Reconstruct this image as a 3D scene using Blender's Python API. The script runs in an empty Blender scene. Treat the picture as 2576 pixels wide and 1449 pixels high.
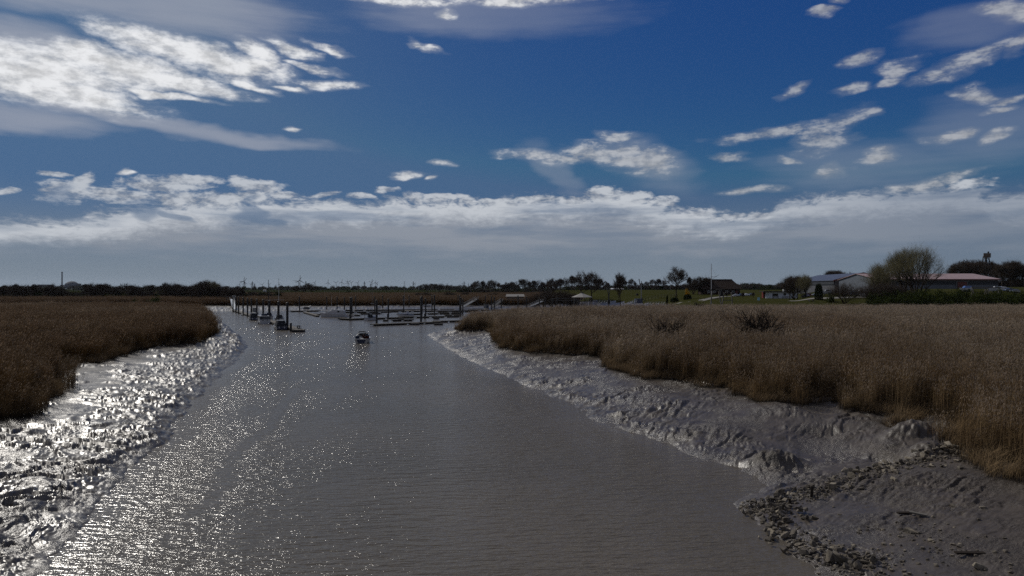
import bpy, bmesh, math, random
import numpy as np
from mathutils import Vector, Matrix, Euler

random.seed(7)
R = math.radians
S = bpy.context.scene
COL = S.collection

# ------------------------------------------------------------------ camera, light, sky
H, F, CX, HY = 11.0, 1789.0, 1288.0, 724.5      # eye height, focal length / centre / horizon in photo pixels (2576 wide)
cam_d = bpy.data.cameras.new("camera")
cam_d.sensor_width = 36.0
cam_d.lens = 36.0 * F / 2576.0
cam_d.clip_start, cam_d.clip_end = 0.5, 40000.0
cam = bpy.data.objects.new("camera", cam_d)
cam.location = (0, 0, H)
cam.rotation_euler = (R(90), 0, 0)
COL.objects.link(cam)
S.camera = cam

S.view_settings.view_transform = 'Standard'
S.view_settings.look = 'None'
S.view_settings.exposure = -1.0
S.view_settings.gamma = 1.0
S.view_settings.use_curve_mapping = False
S.render.engine = 'CYCLES'
cy = S.cycles
cy.max_bounces, cy.diffuse_bounces, cy.glossy_bounces = 5, 3, 3
cy.transmission_bounces, cy.transparent_max_bounces = 3, 6
cy.caustics_reflective = cy.caustics_refractive = False
cy.sample_clamp_indirect = 4.0
cy.use_denoising = False

SUN_AZ, SUN_EL = -44.0, 40.0                     # left of the view, in front of the camera: everything is back lit
sun_dir = Vector((math.sin(R(SUN_AZ)) * math.cos(R(SUN_EL)), math.cos(R(SUN_AZ)) * math.cos(R(SUN_EL)), math.sin(R(SUN_EL))))
sun_d = bpy.data.lights.new("sun", 'SUN')
sun_d.energy, sun_d.angle, sun_d.color = 5.0, R(0.53), (1.0, 0.95, 0.87)
sun = bpy.data.objects.new("sun", sun_d)
sun.rotation_euler = sun_dir.to_track_quat('Z', 'Y').to_euler()
sun.location = (0, 0, 100)
COL.objects.link(sun)

world = bpy.data.worlds.new("World")
S.world = world
world.use_nodes = True
world.cycles.sampling_method = 'MANUAL'
world.cycles.sample_map_resolution = 512
NT = world.node_tree


class NB:
    """small helper to write node trees"""
    def __init__(self, tree):
        self.t = tree
    def n(self, typ, **kw):
        nd = self.t.nodes.new(typ)
        for k, v in kw.items():
            setattr(nd, k, v)
        return nd
    def l(self, a, b):
        self.t.links.new(a, b)
    def put(self, sock, v):
        if isinstance(v, bpy.types.NodeSocket):
            self.l(v, sock)
        else:
            sock.default_value = v
    def m(self, op, a, b=None, c=None, clamp=False):
        nd = self.n('ShaderNodeMath', operation=op, use_clamp=clamp)
        for i, v in enumerate((a, b, c)):
            if v is not None:
                self.put(nd.inputs[i], v)
        return nd.outputs[0]
    def vm(self, op, a, b=None):
        nd = self.n('ShaderNodeVectorMath', operation=op)
        self.put(nd.inputs[0], a)
        if b is not None:
            self.put(nd.inputs[1], b)
        return nd.outputs['Value'] if op in ('LENGTH', 'DOT_PRODUCT', 'DISTANCE') else nd.outputs[0]
    def sm(self, v, a, b, lo=0.0, hi=1.0):
        nd = self.n('ShaderNodeMapRange', interpolation_type='SMOOTHSTEP')
        self.put(nd.inputs[0], v)
        for i, x in enumerate((a, b, lo, hi)):
            self.put(nd.inputs[i + 1], x)
        return nd.outputs[0]
    def lin(self, v, a, b, lo=0.0, hi=1.0):
        nd = self.n('ShaderNodeMapRange')
        self.put(nd.inputs[0], v)
        for i, x in enumerate((a, b, lo, hi)):
            self.put(nd.inputs[i + 1], x)
        return nd.outputs[0]
    def noise(self, vec, scale, detail=4, rough=0.5, dist=0.0, dim='3D', lac=2.0):
        nd = self.n('ShaderNodeTexNoise', noise_dimensions=dim)
        self.put(nd.inputs['Vector'], vec)
        self.put(nd.inputs['Scale'], scale)
        nd.inputs['Detail'].default_value = detail
        nd.inputs['Roughness'].default_value = rough
        nd.inputs['Lacunarity'].default_value = lac
        nd.inputs['Distortion'].default_value = dist
        return nd
    def mapping(self, vec, loc=(0, 0, 0), rot=(0, 0, 0), scale=(1, 1, 1), typ='POINT'):
        nd = self.n('ShaderNodeMapping', vector_type=typ)
        self.put(nd.inputs['Vector'], vec)
        nd.inputs['Location'].default_value = loc
        nd.inputs['Rotation'].default_value = rot
        nd.inputs['Scale'].default_value = scale
        return nd.outputs[0]
    def mix(self, f, a, b, mode='MIX'):
        nd = self.n('ShaderNodeMix', data_type='RGBA', blend_type=mode)
        self.put(nd.inputs[0], f)
        self.put(nd.inputs[6], a)
        self.put(nd.inputs[7], b)
        return nd.outputs[2]


def build_sky():
    NT.nodes.clear()
    b = NB(NT)
    out = b.n('ShaderNodeOutputWorld')
    bg = b.n('ShaderNodeBackground')
    bg.inputs['Strength'].default_value = 0.1
    b.l(bg.outputs[0], out.inputs[0])
    sky = b.n('ShaderNodeTexSky', sky_type='NISHITA')
    sky.sun_disc = False
    sky.sun_elevation, sky.sun_rotation = R(SUN_EL), R(SUN_AZ)
    sky.altitude, sky.air_density, sky.dust_density, sky.ozone_density = 0, 1.0, 1.2, 2.0
    tc = b.n('ShaderNodeTexCoord')
    d = tc.outputs['Generated']
    sx = b.n('ShaderNodeSeparateXYZ')
    b.l(d, sx.inputs[0])
    az = b.m('ARCTAN2', sx.outputs[0], sx.outputs[1])
    el = b.m('ARCSINE', sx.outputs[2])
    cp = b.n('ShaderNodeCombineXYZ')            # p = (azimuth, elevation) of the direction, in radians
    b.l(az, cp.inputs[0]); b.l(el, cp.inputs[1])
    p0 = cp.outputs[0]
    # ragged edges: domain warp that gets finer towards the horizon
    w1 = b.noise(b.mapping(p0, scale=(1.0, 2.6, 1)), 9.0, 3, 0.55, dim='2D')
    wv = b.vm('SUBTRACT', w1.outputs['Color'], (0.5, 0.5, 0.5))
    p = b.vm('ADD', p0, b.vm('MULTIPLY', wv, (0.085, 0.022, 0.0)))
    nz = b.noise(b.mapping(p0, scale=(1.0, 2.2, 1)), 34.0, 5, 0.62, dim='2D').outputs[0]
    nzc = b.noise(b.mapping(p0, rot=(0, 0, R(-12)), scale=(1.0, 4.5, 1)), 16.0, 4, 0.6, dim='2D').outputs[0]

    pw = b.n('ShaderNodeSeparateXYZ'); b.l(p, pw.inputs[0])
    ph = b.n('ShaderNodeCombineXYZ'); b.l(pw.outputs[0], ph.inputs[0]); b.l(pw.outputs[1], ph.inputs[1]); ph.inputs[2].default_value = 1.0
    ph = ph.outputs[0]                           # (azimuth, elevation, 1), so one dot product places, turns and sizes a cloud axis

    def blob(px, py, rx, ry, rot=0.0):
        a = math.atan((px - CX) / F)
        k = math.cos(a)
        e = math.atan(((HY - py) / F) * k)
        sx_, sy_ = rx / F * k * k, ry / F * k
        c, s = math.cos(R(rot)), math.sin(R(rot))
        u = b.vm('DOT_PRODUCT', ph, (c / sx_, s / sx_, -(c * a + s * e) / sx_))
        v = b.vm('DOT_PRODUCT', ph, (-s / sy_, c / sy_, (s * a - c * e) / sy_))
        d2 = b.m('MULTIPLY_ADD', u, u, b.m('MULTIPLY', v, v))
        return b.m('SUBTRACT', 1.0, d2)

    def union(lst, k=0.25):
        f = None
        for g in lst:
            f = g if f is None else b.m('SMOOTH_MAX', f, g, k)
        return f

    def px_az(px): return math.atan((px - CX) / F)
    def py_el(py, px): return math.atan(((HY - py) / F) * math.cos(px_az(px)))
    # bright torn streaks and small cumulus
    hard = [(60, 180, 380, 78, 0), (330, 178, 170, 50, -4), (490, 140, 270, 42, -9), (640, 162, 120, 26, -6), (150, 228, 290, 46, -6), (430, 205, 200, 26, -3), (250, 150, 200, 40, 0),
            (655, 130, 75, 24, -14), (745, 125, 75, 17, -16), (830, 125, 45, 12, -20), (820, 208, 85, 13, 0), (735, 222, 40, 8, 0), (640, 215, 70, 12, -14),
            (1045, 115, 55, 9, -16), (1135, 32, 32, 12, 0), (800, 172, 80, 9, -8), (420, 238, 130, 10, -4),
            (1340, 388, 75, 14, -3), (1540, 345, 55, 14, 0), (1500, 385, 120, 28, 0), (1590, 400, 130, 40, -12), (1640, 390, 90, 22, 0), (1420, 400, 60, 18, 0),
            (1030, 440, 55, 14, 0), (1105, 402, 40, 10, -6), (1105, 450, 14, 8, 0), (335, 430, 35, 7, 0), (730, 325, 22, 6, 0),
            (1960, 330, 170, 18, 4), (2095, 330, 95, 40, 28), (2150, 300, 60, 18, 20), (2190, 150, 62, 17, 6), (2440, 155, 150, 26, 14), (2560, 115, 60, 30, 20), (2280, 165, 50, 22, 12),
            (2255, 200, 55, 12, 12), (2000, 225, 52, 14, 22), (2130, 228, 60, 12, 8), (2460, 235, 55, 24, -18), (2530, 250, 60, 10, 10), (2500, 275, 40, 10, 8),
            (2400, 345, 70, 14, 8), (2505, 345, 60, 11, 14), (1850, 392, 52, 13, 0), (1975, 405, 36, 9, 0), (2090, 425, 38, 22, 20), (2205, 390, 42, 24, 10), (2545, 30, 70, 30, -14),
            (2120, 5, 30, 14, 0), (2070, 38, 40, 12, 0), (1900, 482, 80, 11, 2), (2350, 455, 110, 16, 10),
            (960, -2, 260, 12, 0), (1330, -4, 260, 17, 1)]
    fa = union([blob(*h) for h in hard], 0.12)
    nf = b.noise(b.mapping(p, rot=(0, 0, R(-8)), scale=(1.0, 3.0, 1)), 75.0, 5, 0.6, dim='2D').outputs[0]
    rag = b.m('ADD', b.m('MULTIPLY', b.m('SUBTRACT', nz, 0.5), 2.1), b.m('ADD', b.m('MULTIPLY', b.m('SUBTRACT', nzc, 0.5), 1.6), b.m('MULTIPLY', b.m('SUBTRACT', nf, 0.5), 0.75)))
    da_edge = b.m('ADD', fa, b.m('MULTIPLY', rag, b.sm(az, px_az(500), px_az(1000), 0.50, 1.0)))
    da_edge = b.m('ADD', da_edge, b.sm(az, px_az(500), px_az(900), 0.22, 0.0))
    da = b.m('MAXIMUM', b.sm(da_edge, -0.02, 1.25), b.sm(b.m('ADD', fa, b.m('MULTIPLY', rag, 0.5)), -0.55, 0.9, 0.0, 0.30))
    # the long low bank above the horizon: its ragged top follows a chain of humps
    cr = b.n('ShaderNodeFloatCurve')
    A0, A1 = -1.25, 1.25
    cv = cr.mapping.curves[0]
    tops = [(-600, 560), (0, 542), (150, 540), (300, 520), (420, 500), (560, 500), (690, 490), (780, 498), (850, 492), (900, 503), (960, 486), (1010, 496), (1100, 490), (1180, 497), (1260, 494), (1330, 485), (1420, 490),
            (1500, 474), (1570, 480), (1640, 498), (1700, 518), (1780, 524), (1850, 540), (1900, 528), (1935, 500), (2020, 486), (2100, 480), (2300, 462), (2450, 452), (2500, 478), (2700, 470), (3300, 500)]
    pts = [((px_az(x) - A0) / (A1 - A0), py_el(y, x) / 0.2) for x, y in tops]
    pts = [(0.0, 0.45)] + pts + [(1.0, 0.45)]
    while len(cv.points) < len(pts):
        cv.points.new(0.5, 0.5)
    for q, (x, y) in zip(cv.points, pts):
        q.location = (x, y); q.handle_type = 'VECTOR'
    cr.mapping.update()
    sp = b.n('ShaderNodeSeparateXYZ'); b.l(p, sp.inputs[0])
    b.l(b.lin(b.m('ABSOLUTE', b.m('SUBTRACT', sp.outputs[0], 0.0)) if False else sp.outputs[0], A0, A1), cr.inputs['Value'])
    top = b.m('MULTIPLY', cr.outputs[0], 0.2)
    below = b.m('SUBTRACT', top, el)            # >0 under the bank's top edge
    be = b.m('ADD', below, b.m('ADD', b.m('MULTIPLY', b.m('SUBTRACT', nz, 0.5), 0.026), b.m('MULTIPLY', b.m('SUBTRACT', nf, 0.5), 0.02)))
    bank = b.sm(be, -0.002, 0.016)
    low = b.sm(el, py_el(655, CX), py_el(610, CX))                # fades out into the clear strip on the horizon
    lowv = b.m('ADD', el, b.m('MULTIPLY', b.m('SUBTRACT', nzc, 0.5), 0.03))
    low = b.sm(lowv, py_el(668, CX), py_el(606, CX))
    streak = b.noise(b.mapping(p0, scale=(1.0, 9.0, 1)), 5.0, 4, 0.55, dim='2D').outputs[0]
    thick = b.sm(streak, 0.30, 0.60, 0.42, 1.0)
    rightfade = b.sm(az, px_az(1700), px_az(2500), 1.0, 0.62)
    bank_d = b.m('MULTIPLY', b.m('MULTIPLY', bank, low), b.m('MULTIPLY', thick, rightfade))
    rim = b.m('MULTIPLY', b.m('MULTIPLY', bank, b.sm(be, 0.016, 0.045, 1.0, 0.0)), rightfade)
    # towers that stand on the left half of the bank
    tow = union([blob(120, 436, 52, 14, 0), blob(205, 452, 30, 34, 0), blob(190, 485, 75, 34, 0), blob(300, 490, 90, 24, 0), blob(400, 462, 95, 24, 0), blob(470, 458, 75, 22, 0), blob(440, 495, 110, 26, 0), blob(590, 468, 42, 26, 0), blob(660, 470, 85, 20, -3),
                 blob(640, 495, 75, 26, 0), blob(735, 490, 60, 13, 0), blob(560, 505, 120, 20, 0), blob(20, 482, 60, 8, 0), blob(830, 492, 40, 8, 0), blob(970, 482, 40, 10, 0), blob(905, 500, 30, 10, 0), blob(1035, 500, 42, 12, 0), blob(1105, 502, 56, 13, 0), blob(1185, 505, 47, 12, 0), blob(1272, 504, 45, 12, 0), blob(1345, 497, 57, 14, 0), blob(1425, 501, 50, 13, 0),
                 blob(1510, 487, 75, 20, 0), blob(1590, 495, 52, 18, 0), blob(1655, 512, 52, 16, 0), blob(1740, 532, 52, 13, 0), blob(1825, 544, 45, 12, 0), blob(1890, 540, 52, 14, 0), blob(2440, 461, 75, 16, 6)], 0.2)
    towe = b.m('ADD', tow, b.m('ADD', b.m('MULTIPLY', b.m('SUBTRACT', nz, 0.5), 2.0), b.m('MULTIPLY', b.m('SUBTRACT', nf, 0.5), 1.2)))
    towd = b.sm(towe, -0.05, 1.0, 0.0, 0.9)
    # blue shadows (fall streaks) that hang below the three towers
    vir = union([blob(370, 528, 55, 45, 0), blob(440, 545, 60, 16, -18), blob(640, 528, 40, 46, 0), blob(665, 556, 55, 12, -16), blob(190, 510, 40, 50, 0)], 0.1)
    vir = b.sm(vir, 0.0, 0.8, 0.0, 0.62)
    bank_d = b.m('MULTIPLY', bank_d, b.m('SUBTRACT', 1.0, vir))
    towd = b.m('MULTIPLY', towd, b.m('SUBTRACT', 1.0, b.m('MULTIPLY', vir, 0.8)))
    # soft grey veils
    veil = union([blob(420, 5, 520, 85, -3), blob(120, -20, 420, 60, 0), blob(40, 300, 340, 42, 0), blob(420, 318, 420, 20, -4), blob(620, 350, 300, 20, -2), blob(1650, 420, 180, 70, -20),
                  blob(2150, 420, 330, 80, 0), blob(2480, 330, 260, 120, 0), blob(1380, 420, 110, 45, -40), blob(2450, 60, 220, 60, 0), blob(1250, 40, 420, 60, 0), blob(0, 80, 260, 60, 0)], 0.4)
    vn = b.m('ADD', veil, b.m('MULTIPLY', b.m('SUBTRACT', streak, 0.5), 1.0))
    vd = b.sm(vn, -0.05, 1.05, 0.0, 0.62)
    vleft = b.sm(az, px_az(1500), px_az(500), 0.36, 1.0)
    vd = b.m('MULTIPLY', vd, vleft)
    # more of the same cloud sheet added overhead, unseen, to grey the light
    over = b.noise(b.mapping(p0, scale=(1.0, 1.6, 1)), 2.2, 3, 0.55, dim='2D').outputs[0]
    ovd = b.m('MULTIPLY', b.sm(el, 0.40, 0.62), b.sm(over, 0.36, 0.58, 0.25, 0.92))
    # colours
    # the deep polarised blue of the photograph: same sky, hue pushed away from white
    rgb = b.n('ShaderNodeSeparateColor'); b.l(sky.outputs[0], rgb.inputs[0])
    bl = rgb.outputs[2]
    bt = b.m('MULTIPLY', b.m('POWER', bl, 0.35), SKY_GAIN)
    cc = b.n('ShaderNodeCombineColor')
    b.l(b.m('MULTIPLY', b.m('POWER', b.m('MINIMUM', b.m('DIVIDE', rgb.outputs[0], bl), 0.645), 3.15), bt), cc.inputs[0])
    b.l(b.m('MULTIPLY', b.m('POWER', b.m('MINIMUM', b.m('DIVIDE', rgb.outputs[1], bl), 0.785), 2.7), bt), cc.inputs[1])
    b.l(bt, cc.inputs[2])
    base = cc.outputs[0]
    towards = b.vm('DOT_PRODUCT', d, tuple(sun_dir))
    lit = b.sm(towards, 0.45, 0.93, 0.62, 1.0)   # clouds near the sun scatter most light forward
    hz = b.sm(el, 0.01, 0.14, 1.0, 0.0)
    c = b.mix(b.m('MULTIPLY', hz, b.sm(az, px_az(1600), px_az(2700), 0.94, 0.72)), base, HORIZON)
    c = b.mix(vd, c, VEIL)
    c = b.mix(ovd, c, OVER)
    back = b.m('MULTIPLY', b.sm(b.m('ABSOLUTE', az), 0.95, 1.6), b.sm(el, 0.75, 0.15))  # bright cloud added behind the camera, out of view, to fill shaded sides
    c = b.mix(b.m('MULTIPLY', back, b.sm(over, 0.30, 0.55, 0.45, 0.95)), c, BACK)
    bank_c = b.mix(b.sm(el, py_el(640, CX), py_el(540, CX)), BANK_LOW, BANK)
    bank_c = b.mix(rim, bank_c, BANK_RIM)
    c = b.mix(bank_d, c, bank_c)
    c = b.mix(towd, c, b.mix(b.sm(nz, 0.34, 0.62), BANK, BANK_RIM))
    shade = b.sm(nz, 0.30, 0.66, 0.72, 1.06)
    cl = b.mix(1.0, CLOUD, b.m('MULTIPLY', lit, shade), 'MULTIPLY')
    c = b.mix(b.m('MULTIPLY', da, b.sm(lit, 0.62, 1.0, 0.68, 1.0)), c, cl)
    b.l(c, bg.inputs['Color'])


OVER = (4.6, 4.7, 5.0, 1)
BACK = (5.0, 5.1, 5.4, 1)
SKY_GAIN = 2.38
HORIZON = (3.75, 4.65, 5.65, 1)
VEIL = (7.4, 7.8, 9.0, 1)
BANK = (5.2, 5.8, 6.9, 1)
BANK_LOW = (4.9, 5.5, 6.5, 1)
BANK_RIM = (10.4, 11.0, 11.9, 1)
CLOUD = (15.6, 15.8, 16.2, 1)
build_sky()

# ------------------------------------------------------------------ numpy noise
def _hash(ix, iy, seed):
    h = (ix.astype(np.int64) * 374761393 + iy.astype(np.int64) * 668265263 + seed * 974634777) & 0xFFFFFFFF
    h = ((h ^ (h >> 13)) * 1274126177) & 0xFFFFFFFF
    return ((h ^ (h >> 16)) & 0xFFFF) / 65535.0


def perlin(x, y, seed=0):
    x0, y0 = np.floor(x), np.floor(y)
    fx, fy = x - x0, y - y0
    u, v = fx * fx * fx * (fx * (fx * 6 - 15) + 10), fy * fy * fy * (fy * (fy * 6 - 15) + 10)
    def g(ix, iy, dx, dy):
        a = _hash(ix, iy, seed) * 2 * np.pi
        return np.cos(a) * dx + np.sin(a) * dy
    n00, n10 = g(x0, y0, fx, fy), g(x0 + 1, y0, fx - 1, fy)
    n01, n11 = g(x0, y0 + 1, fx, fy - 1), g(x0 + 1, y0 + 1, fx - 1, fy - 1)
    return (n00 + u * (n10 - n00)) * (1 - v) + (n01 + u * (n11 - n01)) * v


def fbm(x, y, octv=4, seed=0, gain=0.5):
    s, a, f = 0.0, 1.0, 1.0
    for i in range(octv):
        s = s + a * perlin(x * f, y * f, seed + i * 17)
        a *= gain; f *= 2.03
    return s


def ridged(x, y, octv=4, seed=0, gain=0.5):
    s, a, f = 0.0, 1.0, 1.0
    for i in range(octv):
        s = s + a * (1 - np.abs(perlin(x * f, y * f, seed + i * 17)) * 2.2)
        a *= gain; f *= 2.03
    return s / 1.9


def sstep(a, b, x):
    t = np.clip((x - a) / (b - a), 0, 1)
    return t * t * (3 - 2 * t)


# ------------------------------------------------------------------ plan of the place (metres; camera above the origin, looking along +Y)
def P(px, py, z=0.0):
    """point at height z that the photo shows at (px, py)"""
    d = (H - z) * F / (py - HY)
    return ((px - CX) / F * d, d)


RIGHT_LAND = [(400, 8), (16.5, 8), (14.2, 19), P(2060, 1449), P(1990, 1375), P(1905, 1312), P(1868, 1282), P(1842, 1266), P(1885, 1248), P(1932, 1226), P(1905, 1198), P(1850, 1172),
              P(1770, 1160), P(1690, 1120), P(1600, 1090), P(1490, 1055), P(1430, 1010), P(1330, 970), P(1230, 930), P(1150, 890), P(1080, 848), P(1076, 842), P(1100, 836), P(1150, 824),
              (-12, 196), (-9, 214), (0, 226), (12, 250), (36, 264), (46, 300), (48, 345), (38, 372), (12, 368), (-20, 352), (-60, 344), (-125, 338), (-165, 336), (-260, 330), (-420, 326),
              (-4000, 326), (-4000, 16000), (16000, 16000), (16000, 8)]
LEFT_LAND = [(-4000, 8), (-13, 8), (-15.5, 20), P(95, 1449), P(230, 1290), P(330, 1180), P(425, 1105), P(462, 1040), P(490, 1005), P(530, 965), P(600, 900), P(622, 872), P(612, 855), P(560, 815),
             P(524, 787), (-150, 325), (-178, 314), (-260, 302), (-4000, 300)]
ZE = 1.6
RIGHT_REED = [(60, 8), (40, 20), P(2680, 1225, ZE), P(2600, 1203, ZE), P(2520, 1192, ZE), P(2500, 1150, ZE), P(2440, 1130, ZE), P(2425, 1048, ZE), P(2290, 1060, ZE), P(2200, 1040, ZE), P(2120, 1008, ZE),
              P(2000, 1012, ZE), P(1930, 1010, ZE), P(1880, 985, ZE), P(1700, 955, ZE), P(1640, 950, ZE), P(1550, 925, ZE), P(1530, 897, ZE), P(1340, 885, ZE), P(1270, 872, ZE), P(1245, 842, 1.2), P(1232, 836, 1.2),
              P(1155, 838, 1.0), (-10.5, 172), (-6, 196), (1, 214), (18, 236), (46, 246), (60, 250), (160, 251), (500, 256), (500, 8)]
LEFT_REED = [(-4000, 8), (-46, 8), (-43, 36), P(0, 1046, 1.5), P(45, 1043, 1.5), P(58, 1003, 1.5), P(122, 996, 1.5), P(128, 968, 1.5), P(105, 942, 1.5), P(165, 926, 1.5), P(178, 906, 1.5), P(245, 910, 1.5), P(288, 888, ZE), P(380, 870, ZE),
             P(484, 862, ZE), P(487, 851, ZE), P(533, 836, ZE), P(524, 802, ZE), P(500, 780, 1.2), (-162, 306), (-260, 290), (-4000, 288)]
FAR_REED = [(-4000, 378), (-165, 380), (-60, 386), (10, 394), (24, 402), (34, 412), (48, 470), (40, 860), (-4000, 860)]


def sdist(poly, x, y):
    """signed distance to a polygon, positive inside"""
    d = np.full(x.shape, 1e9)
    ins = np.zeros(x.shape, bool)
    n = len(poly)
    for i in range(n):
        ax, ay = poly[i]; bx, by = poly[(i + 1) % n]
        ex, ey = bx - ax, by - ay
        t = np.clip(((x - ax) * ex + (y - ay) * ey) / (ex * ex + ey * ey), 0, 1)
        d = np.minimum(d, np.hypot(x - ax - t * ex, y - ay - t * ey))
        c = (ay > y) != (by > y)
        with np.errstate(divide='ignore', invalid='ignore'):
            ins ^= c & (x < (bx - ax) * (y - ay) / (by - ay if by != ay else 1e-9) + ax)
    return np.where(ins, d, -d)


def lawn_z(x, y):
    u = x / np.maximum(y, 1)
    return (2.9 + 0.6 * sstep(246, 256, y) * sstep(40, 70, x) + 2.1 * sstep(252, 325, y) + 1.5 * sstep(355, 450, y) + 1.6 * sstep(500, 850, y)
            + 2.0 * sstep(0.395, 0.43, u) * sstep(280, 318, y) * (1 - sstep(400, 520, y)) + 3.0 * sstep(0.51, 0.58, u) * sstep(272, 298, y) * (1 - sstep(420, 560, y)))


PT = lambda px, py, z: P(px, py, z)
MUD_BUMPS = [  # (px, py, z, radius along x, radius along y, height) hummocks and hollows of the right foreground
    (2285, 1108, 1.1, 1.7, 1.2, 1.12), (2400, 1075, 1.4, 2.4, 1.6, 0.52), (2330, 1150, 1.1, 1.1, 0.9, 0.68), (2225, 1150, 0.9, 0.8, 1.4, -0.83), (2085, 1135, 0.6, 2.9, 3.2, -0.83),
    (2110, 1085, 1.0, 2.2, 0.9, -0.45), (2255, 1078, 1.2, 0.5, 1.6, -0.90), (1960, 1155, 0.6, 1.3, 1.0, 0.68), (1890, 1165, 0.3, 1.0, 0.8, 0.52), (1960, 1040, 1.2, 2.2, 2.5, 0.45),
    (1790, 1080, 0.8, 2.6, 2.2, 0.38), (2450, 1120, 1.5, 1.5, 0.8, 0.68), (1660, 1010, 0.9, 3.0, 4.0, 0.30), (2010, 1180, 0.4, 1.2, 0.7, -0.30), (2200, 1260, 0.8, 2.6, 2.6, -0.22)]


def mud_relief(x, y, t, left):
    """slumps, ledges, grooves and lumps of the bare mud, in metres"""
    near = 1 - sstep(120, 260, y)
    lower = 1 - sstep(0.25, 0.85, t)
    n1 = fbm(x / 3.2, y / 3.2, 4, 31)
    n3 = fbm(x / 0.55, y / 0.55, 3, 61)
    wx, wy = x + 1.4 * fbm(x / 3.5, y / 3.5, 3, 41), y + 1.4 * fbm(x / 3.5, y / 3.5, 3, 43)
    bil = np.abs(fbm(wx / 1.3, wy / 1.6, 4, 51, 0.6)); bil2 = np.abs(fbm(wx / 0.42, wy / 0.5, 3, 53, 0.6))
    sc = 1 + sstep(70, 200, y) * 1.2
    # left bank: a smooth sheet under the reeds, ledges whose fronts face the river, broken slabs down to the water
    q = (0.34 * y - 0.10 * x) / sc + 2.3 * fbm(wx / 5.0, wy / 3.5, 4, 71)
    fr = q - np.floor(q)
    ledge = (sstep(0.0, 0.10, fr) - fr) * 0.34 * sc
    msk = sstep(-0.05, 0.22, fbm(x / 4.0, y / 5.0, 3, 73) + 0.55 * lower - 0.16)
    zl = 0.08 * n1 + ledge * msk * sstep(0.02, 0.12, t) + (0.24 * (bil - 0.25) + 0.11 * (bil2 - 0.2)) * (0.06 + 0.94 * sstep(0.15, 0.75, lower)) + 0.02 * fbm(x / 2.5, y / 0.45, 3, 75) * near
    # right bank: grooves and small scarps that run slantwise down the slope
    u = (x * 0.80 + y * 0.60); v = (-x * 0.60 + y * 0.80)
    um = (x * 0.55 + y * 0.835); vm_ = (-x * 0.835 + y * 0.55)
    uu, vv = um + 0.8 * fbm(x / 2.6, y / 2.6, 3, 77), vm_ + 0.8 * fbm(x / 2.6, y / 2.6, 3, 79)
    g1 = np.abs(fbm(uu / 6.5, vv / 1.1, 4, 81, 0.6)); g2 = np.abs(fbm(uu / 2.0, vv / 0.36, 3, 83, 0.6))
    midr = sstep(36, 46, y)
    q2 = vm_ * 0.62 / sc + 1.9 * fbm(uu / 6.0, vv / 3.0, 4, 85); f2 = q2 - np.floor(q2)
    scarp = (sstep(0.0, 0.10, f2) - f2) * 0.24 * sc * sstep(-0.12, 0.2, fbm(x / 5, y / 5, 3, 87))
    calm = 0.25 + 0.75 * sstep(0.0, 0.45, 1 - t)
    zr = 0.16 * n1 + midr * ((0.26 * (g1 - 0.22) + 0.13 * (g2 - 0.2) + 0.05 * (bil2 - 0.2)) * calm + scarp)
    # near right corner: ripple ridges and small lumps
    fgr = 1 - midr
    h1 = np.abs(fbm(u / 3.4 + 0.25 * fbm(x / 1.5, y / 1.5, 2, 91), v / 0.72 + 0.35 * fbm(x / 1.6, y / 1.6, 2, 93), 4, 95, 0.55))
    rid = sstep(13, 19, x + 0.5 * (y - 30))
    q3 = v * 1.05 + 0.9 * fbm(u / 2.2, v / 1.6, 3, 97); f3 = q3 - np.floor(q3)
    rip = (sstep(0.0, 0.22, f3) - f3) * 0.15 * rid * sstep(-0.25, 0.1, fbm(x / 3, y / 3, 2, 99))
    zr = zr + fgr * (0.24 * (h1 - 0.2) * (0.35 + 0.65 * rid) + rip + 0.12 * (bil2 - 0.2) + 0.12 * (bil - 0.2))
    patch = 0.30 + 0.70 * sstep(-0.22, 0.22, fbm(x / 7.0, y / 9.0, 3, 103))          # slick sheets between the broken ground
    z2 = np.where(left, zl * (0.45 + 0.55 * patch), zr * patch)
    smooth = np.exp(-(((x - P(2170, 1270, .8)[0]) / 3.6) ** 2 + ((y - P(2170, 1270, .8)[1]) / 1.9) ** 2)) + np.exp(-(((x - P(2080, 1130, .6)[0]) / 2.9) ** 2 + ((y - P(2080, 1130, .6)[1]) / 2.8) ** 2))
    z2 = z2 * (1 - 0.85 * np.clip(smooth, 0, 1))
    for px, py, z, rx, ry, hh in MUD_BUMPS:
        cx_, cy_ = P(px, py, z)
        dd = ((x - cx_ + 0.35 * n1) / rx) ** 2 + ((y - cy_ + 0.35 * n3) / ry) ** 2
        z2 = z2 + hh * np.exp(-dd ** 1.2) * (1 + 0.2 * n3)
    return z2


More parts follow.
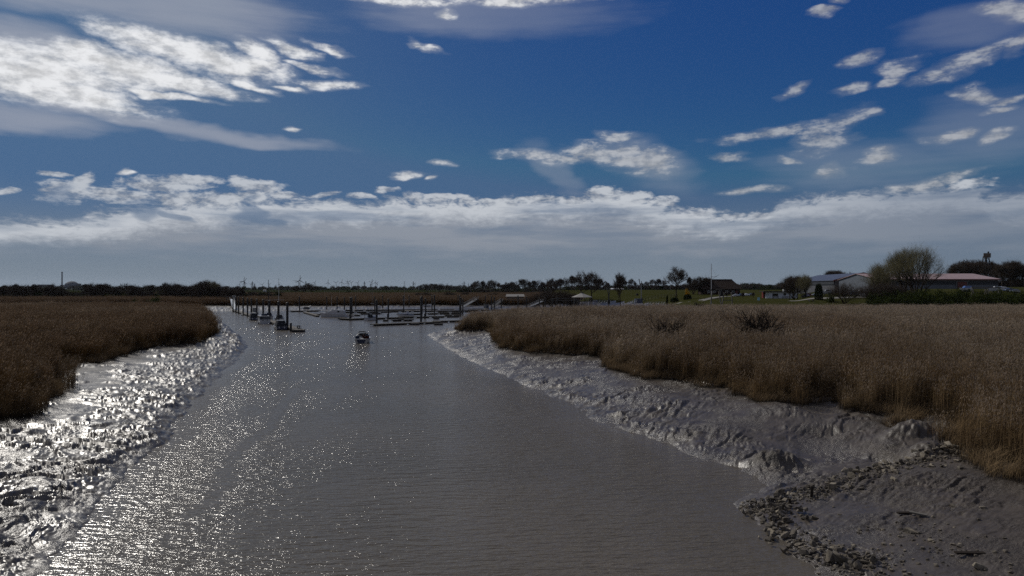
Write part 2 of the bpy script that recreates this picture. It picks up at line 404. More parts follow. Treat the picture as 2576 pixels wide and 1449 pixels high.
def terrain(x, y, fine=True):
    """height of the ground, and the distances to waterline and reed edge"""
    wob = 0.0
    if fine:
        wob = 0.9 * fbm(x / 5.0, y / 5.0, 4, 3) * sstep(15, 60, y) * (1 - sstep(250, 500, y)) + 0.5 * fbm(x / 1.3, y / 1.3, 3, 9) * (1 - sstep(60, 140, y)) + 6 * fbm(x / 60, y / 60, 2, 5) * sstep(280, 350, y) * (1 - sstep(380, 420, y)) * 0.3
    sw = np.maximum(sdist(RIGHT_LAND, x, y), sdist(LEFT_LAND, x, y)) + wob
    sr0 = np.maximum(np.maximum(sdist(RIGHT_REED, x, y), sdist(LEFT_REED, x, y)), sdist(FAR_REED, x, y))
    sr = sr0 + (0.6 * fbm(x / 3.0, y / 3.0, 3, 21) if fine else 0.0)
    left = x < -0.30 * np.minimum(y, 165) - 2
    ze = np.where(left, 1.5, ZE) * np.where(y > 330, 0.9, 1.0)
    w = np.maximum(sw, 0) + np.maximum(-sr, 0)
    t = np.clip(np.maximum(sw, 0) / np.maximum(w, 0.3), 0, 1)
    prof = np.where(left, 0.62, 0.75)
    zm = ze * np.power(np.maximum(t, 1e-6), prof)
    zm = np.where(sr > 0, ze + 0.30 + np.minimum(sr * 0.06, 0.75), zm)
    lz = lawn_z(x, y)
    lawn = (sr < 0) & (y > 240) & (sw > 18)
    blend = sstep(14, 40, sw) * sstep(18, 46, x) * sstep(238, 262, y) * (sr0 < 0) * sstep(0, 16, -sr0 + 4)
    far = sstep(300, 380, y) * (1 - sstep(46, 70, x)) * sstep(-14, 4, sr) * (y < 900)
    zm = zm * (1 - blend) + lz * blend
    zm = np.where((y > 830) & (sr0 < 4), np.maximum(zm, 0) * 0 + 3.0 + 0.6 * sstep(860, 1000, y) + 5.0 * sstep(30, 120, x) * (1 - sstep(1000, 1800, y)), zm)
    mudm = (sr < 0.3) & (sw > -1.5) & (blend < 0.5) & (y < 460)
    if fine:
        am = sstep(-0.4, 1.2, sw) * (1 - sstep(-0.9, 0.4, sr)) * mudm
        k = np.nonzero(am > 0.001)[0]
        if len(k):
            zm[k] += am[k] * mud_relief(x[k], y[k], t[k], left[k])
        k = np.nonzero((sr > 0) & (y < 300))[0]
        zm[k] += 0.12 * fbm(x[k] / 3, y[k] / 3, 2, 95)
    bed = np.maximum(-1.6, sw * 0.22)
    z = np.where(sw > 0, np.maximum(zm, 0.02 * np.minimum(sw, 2)), bed)
    return z, sw, sr, blend


def ground_z(x, y):
    z, _, _, _ = terrain(np.array([float(x)]), np.array([float(y)]), False)
    return float(z[0])


def at(px, py, lo=150.0, hi=1500.0):
    """where the ray through photo pixel (px, py) meets the ground -> (x, y, z)"""
    d = np.geomspace(lo, hi, 1500)
    z, _, _, _ = terrain((px - CX) / F * d, d, False)
    ray = H - (py - HY) / F * d
    hit = np.nonzero(z >= ray)[0]
    i = hit[0] if len(hit) else len(d) - 1
    return ((px - CX) / F * d[i], float(d[i]), float(z[i]))


# ------------------------------------------------------------------ materials
def mat(name):
    m = bpy.data.materials.new(name)
    m.use_nodes = True
    m.node_tree.nodes.clear()
    b = NB(m.node_tree)
    out = b.n('ShaderNodeOutputMaterial')
    return m, b, out


def simple(name, col, rough=0.6, spec=0.5, var=0.15, scale=3.0, metal=0.0, bump=0.0, bscale=30.0):
    """plain procedural material: base colour broken up by noise in object space"""
    m, b, out = mat(name)
    pr = b.n('ShaderNodeBsdfPrincipled')
    tc = b.n('ShaderNodeTexCoord').outputs['Object']
    nz = b.noise(tc, scale, 4, 0.6).outputs[0]
    k = b.lin(nz, 0.25, 0.75, 1 - var, 1 + var)
    b.l(b.mix(1.0, (*col, 1), k, 'MULTIPLY'), pr.inputs['Base Color'])
    pr.inputs['Roughness'].default_value = rough
    pr.inputs['Metallic'].default_value = metal
    pr.inputs['Specular IOR Level'].default_value = spec
    if bump:
        bp = b.n('ShaderNodeBump'); bp.inputs['Strength'].default_value = bump; bp.inputs['Distance'].default_value = 0.02
        b.l(b.noise(tc, bscale, 3).outputs[0], bp.inputs['Height']); b.l(bp.outputs[0], pr.inputs['Normal'])
    b.l(pr.outputs[0], out.inputs[0])
    return m


def mud_material():
    m, b, out = mat("wet mud")
    pr = b.n('ShaderNodeBsdfPrincipled')
    pos = b.n('ShaderNodeNewGeometry').outputs['Position']
    n = b.noise(pos, 0.9, 5, 0.6).outputs[0]
    n2 = b.noise(pos, 5.0, 4, 0.6).outputs[0]
    c = b.mix(b.sm(n, 0.35, 0.65), (0.052, 0.042, 0.033, 1), (0.080, 0.065, 0.051, 1))
    c = b.mix(b.m('MULTIPLY', b.sm(n2, 0.45, 0.7), 0.5), c, (0.068, 0.054, 0.042, 1))
    b.l(c, pr.inputs['Base Color'])
    xs = b.n('ShaderNodeSeparateXYZ'); b.l(pos, xs.inputs[0])
    dry = b.m('MULTIPLY', b.m('MULTIPLY', b.sm(xs.outputs[0], -12.0, 12.0), b.sm(xs.outputs[2], 0.1, 0.9)), b.sm(xs.outputs[1], 70.0, 38.0))     # the right bank has drained, the left one still glistens
    b.l(b.m('ADD', b.lin(b.noise(pos, 0.5, 4).outputs[0], 0.3, 0.7, 0.30, 0.44), b.m('MULTIPLY', dry, 0.12)), pr.inputs['Roughness'])
    b.l(b.lin(dry, 0, 1, 1.0, 0.4), pr.inputs['Specular IOR Level'])
    bp = b.n('ShaderNodeBump'); bp.inputs['Distance'].default_value = 0.24
    b.l(b.sm(xs.outputs[0], -30.0, -6.0, 0.42, 0.95), bp.inputs['Strength'])
    def crease(scale, rot, sc, det):
        n_ = b.noise(b.mapping(pos, rot=(0, 0, R(rot)), scale=sc), scale, det, 0.6, 0.6).outputs[0]
        return b.m('ABSOLUTE', b.m('SUBTRACT', n_, 0.5))
    h = b.m('MULTIPLY_ADD', crease(7.5, -40, (0.8, 1.5, 1), 3), 0.42, crease(2.6, -50, (0.65, 1.5, 1), 4))
    smth = b.sm(b.noise(pos, 0.35, 3).outputs[0], 0.42, 0.58, 0.18, 1.0)           # slick patches between the broken ones
    h = b.m('MULTIPLY', h, smth)
    b.l(h, bp.inputs['Height']); b.l(bp.outputs[0], pr.inputs['Normal'])
    b.l(pr.outputs[0], out.inputs[0])
    return m


def water_material():
    m, b, out = mat("muddy river water")
    pr = b.n('ShaderNodeBsdfPrincipled')
    pos = b.n('ShaderNodeNewGeometry').outputs['Position']
    big = b.noise(pos, 0.05, 3).outputs[0]
    b.l(b.mix(b.sm(big, 0.35, 0.65), (0.098, 0.085, 0.068, 1), (0.116, 0.099, 0.078, 1)), pr.inputs['Base Color'])
    pr.inputs['Roughness'].default_value = 0.175
    pr.inputs['IOR'].default_value = 1.33
    at_ = b.n('ShaderNodeAttribute', attribute_name='calm').outputs['Fac']
    # wind ripples a few decimetres long, crests across the wind, in gusty patches
    w1 = b.noise(b.mapping(pos, rot=(0, 0, R(-30)), scale=(0.36, 1.5, 1)), 1.7, 3, 0.5).outputs[0]
    w2 = b.noise(b.mapping(pos, rot=(0, 0, R(-16)), scale=(0.5, 1.5, 1)), 4.2, 2, 0.5).outputs[0]
    w3 = b.noise(b.mapping(pos, rot=(0, 0, R(14)), scale=(0.8, 1.2, 1)), 11.0, 2, 0.5).outputs[0]
    hgt = b.m('MULTIPLY_ADD', w2, 0.40, b.m('MULTIPLY_ADD', w3, 0.09, w1))
    gust = b.noise(b.mapping(pos, rot=(0, 0, R(25)), scale=(1.6, 0.45, 1)), 0.12, 3, 0.6).outputs[0]
    amp = b.m('MULTIPLY', b.sm(gust, 0.30, 0.62, 0.55, 1.0), b.m('SUBTRACT', 1.0, at_))
    bp = b.n('ShaderNodeBump'); bp.inputs['Distance'].default_value = WAVE
    b.l(amp, bp.inputs['Strength'])
    b.l(hgt, bp.inputs['Height']); b.l(bp.outputs[0], pr.inputs['Normal'])
    b.l(pr.outputs[0], out.inputs[0])
    return m


def grass_material(name, c1, c2, scale=0.15):
    m, b, out = mat(name)
    pr = b.n('ShaderNodeBsdfDiffuse')
    pos = b.n('ShaderNodeNewGeometry').outputs['Position']
    n = b.noise(b.mapping(pos, scale=(1, 0.35, 1)), scale, 6, 0.65).outputs[0]
    c = b.mix(b.sm(n, 0.3, 0.7), (*c1, 1), (*c2, 1))
    b.l(c, pr.inputs['Color'])
    bp = b.n('ShaderNodeBump'); bp.inputs['Strength'].default_value = 0.8; bp.inputs['Distance'].default_value = 0.1
    b.l(b.noise(pos, 6.0, 4).outputs[0], bp.inputs['Height']); b.l(bp.outputs[0], pr.inputs['Normal'])
    b.l(pr.outputs[0], out.inputs[0])
    return m


WAVE = 0.29
M = {}
M['mud'] = mud_material()
M['water'] = water_material()
M['soil'] = simple("dark marsh soil", (0.055, 0.043, 0.033), 0.95, 0.1, 0.3, 0.4)
M['lawn'] = grass_material("mown grass", (0.030, 0.032, 0.011), (0.044, 0.045, 0.016), 0.25)
M['meadow'] = grass_material("meadow", (0.014, 0.018, 0.007), (0.020, 0.024, 0.009), 0.02)
M['path'] = simple("grey path", (0.20, 0.19, 0.175), 0.9, 0.2, 0.2, 0.8)


# ------------------------------------------------------------------ mesh helpers
def tag(o, label=None, cat=None, group=None, kind=None):
    for k, v in (('label', label), ('category', cat), ('group', group), ('kind', kind)):
        if v is not None:
            o[k] = v
    return o


def mesh_np(name, verts, faces, m=None, smooth=False):
    """verts (N,3) and faces (M,3|4) arrays -> linked object"""
    me = bpy.data.meshes.new(name)
    verts = np.asarray(verts, np.float32); faces = np.asarray(faces, np.int32)
    k = faces.shape[1]
    me.vertices.add(len(verts)); me.vertices.foreach_set('co', verts.ravel())
    me.loops.add(faces.size); me.loops.foreach_set('vertex_index', faces.ravel())
    me.polygons.add(len(faces))
    me.polygons.foreach_set('loop_start', np.arange(0, faces.size, k, dtype=np.int32))
    me.polygons.foreach_set('loop_total', np.full(len(faces), k, np.int32))
    if smooth:
        me.polygons.foreach_set('use_smooth', np.ones(len(faces), bool))
    me.update(calc_edges=True)
    if m:
        me.materials.append(m)
    o = bpy.data.objects.new(name, me)
    COL.objects.link(o)
    return o


# ------------------------------------------------------------------ ground
def build_ground():
    rows = []
    p = 711.0 * H / 15.0
    y = 15.0
    while y < 130: rows.append(y); p -= 0.46; y = 711.0 * H / p
    while y < 460: rows.append(y); y += max(0.55, y * y / (711.0 * H) * 0.3)
    while y < 1100: rows.append(y); y *= 1.015
    while y < 15500: rows.append(y); y *= 1.12
    rows = np.array([9.0, 12.0] + rows + [15500.0])
    u = np.concatenate([np.linspace(-1.6, -0.78, 30)[:-1], np.linspace(-0.78, 0.78, 1150), np.linspace(0.78, 1.6, 30)[1:]])
    Y, U = np.meshgrid(rows, u, indexing='ij')
    X = U * Y
    Z, SW, SR, BL = terrain(X.ravel(), Y.ravel(), True)
    V = np.stack([X.ravel(), Y.ravel(), Z], 1)
    nr, nu = Y.shape
    idx = np.arange(nr * nu).reshape(nr, nu)
    Fq = np.stack([idx[:-1, :-1], idx[:-1, 1:], idx[1:, 1:], idx[1:, :-1]], -1).reshape(-1, 4)
    sw, sr, bl = SW[Fq].mean(1), SR[Fq].mean(1), BL[Fq].mean(1)
    fx, fy = V[Fq, 0].mean(1), V[Fq, 1].mean(1)
    wet = SW[Fq].max(1) < -2.5
    reed = sr > 0
    mead = (fy > 835) & ~reed & ~wet
    lawn = (bl > 0.5) & ~reed & ~mead & ~wet
    mud = ~wet & ~reed & ~mead & ~lawn
    mudl = mud & (fx < -0.30 * np.minimum(fy, 165) - 2) & (fy < 326)
    mudr = mud & ~mudl & (fy < 300)
    mudf = mud & ~mudl & ~mudr
    for nm, sel, m_, sm_ in (('mud_bank', mudl, 'mud', True), ('mud_bank', mudr, 'mud', True), ('mud_bank', mudf, 'mud', True), ('marsh_ground', reed & ~wet, 'soil', True), ('lawn', lawn, 'lawn', True), ('ground', mead, 'meadow', True)):
        f = Fq[sel]
        us, inv = np.unique(f.ravel(), return_inverse=True)
        o = mesh_np(nm, V[us], inv.reshape(-1, 4), M[m_], sm_)
        tag(o, kind='structure')
    return V


build_ground()


def build_water():
    rows = np.concatenate([np.linspace(2, 20, 6), 711 * H / np.arange(711 * H / 20.5, 711 * H / 480, -2.2), [480.0]])
    u = np.concatenate([np.linspace(-3.0, -0.75, 8)[:-1], np.linspace(-0.75, 0.75, 360), np.linspace(0.75, 3.0, 8)[1:]])
    Y, U = np.meshgrid(rows, u, indexing='ij')
    X = U * np.maximum(Y, 8)
    nr, nu = Y.shape
    idx = np.arange(nr * nu).reshape(nr, nu)
    Fq = np.stack([idx[:-1, :-1], idx[:-1, 1:], idx[1:, 1:], idx[1:, :-1]], -1).reshape(-1, 4)
    o = mesh_np('river_water', np.stack([X.ravel(), Y.ravel(), np.zeros(X.size)], 1), Fq, M['water'], True)
    # smooth slick left behind the boat, and the lee close under the mud banks
    x, y = X.ravel(), Y.ravel()
    line = [P(480, 1295), P(545, 1255), P(575, 1200), P(560, 1190), P(605, 1130), P(680, 1075), P(705, 1030), P(745, 980)]
    d = np.full(x.shape, 1e9)
    for (ax, ay), (bx, by) in zip(line[:-1], line[1:]):
        ex, ey = bx - ax, by - ay
        t = np.clip(((x - ax) * ex + (y - ay) * ey) / (ex * ex + ey * ey), 0, 1)
        d = np.minimum(d, np.hypot(x - ax - t * ex, y - ay - t * ey))
    calm = 0.5 * (1 - sstep(0.0, 0.9, d + 0.5 * fbm(x / 1.2, y / 1.2, 3, 7)))
    sw = -np.maximum(sdist(RIGHT_LAND, x, y), sdist(LEFT_LAND, x, y))
    calm = np.maximum(calm, 0.45 * (1 - sstep(0.5, 3.0, sw)))
    calm = np.maximum(calm, 0.35 * sstep(150, 260, y))
    # churned water astern of the boat under way
    (ax, ay), (bx, by) = P(905, 866), P(893, 960)
    tt = ((x - ax) * (bx - ax) + (y - ay) * (by - ay)) / ((bx - ax) ** 2 + (by - ay) ** 2)
    off = np.abs((x - ax) * (by - ay) - (y - ay) * (bx - ax)) / math.hypot(bx - ax, by - ay)
    calm = calm - 1.6 * (1 - sstep(0.6, 1.6 + 1.0 * np.clip(tt, 0, 1), off)) * sstep(-0.08, 0.0, tt) * (1 - sstep(0.35, 1.0, tt))
    at_ = o.data.attributes.new('calm', 'FLOAT', 'POINT')
    at_.data.foreach_set('value', calm.astype(np.float32))
    tag(o, kind='structure')


build_water()

# ------------------------------------------------------------------ reed beds
def reed_material():
    m, b, out = mat("dry reed")
    at_ = b.n('ShaderNodeAttribute', attribute_name='tone')           # 0 stem foot, 1 stem top, 2 plume
    inst = b.n('ShaderNodeAttribute', attribute_name='patch', attribute_type='INSTANCER').outputs['Fac']
    t = at_.outputs['Fac']
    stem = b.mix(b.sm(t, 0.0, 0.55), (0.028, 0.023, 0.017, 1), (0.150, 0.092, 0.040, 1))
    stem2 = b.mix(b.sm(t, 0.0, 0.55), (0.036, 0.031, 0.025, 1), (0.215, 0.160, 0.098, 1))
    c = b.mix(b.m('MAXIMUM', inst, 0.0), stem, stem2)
    c = b.mix(b.m('MAXIMUM', b.m('MULTIPLY', inst, -1.0), 0.0), c, b.mix(b.sm(t, 0.0, 0.55), (0.018, 0.014, 0.010, 1), (0.072, 0.040, 0.020, 1)))       # darker, redder stems: the left bed's shade put into the colour
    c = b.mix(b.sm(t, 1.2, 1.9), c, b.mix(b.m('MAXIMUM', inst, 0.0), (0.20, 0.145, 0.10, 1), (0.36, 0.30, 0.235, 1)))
    rnd = b.n('ShaderNodeObjectInfo').outputs['Random']
    sh = b.n('ShaderNodeAttribute', attribute_name='shade').outputs['Fac']
    c = b.mix(1.0, c, b.m('MULTIPLY', b.lin(rnd, 0, 1, 0.84, 1.14), sh), 'MULTIPLY')
    df = b.n('ShaderNodeBsdfDiffuse'); b.l(c, df.inputs[0])
    tr = b.n('ShaderNodeBsdfTranslucent'); b.l(c, tr.inputs[0])
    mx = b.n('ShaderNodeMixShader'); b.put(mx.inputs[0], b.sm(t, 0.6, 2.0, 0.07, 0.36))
    b.l(df.outputs[0], mx.inputs[1]); b.l(tr.outputs[0], mx.inputs[2])
    b.l(mx.outputs[0], out.inputs[0])
    return m


M['reed'] = reed_material()
PROTO = bpy.data.collections.new("clump_shapes")      # kept out of the scene: only its copies show


def make_clump(name, size, n, h, wid, plume, seed, coll, lean=0.25, leaves=2, spread_h=0.25):
    rng = np.random.default_rng(seed)
    V, Fc, T, SH = [], [], [], []
    tus = rng.uniform(-size / 2, size / 2, (max(6, n // 9), 2)); th = rng.uniform(0.72, 1.12, len(tus)); tsh = rng.uniform(0.72, 1.28, len(tus))
    def quad(a, b_, c, d, ta, tb):
        i = len(V)
        V.extend((a, b_, c, d)); Fc.append((i, i + 1, i + 2, i + 3)); T.extend((ta, ta, tb, tb)); SH.extend((shade,) * 4)
    for k in range(n):
        q_ = rng.integers(0, len(tus))
        x, y = tus[q_] + rng.normal(0, 0.13 if size < 4 else 0.4, 2)
        shade = tsh[q_] * rng.uniform(0.75, 1.25)
        hh = h * th[q_] * rng.uniform(1 - spread_h, 1 + spread_h * 0.5)
        az = rng.uniform(0, 2 * np.pi)
        la = rng.normal(0.6, 0.7)                                     # most lean a little the same way (wind)
        ln = hh * lean * abs(rng.normal(0.6, 0.5))
        dx, dy = np.cos(la) * ln, np.sin(la) * ln
        sx, sy = np.cos(az), np.sin(az)
        prev = None
        for i in range(4):
            s = i / 3
            cx_, cy_, cz = x + dx * s * s, y + dy * s * s, hh * s * (1 - 0.05 * s)
            w = wid * (1 - 0.6 * s) / 2
            cur = (np.array((cx_ - sx * w, cy_ - sy * w, cz)), np.array((cx_ + sx * w, cy_ + sy * w, cz)))
            if prev is not None:
                quad(prev[0], prev[1], cur[1], cur[0], (i - 1) / 3, s)
            prev = cur
        top = np.array((x + dx, y + dy, hh * 0.95))
        for q in range(leaves):
            s = rng.uniform(0.25, 0.9)
            a2 = rng.uniform(0, 2 * np.pi)
            L = rng.uniform(0.25, 0.5) * min(1, h / 2)
            base = np.array((x + dx * s * s, y + dy * s * s, hh * s))
            d_ = np.array((np.cos(a2), np.sin(a2), rng.uniform(-0.2, 0.9)))
            sd = np.array((-np.sin(a2), np.cos(a2), 0)) * wid * 0.9
            tip = base + d_ * L
            quad(base - sd * .5, base + sd * .5, tip + sd * .1, tip - sd * .1, s, s)
        if plume and rng.uniform() < 0.5:
            L, W = plume * rng.uniform(0.6, 1.1), plume * 0.22
            dr = np.array((np.cos(la) * 0.5, np.sin(la) * 0.5, 0.75))
            for a2 in (az, az + 1.57):
                sd = np.array((np.cos(a2), np.sin(a2), 0)) * W / 2
                quad(top - sd * .4, top + sd * .4, top + dr * L * .5 + sd, top + dr * L * .5 - sd, 2, 2)
                quad(top + dr * L * .5 - sd, top + dr * L * .5 + sd, top + dr * L + sd * .2 + np.array((0, 0, -.1 * L)), top + dr * L - sd * .2 + np.array((0, 0, -.1 * L)), 2, 2)
    o = mesh_np(name, np.array(V), np.array(Fc), M['reed'])
    COL.objects.unlink(o)
    coll.objects.link(o)
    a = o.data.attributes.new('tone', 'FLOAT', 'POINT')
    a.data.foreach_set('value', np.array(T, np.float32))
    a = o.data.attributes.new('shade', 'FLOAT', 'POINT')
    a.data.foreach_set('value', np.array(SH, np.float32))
    return o


def sub_coll(name):
    c = bpy.data.collections.new(name)
    PROTO.children.link(c)
    return c


C_NEAR, C_MID, C_FAR, C_LOW = sub_coll("near"), sub_coll("mid"), sub_coll("far"), sub_coll("low")
for i in range(6):
    make_clump('reed_clump', 1.15, 84, 2.95, 0.017, 0.24, 100 + i, C_NEAR, lean=0.16)
for i in range(5):
    make_clump('reed_clump', 3.0, 210, 2.85, 0.028, 0.32, 200 + i, C_MID, lean=0.16)
for i in range(4):
    make_clump('reed_clump', 9.0, 620, 2.8, 0.042, 0.4, 300 + i, C_FAR, leaves=1)
for i in range(3):
    make_clump('grass_clump', 1.0, 130, 0.75, 0.016, 0.0, 400 + i, C_LOW, lean=1.1, leaves=0, spread_h=0.5)


def scatter(name, pts, coll, rng, smin, smax, patch, m, zs=None):
    """copies of the clumps of one collection on the given points (geometry nodes)"""
    n = len(pts)
    me = bpy.data.meshes.new(name)
    me.vertices.add(n); me.vertices.foreach_set('co', np.asarray(pts, np.float32).ravel())
    def attr(nm, typ, v):
        a = me.attributes.new(nm, typ, 'POINT'); a.data.foreach_set('value', v)
    attr('turn', 'FLOAT', rng.uniform(-0.7, 0.7, n).astype(np.float32))
    attr('size', 'FLOAT', rng.uniform(smin, smax, n).astype(np.float32))
    attr('tall', 'FLOAT', (np.ones(n) if zs is None else zs).astype(np.float32))
    attr('pick', 'INT', rng.integers(0, len(coll.objects), n).astype(np.int32))
    attr('patch', 'FLOAT', np.asarray(patch, np.float32))
    o = bpy.data.objects.new(name, me)
    COL.objects.link(o)
    g = bpy.data.node_groups.new(name + "_spread", 'GeometryNodeTree')
    g.interface.new_socket('Geometry', in_out='INPUT', socket_type='NodeSocketGeometry')
    g.interface.new_socket('Geometry', in_out='OUTPUT', socket_type='NodeSocketGeometry')
    b = NB(g)
    gi, go = b.n('NodeGroupInput'), b.n('NodeGroupOutput')
    ci = b.n('GeometryNodeCollectionInfo')
    ci.inputs['Collection'].default_value = coll
    ci.inputs['Separate Children'].default_value = True
    ci.inputs['Reset Children'].default_value = True
    def named(nm, typ='FLOAT'):
        nd = b.n('GeometryNodeInputNamedAttribute', data_type=typ); nd.inputs['Name'].default_value = nm
        return nd.outputs['Attribute']
    ip = b.n('GeometryNodeInstanceOnPoints')
    ip.inputs['Pick Instance'].default_value = True
    b.l(gi.outputs[0], ip.inputs['Points'])
    b.l(ci.outputs[0], ip.inputs['Instance'])
    b.l(named('pick', 'INT'), ip.inputs['Instance Index'])
    rot = b.n('ShaderNodeCombineXYZ'); b.l(named('turn'), rot.inputs[2])
    b.l(rot.outputs[0], ip.inputs['Rotation'])
    sc = b.n('ShaderNodeCombineXYZ'); sz = named('size')
    b.l(sz, sc.inputs[0]); b.l(sz, sc.inputs[1]); b.l(b.m('MULTIPLY', sz, named('tall')), sc.inputs[2])
    b.l(sc.outputs[0], ip.inputs['Scale'])
    b.l(ip.outputs[0], go.inputs[0])
    md = o.modifiers.new('spread', 'NODES'); md.node_group = g
    return o


def jitter_grid(x0, x1, y0, y1, step, rng):
    X, Y = np.meshgrid(np.arange(x0, x1, step), np.arange(y0, y1, step))
    X = X.ravel() + rng.uniform(-.5, .5, X.size) * step
    Y = Y.ravel() + rng.uniform(-.5, .5, Y.size) * step
    k = np.abs(X) < Y * 0.80 + 10
    return X[k], Y[k]


def patchy(x, y):
    """pale worn patches against fox-red ones"""
    return np.clip(0.5 + 0.9 * fbm(x / 28, y / 55, 3, 141) + 0.35 * fbm(x / 6, y / 9, 2, 143), 0, 1)


def build_reeds():
    rng = np.random.default_rng(5)
    parts = {}
    def add(key, coll, x, y, keep, smin, smax, red=0.0, hvar=0.25, htop=1.0):
        x, y = x[keep], y[keep]
        z, sw, sr, bl = terrain(x, y, True)
        k2 = sr > 0.05
        x, y, z, sr = x[k2], y[k2], z[k2], sr[k2]
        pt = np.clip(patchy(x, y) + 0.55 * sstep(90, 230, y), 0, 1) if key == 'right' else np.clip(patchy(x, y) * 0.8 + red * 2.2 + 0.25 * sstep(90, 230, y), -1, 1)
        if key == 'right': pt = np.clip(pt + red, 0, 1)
        hs = htop * (1 + hvar * fbm(x / 9, y / 9, 3, 151)) * (0.80 + 0.20 * sstep(-0.5, 1.5, sr)) * np.where(sr < 2.5, rng.uniform(0.72, 1.10, len(sr)), 1.0) * (1 - 0.16 * sstep(150, 235, y) * (y < 330))
        parts.setdefault(key, []).append((np.stack([x, y, z - 0.05], 1), coll, smin, smax, pt, hs))
    # right bed
    x, y = jitter_grid(0, 75, 24, 78, 0.82, rng); s = sdist(RIGHT_REED, x, y)
    add('right', C_NEAR, x, y, s > -0.5, 0.85, 1.2)
    x, y = jitter_grid(-20, 210, 78, 256, 2.1, rng); s = sdist(RIGHT_REED, x, y)
    add('right', C_MID, x, y, s > -0.4, 0.85, 1.2, 0.12)
    x, y = jitter_grid(-14, 40, 70, 175, 0.95, rng); s = sdist(RIGHT_REED, x, y)
    add('right', C_NEAR, x, y, (s > -0.6) & (s < 3.5), 0.8, 1.15, -0.15)
    # left bed
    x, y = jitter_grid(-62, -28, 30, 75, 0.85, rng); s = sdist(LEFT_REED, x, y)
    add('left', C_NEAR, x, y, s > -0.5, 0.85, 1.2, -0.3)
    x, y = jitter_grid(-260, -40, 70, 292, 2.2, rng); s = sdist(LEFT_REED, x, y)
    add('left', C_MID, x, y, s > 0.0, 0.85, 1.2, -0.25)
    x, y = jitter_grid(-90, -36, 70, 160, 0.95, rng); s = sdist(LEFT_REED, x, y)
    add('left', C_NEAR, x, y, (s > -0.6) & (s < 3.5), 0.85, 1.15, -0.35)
    # far bank
    x, y = jitter_grid(-760, 60, 376, 860, 6.8, rng); s = sdist(FAR_REED, x, y)
    add('far', C_FAR, x, y, s > 1.0, 0.9, 1.2, -0.55)
    x, y = jitter_grid(-330, 40, 376, 400, 2.4, rng); s = sdist(FAR_REED, x, y)
    add('far', C_MID, x, y, (s > 0) & (s < 9), 0.85, 1.15, -0.65)
    # stray tufts that stand free of the edge
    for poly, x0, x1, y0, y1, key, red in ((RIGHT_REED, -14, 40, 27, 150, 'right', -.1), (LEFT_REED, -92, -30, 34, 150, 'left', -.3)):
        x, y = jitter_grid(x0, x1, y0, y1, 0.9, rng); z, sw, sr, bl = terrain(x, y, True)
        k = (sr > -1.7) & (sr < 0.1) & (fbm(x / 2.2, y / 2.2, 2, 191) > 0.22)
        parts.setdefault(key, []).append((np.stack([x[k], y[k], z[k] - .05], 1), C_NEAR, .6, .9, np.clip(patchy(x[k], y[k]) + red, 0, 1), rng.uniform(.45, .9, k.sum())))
    tx = np.array([P(1955, 1008, 1.4), P(1965, 1004, 1.4), P(2005, 1014, 1.4), P(2012, 1010, 1.4), P(1948, 1002, 1.4), P(90, 998, 1.4), P(105, 992, 1.4), P(75, 996, 1.4)])
    tz = terrain(tx[:, 0], tx[:, 1], True)[0]
    parts['right'].append((np.column_stack([tx, tz - .05]), C_NEAR, .8, 1, np.full(len(tx), .5), np.full(len(tx), .85)))
    for key, lst in parts.items():
        for i, coll in enumerate((C_NEAR, C_MID, C_FAR)):
            sel = [q for q in lst if q[1] is coll]
            if not sel:
                continue
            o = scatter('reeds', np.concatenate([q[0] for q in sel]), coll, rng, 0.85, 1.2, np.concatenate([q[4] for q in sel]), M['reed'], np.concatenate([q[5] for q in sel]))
            tag(o, kind='stuff')
    # flattened dead grass and tufts at the foot of the beds
    pts, pt = [], []
    for poly, x0, x1, y0, y1 in ((RIGHT_REED, -14, 40, 27, 170), (LEFT_REED, -92, -30, 30, 165)):
        x, y = jitter_grid(x0, x1, y0, y1, 0.62, rng)
        s = sdist(poly, x, y)
        z, sw, sr, bl = terrain(x, y, True)
        k = (sr > -0.75 + 0.8 * fbm(x / 2.5, y / 2.5, 2, 171)) & (sr < 0.9)
        pts.append(np.stack([x[k], y[k], z[k] - 0.03], 1)); pt.append(np.full(k.sum(), 0.6))
    o = scatter('flattened_grass', np.concatenate(pts), C_LOW, rng, 0.7, 1.3, np.concatenate(pt), M['reed'])
    tag(o, kind='stuff')


build_reeds()

